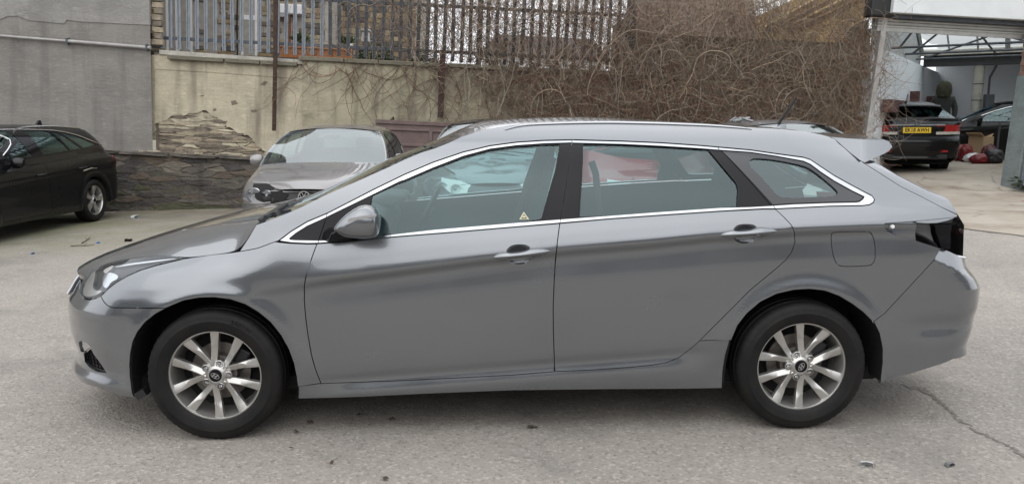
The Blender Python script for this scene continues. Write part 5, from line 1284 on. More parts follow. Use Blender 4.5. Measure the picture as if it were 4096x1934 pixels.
# --- rusty uprights
for pts, lab, wd in (([(1105,-60),(1096,523)], 'rusty flat steel post standing in front of the cream wall', .065), ([(1772,200),(1761,470)], 'rusty steel post on the beige wall, half hidden by dead creeper', .10)):
    a, b = tpx(pts, 9.97); r = tthing('steel_post', (b[0], 9.97, b[1]), lab, 'post')
    v = [(a[0]-wd/2, a[1]), (a[0]+wd/2, a[1]), (b[0]+wd/2, b[1]), (b[0]-wd/2, b[1])]
    TB().prism(v, 9.955, 9.995).make('post', M_rust, r, bevel=.004)
    for t in (.45, .62, .95): TB().lathe([(0,-.012),(.012,-.010),(.012,.01)], 10, c=(a[0]+(b[0]-a[0])*t, 9.957, a[1]+(b[1]-a[1])*t)).make('bolt', M_galvd, r)
# --- brown metal panel leaning on the wall behind the cars
q0, q1 = tpx([(1502,478),(2112,470)], 9.85); gp = tthing('metal_panel', (q0[0]+1, 9.85, 0), 'brown sheet metal gate panel standing against the beige wall', 'panel')
ztp = q0[1]; W_ = q1[0]-q0[0]
TB().box((q0[0]+W_/2, 9.90, ztp/2-.1), (W_, .03, ztp+.2)).make('sheet', M_brown, gp)
for zz, hh in ((ztp-.03, .07), (ztp-.155, .035), (ztp-.42, .045), (ztp-1.0, .06)): TB().box((q0[0]+W_/2, 9.875, zz), (W_, .03, hh)).make('rail', M_brown, gp, bevel=.006)
for fx in (.0, .36, .70, 1.0): TB().box((q0[0]+.03+fx*(W_-.06), 9.868, ztp/2-.12), (.06, .03, ztp-.1)).make('stile', M_brown, gp, bevel=.006)
TB().prism([(q0[0]+.25, ztp), (q0[0]+.33, ztp+.01), (q0[0]+.31, ztp+.07)], 9.86, 9.90).make('torn_edge', M_rust, gp)
# --- steel palisade fence
pf = tthing('palisade_fence', (-1.5, 10.2, 2.4), 'galvanised steel palisade fence on top of the retaining wall', 'fence')
rail_z, rail_top = tpx([(627,150)], 10.2)[0][1], 3.40
def pale_mesh():
    prof = [(-.034,.0),(-.030,-.012),(-.012,-.016),(-.006,-.004),(.006,-.004),(.012,-.016),(.030,-.012),(.034,.0)]; H_ = 1.42
    V = []; n = len(prof)
    for zz, k in ((0, 1), (H_-.08, 1), (H_, .35)):
        V += [(x*k, y, zz) for x, y in prof]+[(x*k, y+.003, zz) for x, y in prof[::-1]]
    m2 = 2*n; f = [(a*m2+i, a*m2+(i+1) % m2, a*m2+m2+(i+1) % m2, a*m2+m2+i) for a in range(2) for i in range(m2)]
    f.append(tuple(2*m2+i for i in range(m2))); return mesh('pale', V, f)
pm = pale_mesh(); pm.materials.append(M_galv); pm2 = pm.copy(); pm2.materials.clear(); pm2.materials.append(M_galvd); bpos = BASE[pf.name]
xs0 = tpx([(645,160)], 10.2)[0][0]; pitch = (tpx([(1144,170)], 10.2)[0][0]-xs0)/14.0; i = 0; x = xs0
while x < 2.45:
    o = link('pale', pm if x < -3.0 else pm2, None, pf); zb_ = zc0+(.10 if x < xr2 else .11)
    o.location = (x-bpos[0]+random.uniform(-.004, .004), 10.21-bpos[1], zb_+.0-bpos[2]+random.uniform(-.012, .012)); o.rotation_euler = (random.uniform(-.01, .01), random.uniform(-.012, .012), 0); x += pitch
xm = tpx([(1100,173)], 10.2)[0][0]
for zz in (rail_z, rail_top):
    for a, b in ((xs0-.10, xm), (xm+.03, .2), (.2, 2.5)):
        TB().prism([(a, zz-.028), (b, zz-.028), (b, zz+.028), (a, zz+.028)], 10.222, 10.262).make('rail', M_galvd, pf, bevel=.004)
for xx in (xm, -.30, 2.45): TB().box((xx, 10.31, 3.1), (.10, .09, 1.5)).make('fence_post', M_galvd, pf, bevel=.005)
TB().box((xs0-.22, 10.22, rail_z+.02), (.12, .05, .10)).make('wall_bracket', M_rust, pf)
# --- upper ground behind the wall
TB().box((-6.6, 19.4, 1.9), (25, 17.6, 1.0)).make('upper_terrace', mat('terrace_ground', (.16,.145,.12), .95, noise=.4, nscale=3), None, kind='structure'); bpy.data.objects['upper_terrace'].rotation_euler = (0, TT, 0)

# --- stone houses behind the fence
M_brick = [mat('house_stone_%s' % n, c, .9, noise=.4, nscale=10, bump=.4, bscale=30) for n, c in (('a', (.34,.255,.145)), ('b', (.27,.205,.13)), ('c', (.19,.155,.115)), ('d', (.40,.325,.205)), ('e', (.115,.10,.085)))]
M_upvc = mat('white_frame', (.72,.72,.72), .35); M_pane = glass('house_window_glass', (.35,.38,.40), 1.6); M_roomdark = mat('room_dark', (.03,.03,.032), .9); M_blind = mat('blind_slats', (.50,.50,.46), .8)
M_mort2 = mat('lime_mortar', (.40,.37,.32), .95, noise=.3, nscale=10)
def stone_facade(root, x0, x1, z0, z1, Y, holes, cw_=.33, ch=.125, cap=140):
    TB().box(((x0+x1)/2, Y+.25, (z0+z1)/2), (x1-x0, .46, z1-z0)).make('wall', M_mort2, root)
    z = z0; r = 0; k = 0; rest = TB()
    while z < z1:
        h = ch*random.uniform(.8, 1.15); x = x0-random.uniform(0, .2)
        while x < x1:
            w_ = cw_*random.uniform(.55, 1.25); a, b = max(x, x0), min(x+w_, x1)
            if b-a > .05 and not any(a < hx1 and b > hx0 and z < hz1 and z+h > hz0 for hx0, hx1, hz0, hz1 in holes):
                mb = TB(); rough_block(mb, (a+b)/2, Y+.03, z+h/2, b-a-.018, .035+random.uniform(0, .012), h-.016, .006); mb.make('stone', random.choice(M_brick), root); k += 1
            x += w_
        z += h
YH = 15.4
hx = lambda p: tpx([(p, 100)], YH)[0][0]; hz = lambda p: tpx([(900, p)], YH)[0][1]
h1 = tthing('stone_house', (hx(950), YH, 2.4), 'brown stone house behind the left part of the palisade fence, with white doors', 'house')
zA, zB = 2.4, hz(-60)
holes = [(hx(662), hx(768), zA, zB), (hx(832), hx(862), zA, hz(12)), (hx(962), hx(1028), zA, zB), (hx(1152), hx(1182), hz(172), hz(42))]
stone_facade(h1, hx(560), hx(1300), zA, zB, YH, holes)
TB().box((hx(930), YH+3, 7.5), (hx(1300)-hx(560), 5.4, 5.5)).make('upper_storey', M_mort2, h1); TB().box((hx(930), YH+3, 3.6), (hx(1300)-hx(560), 5.0, 2.4)).make('rear_wall', M_mort2, h1)
def opening(root, nm, x0, x1, z0, z1, fill_m, bars=(), fr=M_upvc, fw_=.06):
    w_ = TB()
    for a, b, c, d in ((x0, x0+fw_, z0, z1), (x1-fw_, x1, z0, z1), (x0+fw_, x1-fw_, z1-fw_, z1), (x0+fw_, x1-fw_, z0, z0+fw_)): w_.box(((a+b)/2, YH+.06, (c+d)/2), (b-a, .09, d-c))
    f = w_.make(nm, fr, root, bevel=.006); tloc(f, root); f_b = BASE[root.name]
    TB().box(((x0+x1)/2, YH+.12, (z0+z1)/2), (x1-x0-.02, .02, z1-z0-.02)).make('pane', fill_m, f)
    for a, b, c, d in bars: TB().box(((a+b)/2, YH+.05, (c+d)/2), (b-a, .08, d-c)).make('glazing_bar', fr, f)
    return f
f = opening(h1, 'window', hx(662), hx(768), zA, zB, M_blind, [(hx(700), hx(716), zA, zB)])
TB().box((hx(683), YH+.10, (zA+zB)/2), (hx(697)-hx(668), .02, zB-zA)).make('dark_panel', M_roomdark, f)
d_ = TB().box((hx(847), YH+.09, (zA+hz(12))/2), (hx(862)-hx(832), .06, hz(12)-zA)).make('door', M_upvc, h1, bevel=.005); tloc(d_, h1)
for a, b in ((hz(40), hz(95)), (hz(105), hz(165))): TB().box((hx(847), YH+.055, (a+b)/2), ((hx(862)-hx(832))*.55, .014, abs(b-a))).make('door_panel', M_upvc, d_, bevel=.004)
f = opening(h1, 'window', hx(962), hx(1028), zA, zB, M_blind, [(hx(962), hx(1028), hz(75), hz(56))])
for k_ in range(5): TB().box((hx(985+k_*6), YH+.10, hz(120)), (.012, .012, 1.0)).make('blind_slat', M_roomdark, f)
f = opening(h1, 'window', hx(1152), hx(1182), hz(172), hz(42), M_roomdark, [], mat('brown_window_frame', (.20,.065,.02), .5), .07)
TB().tube([(hx(951), YH-.02, zA), (hx(949), YH-.02, hz(100)), (hx(953), YH-.02, zB)], .018, 6).make('cable', M_rubber, h1)
TB().box((hx(1165), YH-.12, hz(28)), (.62, .3, .22)).make('white_porch', M_upvc, h1, bevel=.02)
TB().lathe([(0,-.05),(.10,-.03),(.13,.0),(.13,.01)], 16, c=(hx(1135), YH-.2, hz(38))).make('satellite_dish', M_upvc, h1, smooth=True)
YH2 = 17.5
h2 = tthing('stone_house', (hx(1500)+.8, YH2, 2.4), 'pale yellow stone house with a white sloping verge, half hidden by the fence and creeper', 'house')
x20, x21 = tpx([(1300,50)], YH2)[0][0], tpx([(1665,50)], YH2)[0][0]; z2 = tpx([(1500,-80)], YH2)[0][1]
YH_keep = YH; YH = YH2
stone_facade(h2, x20, x21, 2.4, z2, YH2, [(tpx([(1270+20,0)], YH2)[0][0], tpx([(1322,0)], YH2)[0][0], tpx([(1300,165)], YH2)[0][1], tpx([(1300,110)], YH2)[0][1])], .36, .14)
TB().box(((x20+x21)/2, YH2+3, 4.2), (x21-x20-.05, 4.9, 3.6)).make('rear_wall', M_mort2, h2)
opening(h2, 'window', x20+.02, x20+.25, tpx([(1300,165)], YH2)[0][1], tpx([(1300,110)], YH2)[0][1], M_blind)
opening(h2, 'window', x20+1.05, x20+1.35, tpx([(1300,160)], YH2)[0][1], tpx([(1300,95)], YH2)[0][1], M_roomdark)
va, vb = tpx([(1215,10),(1345,75)], 17.2); TB().prism([va, vb, (vb[0], vb[1]+.22), (va[0], va[1]+.22)], 17.0, 17.2).make('verge_board', M_upvc, h2)
YH = YH_keep
for pts, cx in (((1445,118,1480,160), 0), ((1395,150,1412,190), 1)):
    a, b = tpx([(pts[0], pts[3]), (pts[2], pts[1])], 14.0); r = tthing('waste_bin', ((a[0]+b[0])/2, 14.0, a[1]), ('grey plastic bin lid beyond the fence' if cx == 0 else 'narrow white garden ornament beyond the fence'), 'bin' if cx == 0 else 'ornament')
    r.name = 'garden_bin' if cx == 0 else 'garden_ornament'; BASE[r.name] = ((a[0]+b[0])/2, 14.0, a[1])
    mm = M_pipe if cx == 0 else M_upvc
    TB().box(((a[0]+b[0])/2, 14.0, (a[1]+b[1])/2-.05), (b[0]-a[0], .2, b[1]-a[1]), taper=.8).make('body', mm, r, bevel=.02); TB().box(((a[0]+b[0])/2, 14.0, b[1]-.03), (b[0]-a[0]+.02, .24, .06)).make('lid', mm, r, bevel=.02); TB().box(((a[0]+b[0])/2, 14.0, (a[1]+2.4)/2), (.10, .12, max(.05, a[1]-2.4))).make('stand', M_dark, r)
# orange timber fence
a, b = tpx([(1118,190),(1400,238)], 12.2); tf = tthing('timber_fence', ((a[0]+b[0])/2, 12.2, 2.4), 'low orange timber board fence behind the palisade', 'fence')
M_or = mat('orange_timber', (.42,.165,.06), .7, noise=.35, nscale=18, bump=.2, bscale=40)
zt2 = a[1]; n_b = 4
for k_ in range(n_b):
    for j in range(4):
        x0 = a[0]+(b[0]-a[0])*j/4; x1 = a[0]+(b[0]-a[0])*(j+1)/4
        TB().box(((x0+x1)/2, 12.2+.012*(k_ % 2), zt2-.05-k_*.105), (x1-x0-.01, .025, .10), (.12,0,0)).make('board', M_or, tf)
for j in range(5): TB().box((a[0]+(b[0]-a[0])*j/4, 12.24, zt2-.15), (.06, .06, .42)).make('fence_post', M_or, tf)
TB().box(((a[0]+b[0])/2, 12.19, zt2+.02), (b[0]-a[0], .07, .03)).make('capping', M_or, tf, bevel=.006)
# shrubs by the fence
M_leaf = mat('shrub_leaf', (.055,.085,.028), .6, noise=.5, nscale=30); M_leaf2 = mat('spiky_leaf', (.075,.115,.045), .55)
def shrub(px_, py_, Y, n, r, lab, spiky=False):
    q = tpx([(px_, py_)], Y)[0]; s_ = tthing('garden_shrub', (q[0], Y, 2.4), lab, 'shrub'); L_ = TB()
    for k_ in range(n):
        a1 = random.uniform(0, 6.28); 
        if spiky:
            d = Vector((math.cos(a1), math.sin(a1), random.uniform(.2, 1.4))).normalized(); c = Vector((q[0], Y, q[1]-.12)); e = c+d*r*random.uniform(.7, 1.1); s2 = d.cross(Vector((0,0,1))).normalized()*.018
            L_.add([tuple(c-s2), tuple(c+s2), tuple((c+e)/2+s2+Vector((0,0,.03))), tuple(e), tuple((c+e)/2-s2+Vector((0,0,.03)))], [(0,1,2,3,4)])
        else:
            d = Vector((random.gauss(0, 1), random.gauss(0, 1), random.gauss(0, .8))).normalized()*r*random.uniform(.35, 1)**.6; c = Vector((q[0], Y, q[1]))+Vector((d.x*1.3, d.y, d.z)); u_ = Vector((random.gauss(0, 1), random.gauss(0, 1), random.gauss(0, 1))).normalized()*.035; w2 = u_.cross(Vector((random.gauss(0, 1), .5, .3))).normalized()*.02
            L_.add([tuple(c-u_), tuple(c+w2), tuple(c+u_), tuple(c-w2)], [(0,1,2,3)])
    L_.make('foliage', M_leaf2 if spiky else M_leaf, s_, kind='stuff'); TB().tube([(q[0], Y, 2.35), (q[0]+.02, Y, q[1])], [.03,.015], 6).make('stem', M_rust, s_)
shrub(1500, 232, 11.6, 900, .30, 'small green bush at the foot of the palisade fence'); shrub(1385, 155, 13.2, 120, .28, 'spiky green plant above the orange timber fence', True); shrub(1200, 150, 13.2, 110, .30, 'spiky green plant by the brown window frame', True); shrub(1700, 265, 11.8, 700, .28, 'dark bush half hidden behind the creeper'); shrub(1960, 215, 22, 700, .5, 'distant dark bush seen between the pales', False)
# white house far off between the pales
fa, fb_ = tpx([(1930,300),(2420,240)], 34.0); fh = tthing('white_house', ((fa[0]+fb_[0])/2, 34, 2), 'far white house glimpsed low between the creeper stems', 'house')
TB().box(((fa[0]+fb_[0])/2, 36, (fa[1]+fb_[1])/2-1), (fb_[0]-fa[0], 4, fb_[1]-fa[1]+2)).make('wall', mat('far_white_wall', (.6,.6,.58), .8), fh)
for k_ in range(6):
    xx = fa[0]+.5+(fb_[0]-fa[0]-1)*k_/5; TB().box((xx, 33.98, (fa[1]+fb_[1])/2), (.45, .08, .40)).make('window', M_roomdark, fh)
TB().prism([(fa[0]-.2, fb_[1]), (fb_[0]+.2, fb_[1]), (fb_[0]-.6, fb_[1]+.9), (fa[0]+.6, fb_[1]+.9)], 33.8, 38.2).make('roof', mat('far_slate', (.20,.18,.18), .8), fh)
# tiled roof and timber gable behind the creeper
sr = tthing('tiled_shed', (5.0, 13.0, 2.4), 'shed with a brown tiled roof and bare timber gable behind the creeper', 'shed')
r0, r1, r2 = tpx([(2560,70),(2700,-160),(3080,-30)], 13.0); r3 = tpx([(2990,62)], 13.0)[0]
M_tile = mat('brown_roof_tile', (.22,.16,.125), .9, noise=.35, nscale=10, bump=.3, bscale=25); M_timb = mat('bare_timber', (.52,.36,.17), .75, noise=.4, nscale=12)
TB().box(((r0[0]-.2+8.3)/2, 14.4, 2.6), (8.3-r0[0]+.2, 2.0, 2.4)).make('wall', M_coping, sr)
nrow = 6
for k_ in range(nrow):
    for j in range(11):
        x0 = r0[0]-.1+j*.24; zz = r0[1]-.25+k_*.165; TB().box((x0+.12, 12.95+k_*.10, zz), (.232, .05, .20), (-.32, 0, random.uniform(-.01, .01))).make('tile', M_tile, sr)
va, vb = tpx([(2985,62),(3150,-12)], 12.9); TB().prism([va, vb, (vb[0], vb[1]+.05), (va[0], va[1]+.05)], 12.85, 12.95).make('verge_board', M_conc, sr)
ga = tpx([(3010,75),(3420,-60)], 13.2); gb2 = tpx([(3060,130),(3460,130)], 13.2)
TB().prism([ga[0], (ga[0][0], ga[0][1]-.4), (gb2[1][0], ga[0][1]-.4), (gb2[1][0], ga[1][1]+.3), (ga[1][0], ga[1][1]+.3)], 13.3, 13.4).make('gable_boarding', M_timb, sr)
for k_ in range(4):
    q0, q1 = tpx([(3060+k_*45, 110), (3330+k_*60, -40)], 13.15); TB().tube([(q0[0], 13.2, q0[1]), (q1[0], 13.2, q1[1])], .045, 4).make('rafter', M_timb if k_ % 2 == 0 else mat('old_timber', (.20,.125,.06), .8), sr)

# --- dead creeper: tangled bare stems over fence and wall
M_vine = [mat('creeper_%s' % n, c, .85, noise=.35, nscale=20) for n, c in (('tan', (.36,.28,.20)), ('brown', (.24,.175,.125)), ('grey', (.31,.265,.22)), ('red', (.20,.105,.07)))]
def vine_density(x, z):
    a = sst(-4.6, -1.2, x)*.16+sst(-2.3, -.4, x)*.85+sst(-.2, 1.7, x)*1.0
    top = 2.45
    low = sst(-1.5, 2.0, x); d = a*(1 if z > top else (.10+.62*low)*(.35+.65*sst(.9, 2.2, z)))
    if x > 5.2: d *= .85
    return d
class Vines:
    def __init__(s): s.v = []; s.f = []
    def stem(s, p, d, n, step, r, curl, grav):
        pts = []; p = Vector(p); d = Vector(d).normalized(); ax = Vector((random.gauss(0, .25), random.gauss(0, 1), random.gauss(0, .25))).normalized(); k = random.gauss(0, curl)
        for i in range(n):
            pts.append(p.copy()); k += random.gauss(0, curl*.5); k *= .93
            d = (Matrix.Rotation(k, 3, ax) @ d); d += Vector((random.gauss(0, .10), random.gauss(0, .05), random.gauss(0, .10)-grav)); d.y += ((9.93 if p.x < 5.8 else 9.66)-p.y)*.10 if p.z < 2.45 or p.x > 5.8 else (10.12-p.y)*.10; d.normalize(); p = p+d*step
            if p.z > 3.95: d.z -= .35
            if p.z < 2.36 and p.y > 10.06: p.y = 10.05
        b = len(s.v); rr = r
        for i, q in enumerate(pts):
            dd = (pts[min(i+1, n-1)]-pts[max(i-1, 0)]).normalized(); a = dd.cross(Vector((0,1,.1))).normalized(); c = dd.cross(a); ri = r*(1-.6*i/n)
            for t in range(3): s.v.append(tuple(q+(a*math.cos(2.094*t)+c*math.sin(2.094*t))*ri))
        for i in range(n-1):
            for t in range(3): s.f.append((b+i*3+t, b+i*3+(t+1) % 3, b+i*3+3+(t+1) % 3, b+i*3+3+t))
cp = tthing('dead_creeper', (2.5, 10.1, 2.4), 'mass of bare dead creeper stems tangled over the fence and wall', 'creeper')
V4 = [Vines() for _ in range(4)]
n_done = 0
while n_done < 8600:
    x = random.uniform(-4.8, 6.75); z = random.uniform(1.1, 3.9)
    if random.random() > vine_density(x, z): continue
    n_done += 1; y = random.uniform(9.80, 10.55) if z > 2.45 else random.uniform(9.88, 10.04); big = random.random()
    if x > 5.8: y = random.uniform(9.60, 9.76)
    up = random.random() < .6; d = (random.gauss(0, .8), random.gauss(0, .15), (1 if up else -1)*random.uniform(.5, 1.6))
    k = random.choices(range(4), (4, 4, 3, 1.5 if z > 2.2 else 4))[0]
    V4[k].stem((x, y, z), d, random.randint(10, 20), random.uniform(.04, .085), .0028+.0046*big**2.4, .21, .03)
for k in range(55):                                          # long whippy main stems
    x = random.uniform(-.8, 6.3); V4[random.choice((0,2))].stem((x, random.uniform(9.80, 9.92), random.uniform(1.2, 2.6)), (random.gauss(0, .4), 0, 1), 26, .09, random.uniform(.007, .012), .15, .0)
for k in range(70):                                          # loops hanging over the bare part of the wall
    x = random.uniform(-3.6, 1.2); V4[random.choice((1,3))].stem((x, 10.03, random.uniform(2.2, 2.5)), (random.gauss(0, .9), 0, -1), 22, .06, random.uniform(.004, .009), .12, .03)
for k in range(520):                                         # fine twigs against the sky
    x = random.uniform(-2.0, 5.6); V4[random.choice((1,2))].stem((x, random.uniform(10.0, 10.6), random.uniform(2.9, 3.8)), (random.gauss(0, .6), random.gauss(0, .3), 1), 12, .05, random.uniform(.0025, .005), .3, .0)
for v, m_ in zip(V4, M_vine):
    b = BASE[cp.name]; me = mesh('stem_mass', [(x-b[0], y-b[1], z-b[2]) for x, y, z in v.v], v.f, True); link('stem_mass', me, m_, cp, kind='stuff')
# ------------------------------------------------------------------ garage at the right
gx0 = tpx([(3500,300)], 9.6)[0][0]
gg = tthing('garage_building', (7.5, 9.6, .3), 'garage with its roller shutter rolled up and a glazed roof inside', 'garage')
M_pier = wall_mat('rough_pier', (.30,.245,.18), (.13,.11,.085), (.14,.15,.07), 3, .5, .8)
M_fascia = mat('white_fascia', (.66,.69,.70), .5, noise=.12, nscale=2.5)
M_shut = mat('shutter_steel', (.36,.36,.345), .45, .5, noise=.2, nscale=8)
M_wallw = mat('painted_wall', (.74,.78,.82), .8, noise=.10, nscale=2)
M_green = wall_mat('grey_green_paint', (.19,.225,.225), (.12,.13,.125), None, 4, .4, .2)
q = tpx([(3405,318),(3462,318),(3520,70)], 9.7); _gx = tpx([(3440,735)], 9.55)[0][0]; TB().add([(q[0][0]+.05,9.8,-.2),(_gx-.04,9.8,-.2),(_gx+.02,10.1,-.2),(q[0][0]+.05,10.3,-.2),(q[0][0]+.05,9.8,3.4),(_gx-.04,9.8,3.4),(_gx+.02,10.1,3.4),(q[0][0]+.05,10.3,3.4)], [(3,2,1,0),(4,5,6,7),(0,1,5,4),(1,2,6,5),(2,3,7,6),(3,0,4,7)]).make('left_pier', M_pier, gg, bevel=.02)
for k_ in range(16):
    mb = TB(); rough_block(mb, (q[0][0]+_gx)/2+random.uniform(-.10, .08), 9.785, .9+k_*.165, random.uniform(.22, .30), random.uniform(.012, .03), .150, .02); mb.make('pier_stone', M_pier, gg)
g0, g1 = tpx([(3467,541),(3535,64)], 9.55); gd = tpx([(3440,735)], 9.55)[0]
TB().prism([(gd[0]-.045, gd[1]-.1), (gd[0]+.045, gd[1]-.1), (g1[0]+.06, g1[1]), (g1[0]-.03, g1[1])], 9.50, 9.60).make('shutter_guide', M_pipe, gg, bevel=.006)
f0, f1 = tpx([(3566,52),(4150,86)], 9.35); TB().prism([(f0[0], f0[1]), (f1[0]+12, f1[1]-.02), (f1[0]+12, f1[1]+1.6), (f0[0], f0[1]+1.6)], 9.30, 9.60).make('fascia_board', M_fascia, gg, bevel=.01)
TB().prism([(f0[0]-.10, f0[1]-.07), (f1[0]+1.5, f1[1]-.085), (f1[0]+1.5, f1[1]-.005), (f0[0]-.10, f0[1]-.005)], 9.44, 9.60).make('shutter_hood', M_galvd, gg)
for k_ in range(3):
    zz = f0[1]-.075-k_*.056; dz = (f1[1]-f0[1])
    TB().tube([(f0[0]-.14, 9.53, zz-.02), (f1[0]+.4, 9.53, zz+dz-.02)], .030, 8).make('shutter_slat', M_shut, gg, smooth=True)
zz = f0[1]-.075-3*.056; TB().prism([(f0[0]-.14, zz-.045), (f1[0]+.4, zz+dz-.045), (f1[0]+.4, zz+dz+.02), (f0[0]-.14, zz+.02)], 9.51, 9.55).make('bottom_bar', M_shut, gg)
TB().box((f0[0]-.12, 9.55, f0[1]+.25), (.42, .3, .62)).make('shutter_motor_box', M_dark, gg, bevel=.03)
# right pier, brick corner, steel channel, cream wall beyond
fp = ground_at(3990, 738); fq = ground_at(4046, 764)
pa = tpx([(3981,737),(4044,764),(4118,300),(4056,300)], 9.2)
TB().prism([(pa[1][0]-.02, pa[1][1]-.2), (pa[1][0]+.35, pa[1][1]-.2), (pa[2][0]+.33, pa[2][1]), (pa[2][0]-.02, pa[2][1])], 9.05, 9.50).make('right_pier', M_green, gg, bevel=.015)
for k_ in range(9):
    TB().box((pa[2][0]+.13+(k_ % 2)*.03, 9.28, pa[3][1]+.045+k_*.083), (.30, .36, .072)).make('brick', mat('corner_brick', (.26,.155,.12), .9, noise=.5, nscale=12, bump=.4, bscale=40), gg, bevel=.006)
TB().prism([(pa[1][0]+.01, pa[1][1]-.25), (pa[1][0]+.085, pa[1][1]-.25), (pa[2][0]+.10, pa[2][1]), (pa[2][0]+.02, pa[2][1])], 8.93, 9.02).make('steel_channel', M_galv, gg, bevel=.006)
TB().box((pa[1][0]+8.1, 9.3, 1.9), (16.0, .5, 4.2)).make('right_wall', M_cream, gg)
# inside: frame u (into the garage) and v (to the right), turned from the street
TH = math.radians(35); U_ = Vector((math.sin(TH), math.cos(TH), 0)); V_ = Vector((math.cos(TH), -math.sin(TH), 0)); P0 = Vector((7.02, 10.15, 0))
def gi(u, v, z): return tuple(P0+U_*u+V_*v+Vector((0,0,z)))
gin = empty('garage_interior', tuple(P0), (0,0,0), 'inside of the garage: white walls, glazed roof on trusses, round column', 'interior')
class GB(MB):
    def quadbox(s, u0, u1, v0, v1, z0, z1):
        p = [gi(u0, v0, z0), gi(u1, v0, z0), gi(u1, v1, z0), gi(u0, v1, z0), gi(u0, v0, z1), gi(u1, v0, z1), gi(u1, v1, z1), gi(u0, v1, z1)]
        return s.add(p, [(3,2,1,0),(4,5,6,7),(0,1,5,4),(1,2,6,5),(2,3,7,6),(3,0,4,7)])
    def make(s, *a, **k):
        s.v = [tuple(Vector(p)-P0) for p in s.v]; return MB.make(s, *a, **k)
GB().quadbox(-.2, 11.5, -.28, -.02, -.3, 2.75).make('left_wall', M_wallw, gin)
GB().quadbox(11.3, 11.6, -.1, 9, -.3, 4.2).make('back_wall', M_wallw, gin)
GB().quadbox(1.0, 11.5, 8.0, 8.3, -.3, 6).make('right_wall', M_wallw, gin)
GB().quadbox(7.4, 11.6, -.3, 8.3, 3.6, 3.7).make('rear_roof', M_dark, gin)
GB().quadbox(7.25, 7.55, -.0, 7.9, 2.72, 2.98).make('gutter_beam', mat('dark_beam', (.05,.052,.055), .7), gin)
GB().quadbox(7.0, 7.25, -.1, 7.9, 2.98, 3.14).make('valley_gutter', M_conc, gin)
c0 = gi(7.4, 1.25, 0); cz_ = .35
col = GB().lathe([(.125, .2),(.125, 2.72)], 16, axis='z', c=c0).make('column', M_conc, gin, smooth=True)
for zz in (1.05, 1.45, 1.85, 2.25): GB().lathe([(.128, zz),(.132, zz+.01),(.128, zz+.02)], 16, axis='z', c=c0).make('column_strap', M_dark, col)
bx_ = gi(7.15, 1.52, 1.75); GB().box(bx_, (.22,.14,.50)).make('meter_box', M_trim, gin, bevel=.02); GB().tube([gi(7.15, 1.5, 2.0), gi(7.2, 1.5, 2.4), gi(7.25, 1.62, 2.7)], .025, 6).make('conduit', M_dark, gin)
M_pane2 = bpy.data.materials.new('roof_glazing'); M_pane2.use_nodes = True; _t = M_pane2.node_tree; _t.nodes.clear(); _o = _t.nodes.new('ShaderNodeOutputMaterial'); _tr = _t.nodes.new('ShaderNodeBsdfTranslucent'); _tr.inputs[0].default_value = (.86,.90,.90,1); _tp = _t.nodes.new('ShaderNodeBsdfTransparent'); _tp.inputs[0].default_value = (.85,.9,.9,1); _mx = _t.nodes.new('ShaderNodeMixShader'); _mx.inputs[0].default_value = .6
_t.links.new(_tr.outputs[0], _mx.inputs[1]); _t.links.new(_tp.outputs[0], _mx.inputs[2]); _t.links.new(_mx.outputs[0], _o.inputs[0])
M_bar = mat('glazing_bar_paint', (.40,.42,.42), .6, noise=.3, nscale=8)
zg = lambda u: 3.10+(7.0-u)*.40
for k_ in range(12):
    v0, v1 = -.02+k_*.62, -.02+k_*.62+.60
    GB().add([gi(7.0, v0, zg(7.0)), gi(7.0, v1, zg(7.0)), gi(.8, v1, zg(.8)), gi(.8, v0, zg(.8))], [(0,1,2,3)]).make('roof_pane', M_pane2, gin)
    GB().tube([gi(7.05, v0-.01, zg(7.05)-.02), gi(.7, v0-.01, zg(.7)-.02)], .022 if k_ % 3 else .055, 4).make('glazing_bar', M_bar, gin)
GB().add([gi(-.2, -.06, 2.7), gi(7.2, -.06, 2.7), gi(7.2, -.06, 3.1), gi(.8, -.06, zg(.8)), gi(-.2, -.06, zg(.8))], [(0,1,2,3,4)]).make('gable_infill', M_bar, gin)
for k_, u in enumerate((2.2, 4.2, 6.2)):
    for a, b in (((u, -.05, 2.85), (u, 7.8, 2.85)), ((u, .1, 2.85), (u, 1.6, zg(u)-.05)), ((u, 3.1, 2.85), (u, 1.6, zg(u)-.05)), ((u, 3.1, 2.85), (u, 4.6, zg(u)-.05)), ((u, 6.1, 2.85), (u, 4.6, zg(u)-.05))): GB().tube([gi(*a), gi(*b)], .025, 5).make('truss_member', M_galvd, gin)
for v in (1.6, 4.6): GB().tube([gi(1.0, v, 2.9), gi(7.1, v, 2.95)], .022, 5).make('tie_rod', M_galvd, gin)
GB().tube([gi(8.6, 2.3, 2.82), gi(7.9, 3.5, 2.82)], .035, 6).make('strip_light', M_upvc, gin)
for k_ in range(7):
    v0 = 1.6+k_*.62+random.uniform(-.1, .2); h_ = random.choice((.22,.45,.3)); GB().quadbox(11.27, 11.3, v0, v0+random.uniform(.3, .6), 1.15+random.uniform(-.1, .1), 1.15+h_).make('bare_block_patch', M_galvd, gin)
# dark red shelf on the left wall, over the black car's roof
sh = empty('wall_shelf', gi(4, .1, 1.4), (0,0,0), 'dark red timber shelf fixed along the white garage wall', 'shelf')
s0 = Vector(gi(4, .1, 1.4)); M_mar = mat('dark_red_timber', (.09,.032,.030), .7, noise=.4, nscale=12)
for nm, bxs in (('board', [(1.0, 8.6, .02, .20, 1.55, 1.80)]), ('upright', [(4.9, 5.05, .02, .22, 1.55, 2.05), (8.3, 8.5, .02, .22, 1.50, 2.0)])):
    for b_ in bxs:
        g_ = GB(); g_.quadbox(*b_); g_.v = [tuple(Vector(p)-s0+P0) for p in g_.v]; g_.make(nm, M_mar, sh, bevel=.01)

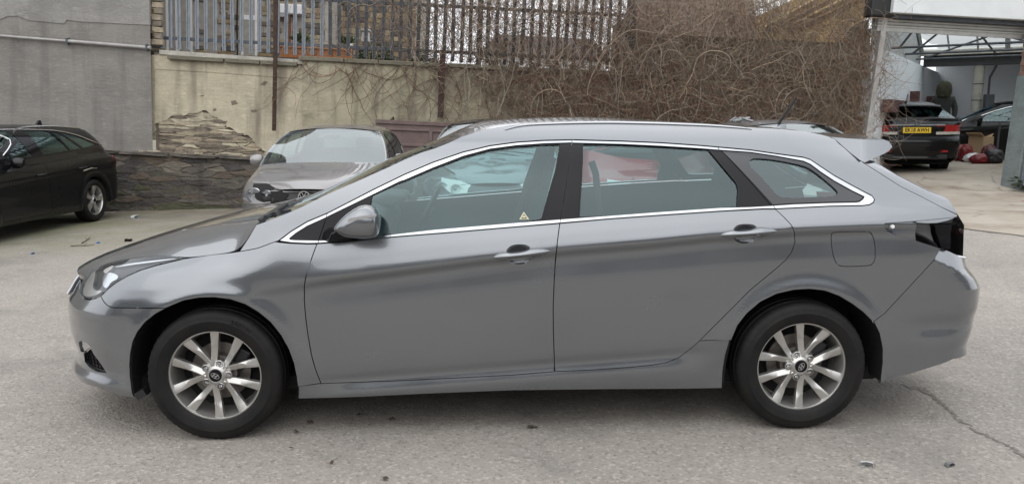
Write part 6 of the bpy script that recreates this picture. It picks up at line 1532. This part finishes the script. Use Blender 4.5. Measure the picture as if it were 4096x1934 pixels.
# ------------------------------------------------------------------ cars in the garage
phi = math.radians(259)
_pl = at_depth(3675, 521, 15.75); blk = empty('estate_car', (_pl[0]-2.45*math.cos(phi), _pl[1]-2.45*math.sin(phi), _pl[2]-.885), (0, 0, phi), 'black estate car with a yellow rear plate backed to the garage mouth', 'car')
blk['label'] = 'black estate car nose-in at the garage mouth, showing its yellow rear number plate'
build_i40(blk, M_blackp, near_lamp=True, plate='EK18 AWH')
for w_, loc, rz in ((w1, (-1.385, -.865, .3115), 0), (w2, (1.385, -.865, .3115), 0), (w1, (-1.385, .865, .3115), math.pi), (w2, (1.385, .865, .3115), math.pi)):
    put(copy_part(w_, blk), loc, (0,0,rz))
P = hatch(); c_ = at_depth(4000, 560, 19.8)
P['glass'] = M_glass2; P['chrome'] = [[(-.5,1.12),(-.2,1.24),(.1,1.33),(.5,1.37),(1.0,1.355)]]
inn, S_i = parked('hatchback_car', 'black car parked sideways at the back of the garage with blue film on its windscreen', float(c_[0]), float(c_[1]), P, M_blackp, w_five, rot=(0,0,math.radians(-28)), z=.36)
fl = MB(); M_film = mat('blue_film', (.03,.26,.48), .2, 0, .6); fr_ = np.random.RandomState(5); V = []
for i in range(7):
    for j in range(6):
        t = i/6; x = -.90+.62*t; V.append((x+fr_.uniform(-.015, .015), -.62+.75*j/5+fr_.uniform(-.02, .02), 1.035+.29*t+fr_.uniform(0, .03)))
me = mesh('blue_film', V, [(i*6+j, i*6+j+1, i*6+7+j, i*6+6+j) for i in range(6) for j in range(5)], False); ff = link('plastic_film', me, M_film, None); ff.matrix_world = inn.matrix_world if False else Matrix.Translation(inn.location) @ Euler(inn.rotation_euler).to_matrix().to_4x4()
tag(ff, 'crinkled blue plastic film lying on the windscreen of the car inside the garage', 'film')

# ------------------------------------------------------------------ person standing in the garage, seen from behind
def skin_figure(name, joints, edges, m, parent=None, sub=2):
    me = bpy.data.meshes.new(name); me.from_pydata([j[0] for j in joints], edges, []); o = link(name, me, m, parent)
    md = o.modifiers.new('s', 'SKIN'); md.use_smooth_shade = True
    for i, j in enumerate(joints): me.skin_vertices[0].data[i].radius = j[1]
    me.skin_vertices[0].data[0].use_root = True
    s_ = o.modifiers.new('d', 'SUBSURF'); s_.levels = sub; s_.render_levels = sub
    return o
hp = at_depth(3779, 330, 19.4); fz_ = .45
pr = empty('person', (hp[0], hp[1], fz_), (0, 0, math.radians(-28)), 'person in a dark jacket with a fur-trimmed hood up, standing beside the black car', 'person')
M_jkt = mat('dark_green_jacket', (.018,.022,.018), .8, noise=.3, nscale=20, bump=.3, bscale=30); M_jean = mat('dark_trousers', (.02,.022,.03), .85); M_skin = mat('skin', (.42,.25,.18), .55); M_shoe = mat('black_shoe', (.01,.01,.01), .5)
H_ = 1.52
j = [((0,0,.92), (.165,.12)), ((0,0,1.12), (.17,.125)), ((0,0,1.34), (.20,.13)), ((0,0,1.47), (.13,.10)), ((0,0,1.55), (.07,.07)), ((0,-.01,1.68), (.095,.11)), ((0,-.005,1.77), (.085,.10)),
     ((.20,0,1.42), (.085,.085)), ((.265,-.02,1.16), (.068,.068)), ((.25,-.10,.94), (.050,.050)), ((.245,-.13,.86), (.042,.03)),
     ((-.20,0,1.42), (.085,.085)), ((-.265,-.02,1.16), (.068,.068)), ((-.25,-.10,.94), (.050,.050)), ((-.245,-.13,.86), (.042,.03)),
     ((.10,0,.80), (.105,.11)), ((.11,-.01,.47), (.075,.08)), ((.12,.01,.09), (.05,.055)), ((-.10,0,.80), (.105,.11)), ((-.11,-.01,.47), (.075,.08)), ((-.12,.01,.09), (.05,.055)), ((.12,-.14,.045), (.045,.04)), ((-.12,-.14,.045), (.045,.04))]
e = [(0,1),(1,2),(2,3),(3,4),(4,5),(5,6),(2,7),(7,8),(8,9),(9,10),(2,11),(11,12),(12,13),(13,14),(0,15),(15,16),(16,17),(0,18),(18,19),(19,20),(17,21),(20,22)]
body_p = skin_figure('body', j, e, M_jkt, pr)
hd = MB()
for r_, zz in ((.02, 1.44), (.135, 1.47), (.165, 1.56), (.17, 1.66), (.155, 1.76), (.11, 1.835), (.03, 1.86)):
    for k_ in range(14):
        a = 2*math.pi*k_/14; hd.v.append((r_*math.cos(a)*1.0, r_*math.sin(a)*1.05+.01, zz))
for i in range(6):
    for k_ in range(14): hd.f.append((i*14+k_, i*14+(k_+1) % 14, i*14+14+(k_+1) % 14, i*14+14+k_))
ho = hd.make('hood', mat('olive_hood', (.055,.056,.032), .9, noise=.5, nscale=14, bump=.6, bscale=30), pr, smooth=True)
fur = MB()
for k_ in range(1500):
    a = random.uniform(0, 6.28); zz = random.uniform(1.50, 1.86); r_ = .165*math.sqrt(max(0, 1-((zz-1.64)/.23)**2)) if zz > 1.64 else .165
    c = Vector((r_*math.cos(a), r_*math.sin(a)*1.05+.01, zz)); d = (Vector((math.cos(a), math.sin(a), random.uniform(-.6, .6)))).normalized(); t_ = d.cross(Vector((0,0,1))).normalized()*.006
    ee = c+d*random.uniform(.015, .045)+Vector((0,0,-.01)); fur.add([tuple(c-t_), tuple(c+t_), tuple(ee)], [(0,1,2)])
fur.make('fur_trim', mat('olive_fur', (.075,.072,.045), .95), ho, kind='stuff')
for sd in (-1, 1):
    hb = MB().box((sd*.245, -.14, .83), (.035,.07,.08)); ha = hb.make('hand', M_skin, pr, bevel=.012)
    for k_ in range(4): MB().tube([(sd*.245, -.165+k_*.017, .795), (sd*.245, -.17+k_*.017, .755), (sd*.235, -.165+k_*.017, .722+.006*abs(k_-1))], .0085, 5).make('finger', M_skin, ha, smooth=True)
    MB().tube([(sd*.245, -.175, .84), (sd*.235, -.20, .81), (sd*.228, -.20, .78)], .0095, 5).make('thumb', M_skin, ha, smooth=True)

# ------------------------------------------------------------------ heap on the garage floor
def blob(name, c, r, m, label, category, seed=0, amp=.18, sub=3, rot=0.0, group=None, tex=3.0):
    me = bpy.data.meshes.new(name); bm = bmesh.new(); bmesh.ops.create_icosphere(bm, subdivisions=sub, radius=1)
    rs = np.random.RandomState(seed); W_ = [(rs.normal(size=3)*tex, rs.uniform(0, 6.28), rs.uniform(.3, 1)) for _ in range(7)]
    for v in bm.verts:
        n = v.co.normalized(); k = 1+amp*sum(a*abs(math.sin(n.dot(Vector(w_))+p)) for w_, p, a in W_)/3.5-amp*.6
        z = n.z*k; v.co = Vector((n.x*k*r[0], n.y*k*r[1], max(z, -.82)*r[2]))
    bm.to_mesh(me); bm.free(); me.polygons.foreach_set('use_smooth', [True]*len(me.polygons))
    o = link(name, me, m); o.location = (c[0], c[1], c[2]+r[2]*.82); o.rotation_euler = (0,0,rot); tag(o, label, category, group); return o
M_redbag = mat('red_bag', (.20,.012,.016), .45, noise=.4, nscale=6); M_wbag = mat('white_polythene', (.62,.63,.64), .35, noise=.2, nscale=5); M_card = mat('cardboard', (.36,.25,.15), .85); M_clr = mat('clear_polythene', (.55,.57,.58), .15, 0, .4)
def gp_(x, y): return ground_at(x, y)
for x, y, r, m, lab, cat, sd in ((3838,645,(.12,.10,.20), M_redbag, 'upright red bag nearest the black car in the garage', 'bag', 1), (3862,648,(.14,.11,.22), M_redbag, 'red bag with a dark side, second from the black car', 'bag', 2), (3893,650,(.19,.14,.11), M_wbag, 'small white plastic bag on the garage floor', 'bag', 3), (3928,655,(.26,.18,.12), M_redbag, 'flat red bag in the middle of the garage heap', 'bag', 4), (3975,655,(.17,.16,.17), mat('dark_sack', (.02,.018,.02), .4), 'dark sack at the right of the garage heap', 'sack', 5), (3955,640,(.16,.14,.18), mat('maroon_sack', (.07,.015,.02), .5), 'maroon sack behind the flat red bag', 'sack', 6)):
    p_ = gp_(x, y); blob('bag' if cat == 'bag' else 'sack', p_, r, m, lab, cat, sd, .34, 4, tex=4.5)
p_ = gp_(3985, 628); blob('plastic_bag', (p_[0], p_[1], p_[2]+.27), (.32,.24,.25), M_clr, 'large clear white plastic bag leaning by the garage pier', 'bag', 8, .25, 4)
p_ = gp_(3918, 635); bxr = empty('cardboard_box', tuple(p_), (0,0,.5), 'brown cardboard box with its flap open on the garage heap', 'box')
MB().box((0,0,.27), (.44,.36,.52)).make('carton', M_card, bxr, bevel=.006); MB().box((-.24,.0,.56), (.22,.36,.012), (0,.5,0)).make('flap', M_card, bxr); MB().box((.22,.02,.58), (.2,.34,.012), (0,-.7,0)).make('flap', M_card, bxr)
p_ = gp_(3866, 628); cr_ = empty('plastic_crate', tuple(p_), (0,0,-.5), 'pale grey plastic crate behind the red bags', 'crate')
for c_, d_ in (((0,0,.36), (.50,.34,.02)), ((0,-.16,.47), (.50,.02,.24)), ((0,.16,.47), (.50,.02,.24)), ((-.24,0,.47), (.02,.34,.24)), ((.24,0,.47), (.02,.34,.24)), ((0,0,.18), (.42,.28,.36))): MB().box(c_, d_).make('crate_side' if c_[2] > .3 else 'crate_stand', M_wbag if c_[2] > .3 else M_dark, cr_, bevel=.006)
p_ = gp_(3984, 640); po = MB().tube([(0,0,0), (.03,.02,.85)], .022, 8).make('pole', M_galvd); po.location = tuple(p_); tag(po, 'grey metal pole standing in the garage heap', 'pole')

# leafy weed at the foot of the right wall
p_ = gp_(4086, 770); wd_ = empty('weed', tuple(p_), (0,0,0), 'green weed growing at the foot of the wall right of the garage', 'plant'); L_ = MB()
for k_ in range(70):
    a = random.uniform(0, 6.28); d = Vector((math.cos(a), math.sin(a), random.uniform(.3, 1.6))).normalized(); c = d*random.uniform(.05, .32)+Vector((.08, 0, .02)); u_ = (d+Vector((0,0,-.6))).normalized()*.055; w2 = u_.cross(Vector((.2,.3,1))).normalized()*.032
    L_.add([tuple(c-u_), tuple(c+w2), tuple(c+u_), tuple(c-w2)], [(0,1,2,3)])
L_.make('leaves', mat('weed_leaf', (.085,.115,.035), .6, noise=.4, nscale=20), wd_, kind='stuff'); MB().tube([(0.08,0,0), (.1,0,.2)], [.02,.008], 6).make('stem', M_rust, wd_)

# ------------------------------------------------------------------ works across the yard, behind the photographer (unseen, added to reflect a dark band in the paintwork)
ob = empty('reflection_workshop', (0, -26, 0), (0,0,0), 'unseen long dark workshop added across the yard to reflect in the paintwork', 'building')
MB().box((0,-3,2.4), (70,6,4.8)).make('wall', mat('workshop_wall', (.16,.155,.15), .9, noise=.3, nscale=.6), ob)
for k_ in range(8): MB().box((-31+k_*9, .03, 1.7), (4.5,.06,3.2)).make('door', mat('workshop_door', (.09,.11,.12), .6), ob)
for k_ in range(12): MB().prism([(-35+k_*5.9, 4.8), (-35+k_*5.9, 7.2), (-29.1+k_*5.9, 4.8)], -6, 0).make('roof_bay', M_galvd, ob)

for nm_, lab_, x_ in (('reflection_wing', 'unseen dark workshop wing added on the left to darken the bumper reflections', -25), ('reflection_wing', 'unseen dark workshop wing added on the right to darken the bumper reflections', 26)):  # unseen wings, added so the bumper corners reflect something dark
    r_ = empty(nm_, (x_, -16, 0), (0,0,0), lab_, 'building'); MB().box((0,0,3.1), (10,17,6.2)).make('wall', mat('reflection_cladding', (.075,.09,.10), .8, noise=.3, nscale=.5), r_); MB().prism([(-5.3,6.2),(0,8.2),(5.3,6.2)], -8.7, 8.7).make('roof', M_galvd, r_)
# ------------------------------------------------------------------ ground
def ground_mat():
    m = mat('worn_asphalt', (.27,.25,.23), .9); t = m.node_tree; b = t.nodes['Principled BSDF']; L = t.links; g = t.nodes.new('ShaderNodeNewGeometry')
    def noise(scale, det, rough=.6):
        n = t.nodes.new('ShaderNodeTexNoise'); n.inputs['Scale'].default_value = scale; n.inputs['Detail'].default_value = det; n.inputs['Roughness'].default_value = rough; L.new(g.outputs['Position'], n.inputs['Vector']); return n.outputs['Fac']
    def ramp(f, a, b2, c=0, d=1):
        r = t.nodes.new('ShaderNodeMapRange'); r.inputs[1].default_value = a; r.inputs[2].default_value = b2; r.inputs[3].default_value = c; r.inputs[4].default_value = d; L.new(f, r.inputs[0]); return r.outputs[0]
    def mixc(f, a, b2):
        n = t.nodes.new('ShaderNodeMix'); n.data_type = 'RGBA'; L.new(f, n.inputs[0])
        for s_, v in ((6, a), (7, b2)):
            if isinstance(v, tuple): n.inputs[s_].default_value = (*v, 1)
            else: L.new(v, n.inputs[s_])
        return n.outputs[2]
    def mul(a, b2):
        n = t.nodes.new('ShaderNodeMath'); n.operation = 'MULTIPLY'; L.new(a, n.inputs[0])
        if isinstance(b2, float): n.inputs[1].default_value = b2
        else: L.new(b2, n.inputs[1])
        return n.outputs[0]
    c = mixc(ramp(noise(.45, 5), .40, .62), (.292,.266,.236), (.205,.189,.172))
    c = mixc(mul(ramp(noise(.21, 3), .48, .60), .5), c, (.285,.260,.228))
    c = mixc(mul(ramp(noise(1.7, 9, .68), .54, .74), .75), c, (.165,.150,.138))
    vo = t.nodes.new('ShaderNodeTexVoronoi'); vo.inputs['Scale'].default_value = 75; L.new(g.outputs['Position'], vo.inputs['Vector'])
    bw_ = t.nodes.new('ShaderNodeSeparateColor'); L.new(vo.outputs['Color'], bw_.inputs[0])
    c = mixc(mul(ramp(bw_.outputs[0], .70, 1.0), .42), c, (.47,.44,.40)); c = mixc(mul(ramp(bw_.outputs[1], .74, 1.0), .5), c, (.11,.10,.09))
    c = mixc(mul(ramp(noise(140, 3), .55, .8), .4), c, (.14,.13,.12))
    sp = t.nodes.new('ShaderNodeSeparateXYZ'); L.new(g.outputs['Position'], sp.inputs[0])
    mossy = mul(mul(ramp(sp.outputs[0], -3.2, -6.2), ramp(sp.outputs[1], 4.2, 6.5)), ramp(noise(1.3, 8, .7), .30, .58)); c = mixc(mul(mossy, .8), c, (.135,.138,.062))
    dirt = mul(ramp(sp.outputs[1], 7.6, 9.4), ramp(noise(1.9, 7), .30, .60)); c = mixc(mul(dirt, .7), c, (.12,.095,.07))
    oil = mul(ramp(noise(.75, 5), .54, .70), .55); c = mixc(oil, c, (.10,.095,.09))
    L.new(c, b.inputs['Base Color'])
    bp = t.nodes.new('ShaderNodeBump'); bp.inputs['Strength'].default_value = .55; bp.inputs['Distance'].default_value = .006; L.new(vo.outputs['Distance'], bp.inputs['Height'])
    bp2 = t.nodes.new('ShaderNodeBump'); bp2.inputs['Strength'].default_value = .5; bp2.inputs['Distance'].default_value = .03; L.new(noise(9, 8, .7), bp2.inputs['Height']); L.new(bp.outputs[0], bp2.inputs['Normal']); L.new(bp2.outputs[0], b.inputs['Normal'])
    return m
def sheet_grid(name, xs_, ys_, m, dz=0.0, keep=None):
    X, Y_ = np.meshgrid(xs_, ys_); Z = gz(X, Y_)+dz; V = np.stack([X.ravel(), Y_.ravel(), Z.ravel()], 1); n = len(xs_)
    f = [(j*n+i, j*n+i+1, j*n+n+i+1, j*n+n+i) for j in range(len(ys_)-1) for i in range(n-1)]
    return link(name, mesh(name, V, f, True), m, None, kind='structure')
xs_ = np.unique(np.concatenate([np.linspace(-300, -30, 10), np.linspace(-30, 30, 61), np.linspace(-9, 18, 109), np.linspace(30, 300, 10)])); ys_ = np.unique(np.concatenate([np.linspace(-300, -30, 10), np.linspace(-30, 30, 61), np.linspace(-4, 21, 101), np.linspace(30, 300, 10)]))
sheet_grid('ground', xs_, ys_, ground_mat())
# concrete apron in front of the garage
def conc_mat():
    m = mat('cracked_concrete', (.38,.34,.285), .9); t = m.node_tree; b = t.nodes['Principled BSDF']; L = t.links; g = t.nodes.new('ShaderNodeNewGeometry')
    n = t.nodes.new('ShaderNodeTexNoise'); n.inputs['Scale'].default_value = 1.1; n.inputs['Detail'].default_value = 9; n.inputs['Roughness'].default_value = .65; L.new(g.outputs['Position'], n.inputs['Vector'])
    r = t.nodes.new('ShaderNodeValToRGB'); e = r.color_ramp.elements; e[0].position = .30; e[0].color = (.18,.14,.105,1); e[1].position = .62; e[1].color = (.35,.315,.265,1); k = r.color_ramp.elements.new(.45); k.color = (.29,.25,.205,1); L.new(n.outputs['Fac'], r.inputs['Fac'])
    mp = t.nodes.new('ShaderNodeMapping'); mp.inputs['Scale'].default_value = (.9, .55, 1); nd = t.nodes.new('ShaderNodeTexNoise'); nd.inputs['Scale'].default_value = 2.5; nd.inputs['Detail'].default_value = 6; L.new(g.outputs['Position'], nd.inputs['Vector'])
    ad = t.nodes.new('ShaderNodeMix'); ad.data_type = 'RGBA'; ad.inputs[0].default_value = .12; L.new(g.outputs['Position'], ad.inputs[6]); L.new(nd.outputs['Color'], ad.inputs[7]); L.new(ad.outputs[2], mp.inputs[0])
    v = t.nodes.new('ShaderNodeTexVoronoi'); v.feature = 'DISTANCE_TO_EDGE'; v.inputs['Scale'].default_value = 1.0; L.new(mp.outputs[0], v.inputs['Vector'])
    cr2 = t.nodes.new('ShaderNodeMapRange'); cr2.inputs[1].default_value = .006; cr2.inputs[2].default_value = .018; cr2.inputs[3].default_value = .55; cr2.inputs[4].default_value = 0; L.new(v.outputs['Distance'], cr2.inputs[0])
    mk = t.nodes.new('ShaderNodeMath'); mk.operation = 'MULTIPLY'; mk.use_clamp = True; mr_ = t.nodes.new('ShaderNodeMapRange'); mr_.inputs[1].default_value = .45; mr_.inputs[2].default_value = .6; L.new(nd.outputs['Fac'], mr_.inputs[0]); L.new(cr2.outputs[0], mk.inputs[0]); L.new(mr_.outputs[0], mk.inputs[1])
    mx_ = t.nodes.new('ShaderNodeMix'); mx_.data_type = 'RGBA'; L.new(mk.outputs[0], mx_.inputs[0]); L.new(r.outputs[0], mx_.inputs[6]); mx_.inputs[7].default_value = (.10,.08,.06,1); L.new(mx_.outputs[2], b.inputs['Base Color'])
    bp = t.nodes.new('ShaderNodeBump'); bp.inputs['Strength'].default_value = .4; bp.inputs['Distance'].default_value = .01; n3 = t.nodes.new('ShaderNodeTexNoise'); n3.inputs['Scale'].default_value = 30; n3.inputs['Detail'].default_value = 6; L.new(g.outputs['Position'], n3.inputs['Vector']); L.new(n3.outputs['Fac'], bp.inputs['Height']); L.new(bp.outputs[0], b.inputs['Normal'])
    return m
e0 = ground_at(3820, 910); e1 = ground_at(4096, 944); dirv = (e1-e0); 
V = []; nx_, ny_ = 60, 40
for j_ in range(ny_+1):
    for i_ in range(nx_+1):
        x = 4.6+12*i_/nx_; y0 = e0[1]+(x-e0[0])*dirv[1]/dirv[0]+.05*math.sin(x*5.1)+.03*math.sin(x*13.7); y = y0+(19.5-y0)*j_/ny_; V.append((x, y, G(x, y)+.008+.004*min(1, j_)))
link('concrete_apron', mesh('concrete_apron', V, [(j_*(nx_+1)+i_, j_*(nx_+1)+i_+1, (j_+1)*(nx_+1)+i_+1, (j_+1)*(nx_+1)+i_) for j_ in range(ny_) for i_ in range(nx_)], True), conc_mat(), None, kind='structure')
# long crack with crumbled edges in the tarmac at the lower right
def crack(pxs, wd, name='tarmac_crack'):
    pts = [ground_at(*p) for p in smooth_line(pxs, 60, 0)]; V = []; rs = np.random.RandomState(9)
    for i, p in enumerate(pts):
        d = pts[min(i+1, 59)]-pts[max(i-1, 0)]; n = np.array([-d[1], d[0], 0]); n /= np.linalg.norm(n); o = rs.uniform(-.02, .02); w_ = wd*rs.uniform(.25, 1.0)
        V += [tuple(p+n*(o-w_)+np.array([0,0,.003])), tuple(p+n*(o+w_)+np.array([0,0,.003]))]
    link(name, mesh(name, V, [(2*i, 2*i+1, 2*i+3, 2*i+2) for i in range(59)]), mat('crack_dirt', (.135,.12,.105), .95, noise=.5, nscale=25, col2=(.17,.155,.14)), None, kind='structure')
crack([(3610,1535),(3700,1570),(3775,1620),(3810,1660),(3900,1720),(4000,1765),(4110,1830)], .014)
crack([(3700,903),(3819,911),(3900,921),(3960,929),(4020,934),(4120,948)], .045, 'apron_joint')
crack([(3640,1545),(3700,1552),(3740,1585)], .008)
# loose chippings pressed into the worn surface
gv = MB(); rg = np.random.RandomState(2)
for k_ in range(9000):
    x, y = rg.uniform(-5.5, 5.5), -2.6+13*rg.uniform(0, 1)**2.2
    if y > 9.4 or (abs(x) < 2.3 and -.7 < y < .8 and k_ % 4): continue
    s_ = rg.uniform(.003, .009); z0 = G(x, y); a = rg.uniform(0, 6.28); c_, s2 = math.cos(a)*s_, math.sin(a)*s_*.7
    gv.add([(x-c_, y-s2, z0), (x+s2, y-c_, z0), (x+c_, y+s2, z0), (x-s2, y+c_, z0), (x, y, z0+s_*.6)], [(0,1,4),(1,2,4),(2,3,4),(3,0,4)])
tag(gv.make('loose_chippings', mat('chipping', (.33,.31,.29), .85, noise=.6, nscale=3)), 'fine loose chippings scattered over the asphalt', kind='stuff')
# litter and leaves
M_ldk = mat('dead_leaf', (.055,.038,.028), .85); M_twig = mat('twig', (.06,.045,.035), .9)
def litter(nm, pxl, m, label, cat, kind_='leaf', s_=.04, group=None):
    p_ = ground_at(*pxl); z0 = .004; rs = np.random.RandomState(int(pxl[0])); mb = MB()
    if kind_ == 'leaf':
        v = [(s_*math.cos(a)*rs.uniform(.5, 1.1), s_*.55*math.sin(a)*rs.uniform(.6, 1.1), z0+rs.uniform(0, .014)) for a in np.linspace(0, 6.28, 10)[:-1]]
        mb.add(v+[(0,0,z0+.012)], [(i, (i+1) % 9, 9) for i in range(9)])
    elif kind_ == 'twig':
        mb.tube([(-s_, 0, .01), (-s_*.3, rs.uniform(-.02, .02), .014), (s_*.4, rs.uniform(-.03, .03), .012), (s_, rs.uniform(-.03, .03), .02)], [.007,.006,.005,.003], 5); mb.tube([(s_*.1, 0, .012), (s_*.3, .05, .03)], .003, 4)
    else:
        rough_block(mb, 0, s_*.5, s_*.35, s_*1.6, s_, s_*.7, s_*.15)
    if kind_ == 'leaf': mb.v = [(x*.7, y*.7, z) for x, y, z in mb.v]
    o = mb.make(nm, m); o.location = tuple(p_); o.rotation_euler = (0,0,rs.uniform(0, 6.28)); tag(o, label, cat, group); return o
litter('twig', (350,962), M_twig, 'long dark twig on the ground left of the grey estate bonnet', 'twig', 'twig', .28)
litter('twig', (330,985), mat('splinter', (.10,.06,.04), .85), 'short reddish stick just below the long twig', 'twig', 'twig', .14)
litter('stone', (515,965), M_twig, 'dark rubber lump lying at the end of the long twig', 'debris', 'stone', .05)
litter('plastic_scrap', (393,972), mat('blue_plastic', (.03,.14,.42), .4), 'small bright blue plastic scrap by the twigs', 'litter', 'stone', .025)
litter('plastic_scrap', (131,1015), mat('blue_plastic', (.03,.14,.42), .4), 'pale blue scrap on the mossy ground at the left', 'litter', 'stone', .022)
litter('stone', (540,873), M_wbag, 'white flat stone near the wheel of the black estate at the left', 'stone', 'stone', .07)
litter('stone', (768,830), M_wbag, 'white chip of render at the foot of the stone wall', 'stone', 'stone', .06)
litter('dead_leaf', (1187,1731), M_ldk, 'brown curled leaf on the asphalt behind the front wheel', 'leaf', 'leaf', .035)
litter('dead_leaf', (1240,1691), M_ldk, 'dark leaf in the shadow just behind the front tyre', 'leaf', 'leaf', .03)
litter('dead_leaf', (1570,1680), M_ldk, 'dark leaf cluster on the asphalt under the front door', 'leaf', 'leaf', .04)
litter('dead_leaf', (1440,1665), M_ldk, 'small dark leaf in the shade under the front door', 'leaf', 'leaf', .03)
litter('dead_leaf', (2130,1711), M_ldk, 'reddish brown scrap of twigs on the asphalt under the rear door', 'leaf', 'leaf', .05)
litter('dead_leaf', (1540,1918), M_ldk, 'dark leaf at the very front of the asphalt', 'leaf', 'leaf', .03)
litter('dead_leaf', (1165,1797), M_ldk, 'tiny dark leaf in front of the gap behind the front wheel', 'leaf', 'leaf', .018)
litter('stone', (3797,1862), mat('grey_chip', (.13,.13,.135), .8), 'dark grey stone chip at the lower right of the yard', 'stone', 'stone', .022)
litter('stone', (3467,1862), mat('pale_chip', (.42,.42,.42), .7), 'pale flat pebble left of the dark chip at the lower right', 'stone', 'stone', .028)
litter('dead_leaf', (1330,1860-5), M_ldk, 'faint brown leaf lying in the front part of the yard', 'leaf', 'leaf', .02)
litter('plastic_scrap', (4092,808), mat('pink_plastic', (.65,.12,.12), .5), 'pink scrap on the concrete by the right edge', 'litter', 'stone', .03)
litter('stone', (3620,940), M_wbag, 'small white chip on the concrete by the tail of the grey estate', 'stone', 'stone', .02)

for o in list(w_five.children)+[w_five]: bpy.data.objects.remove(o)
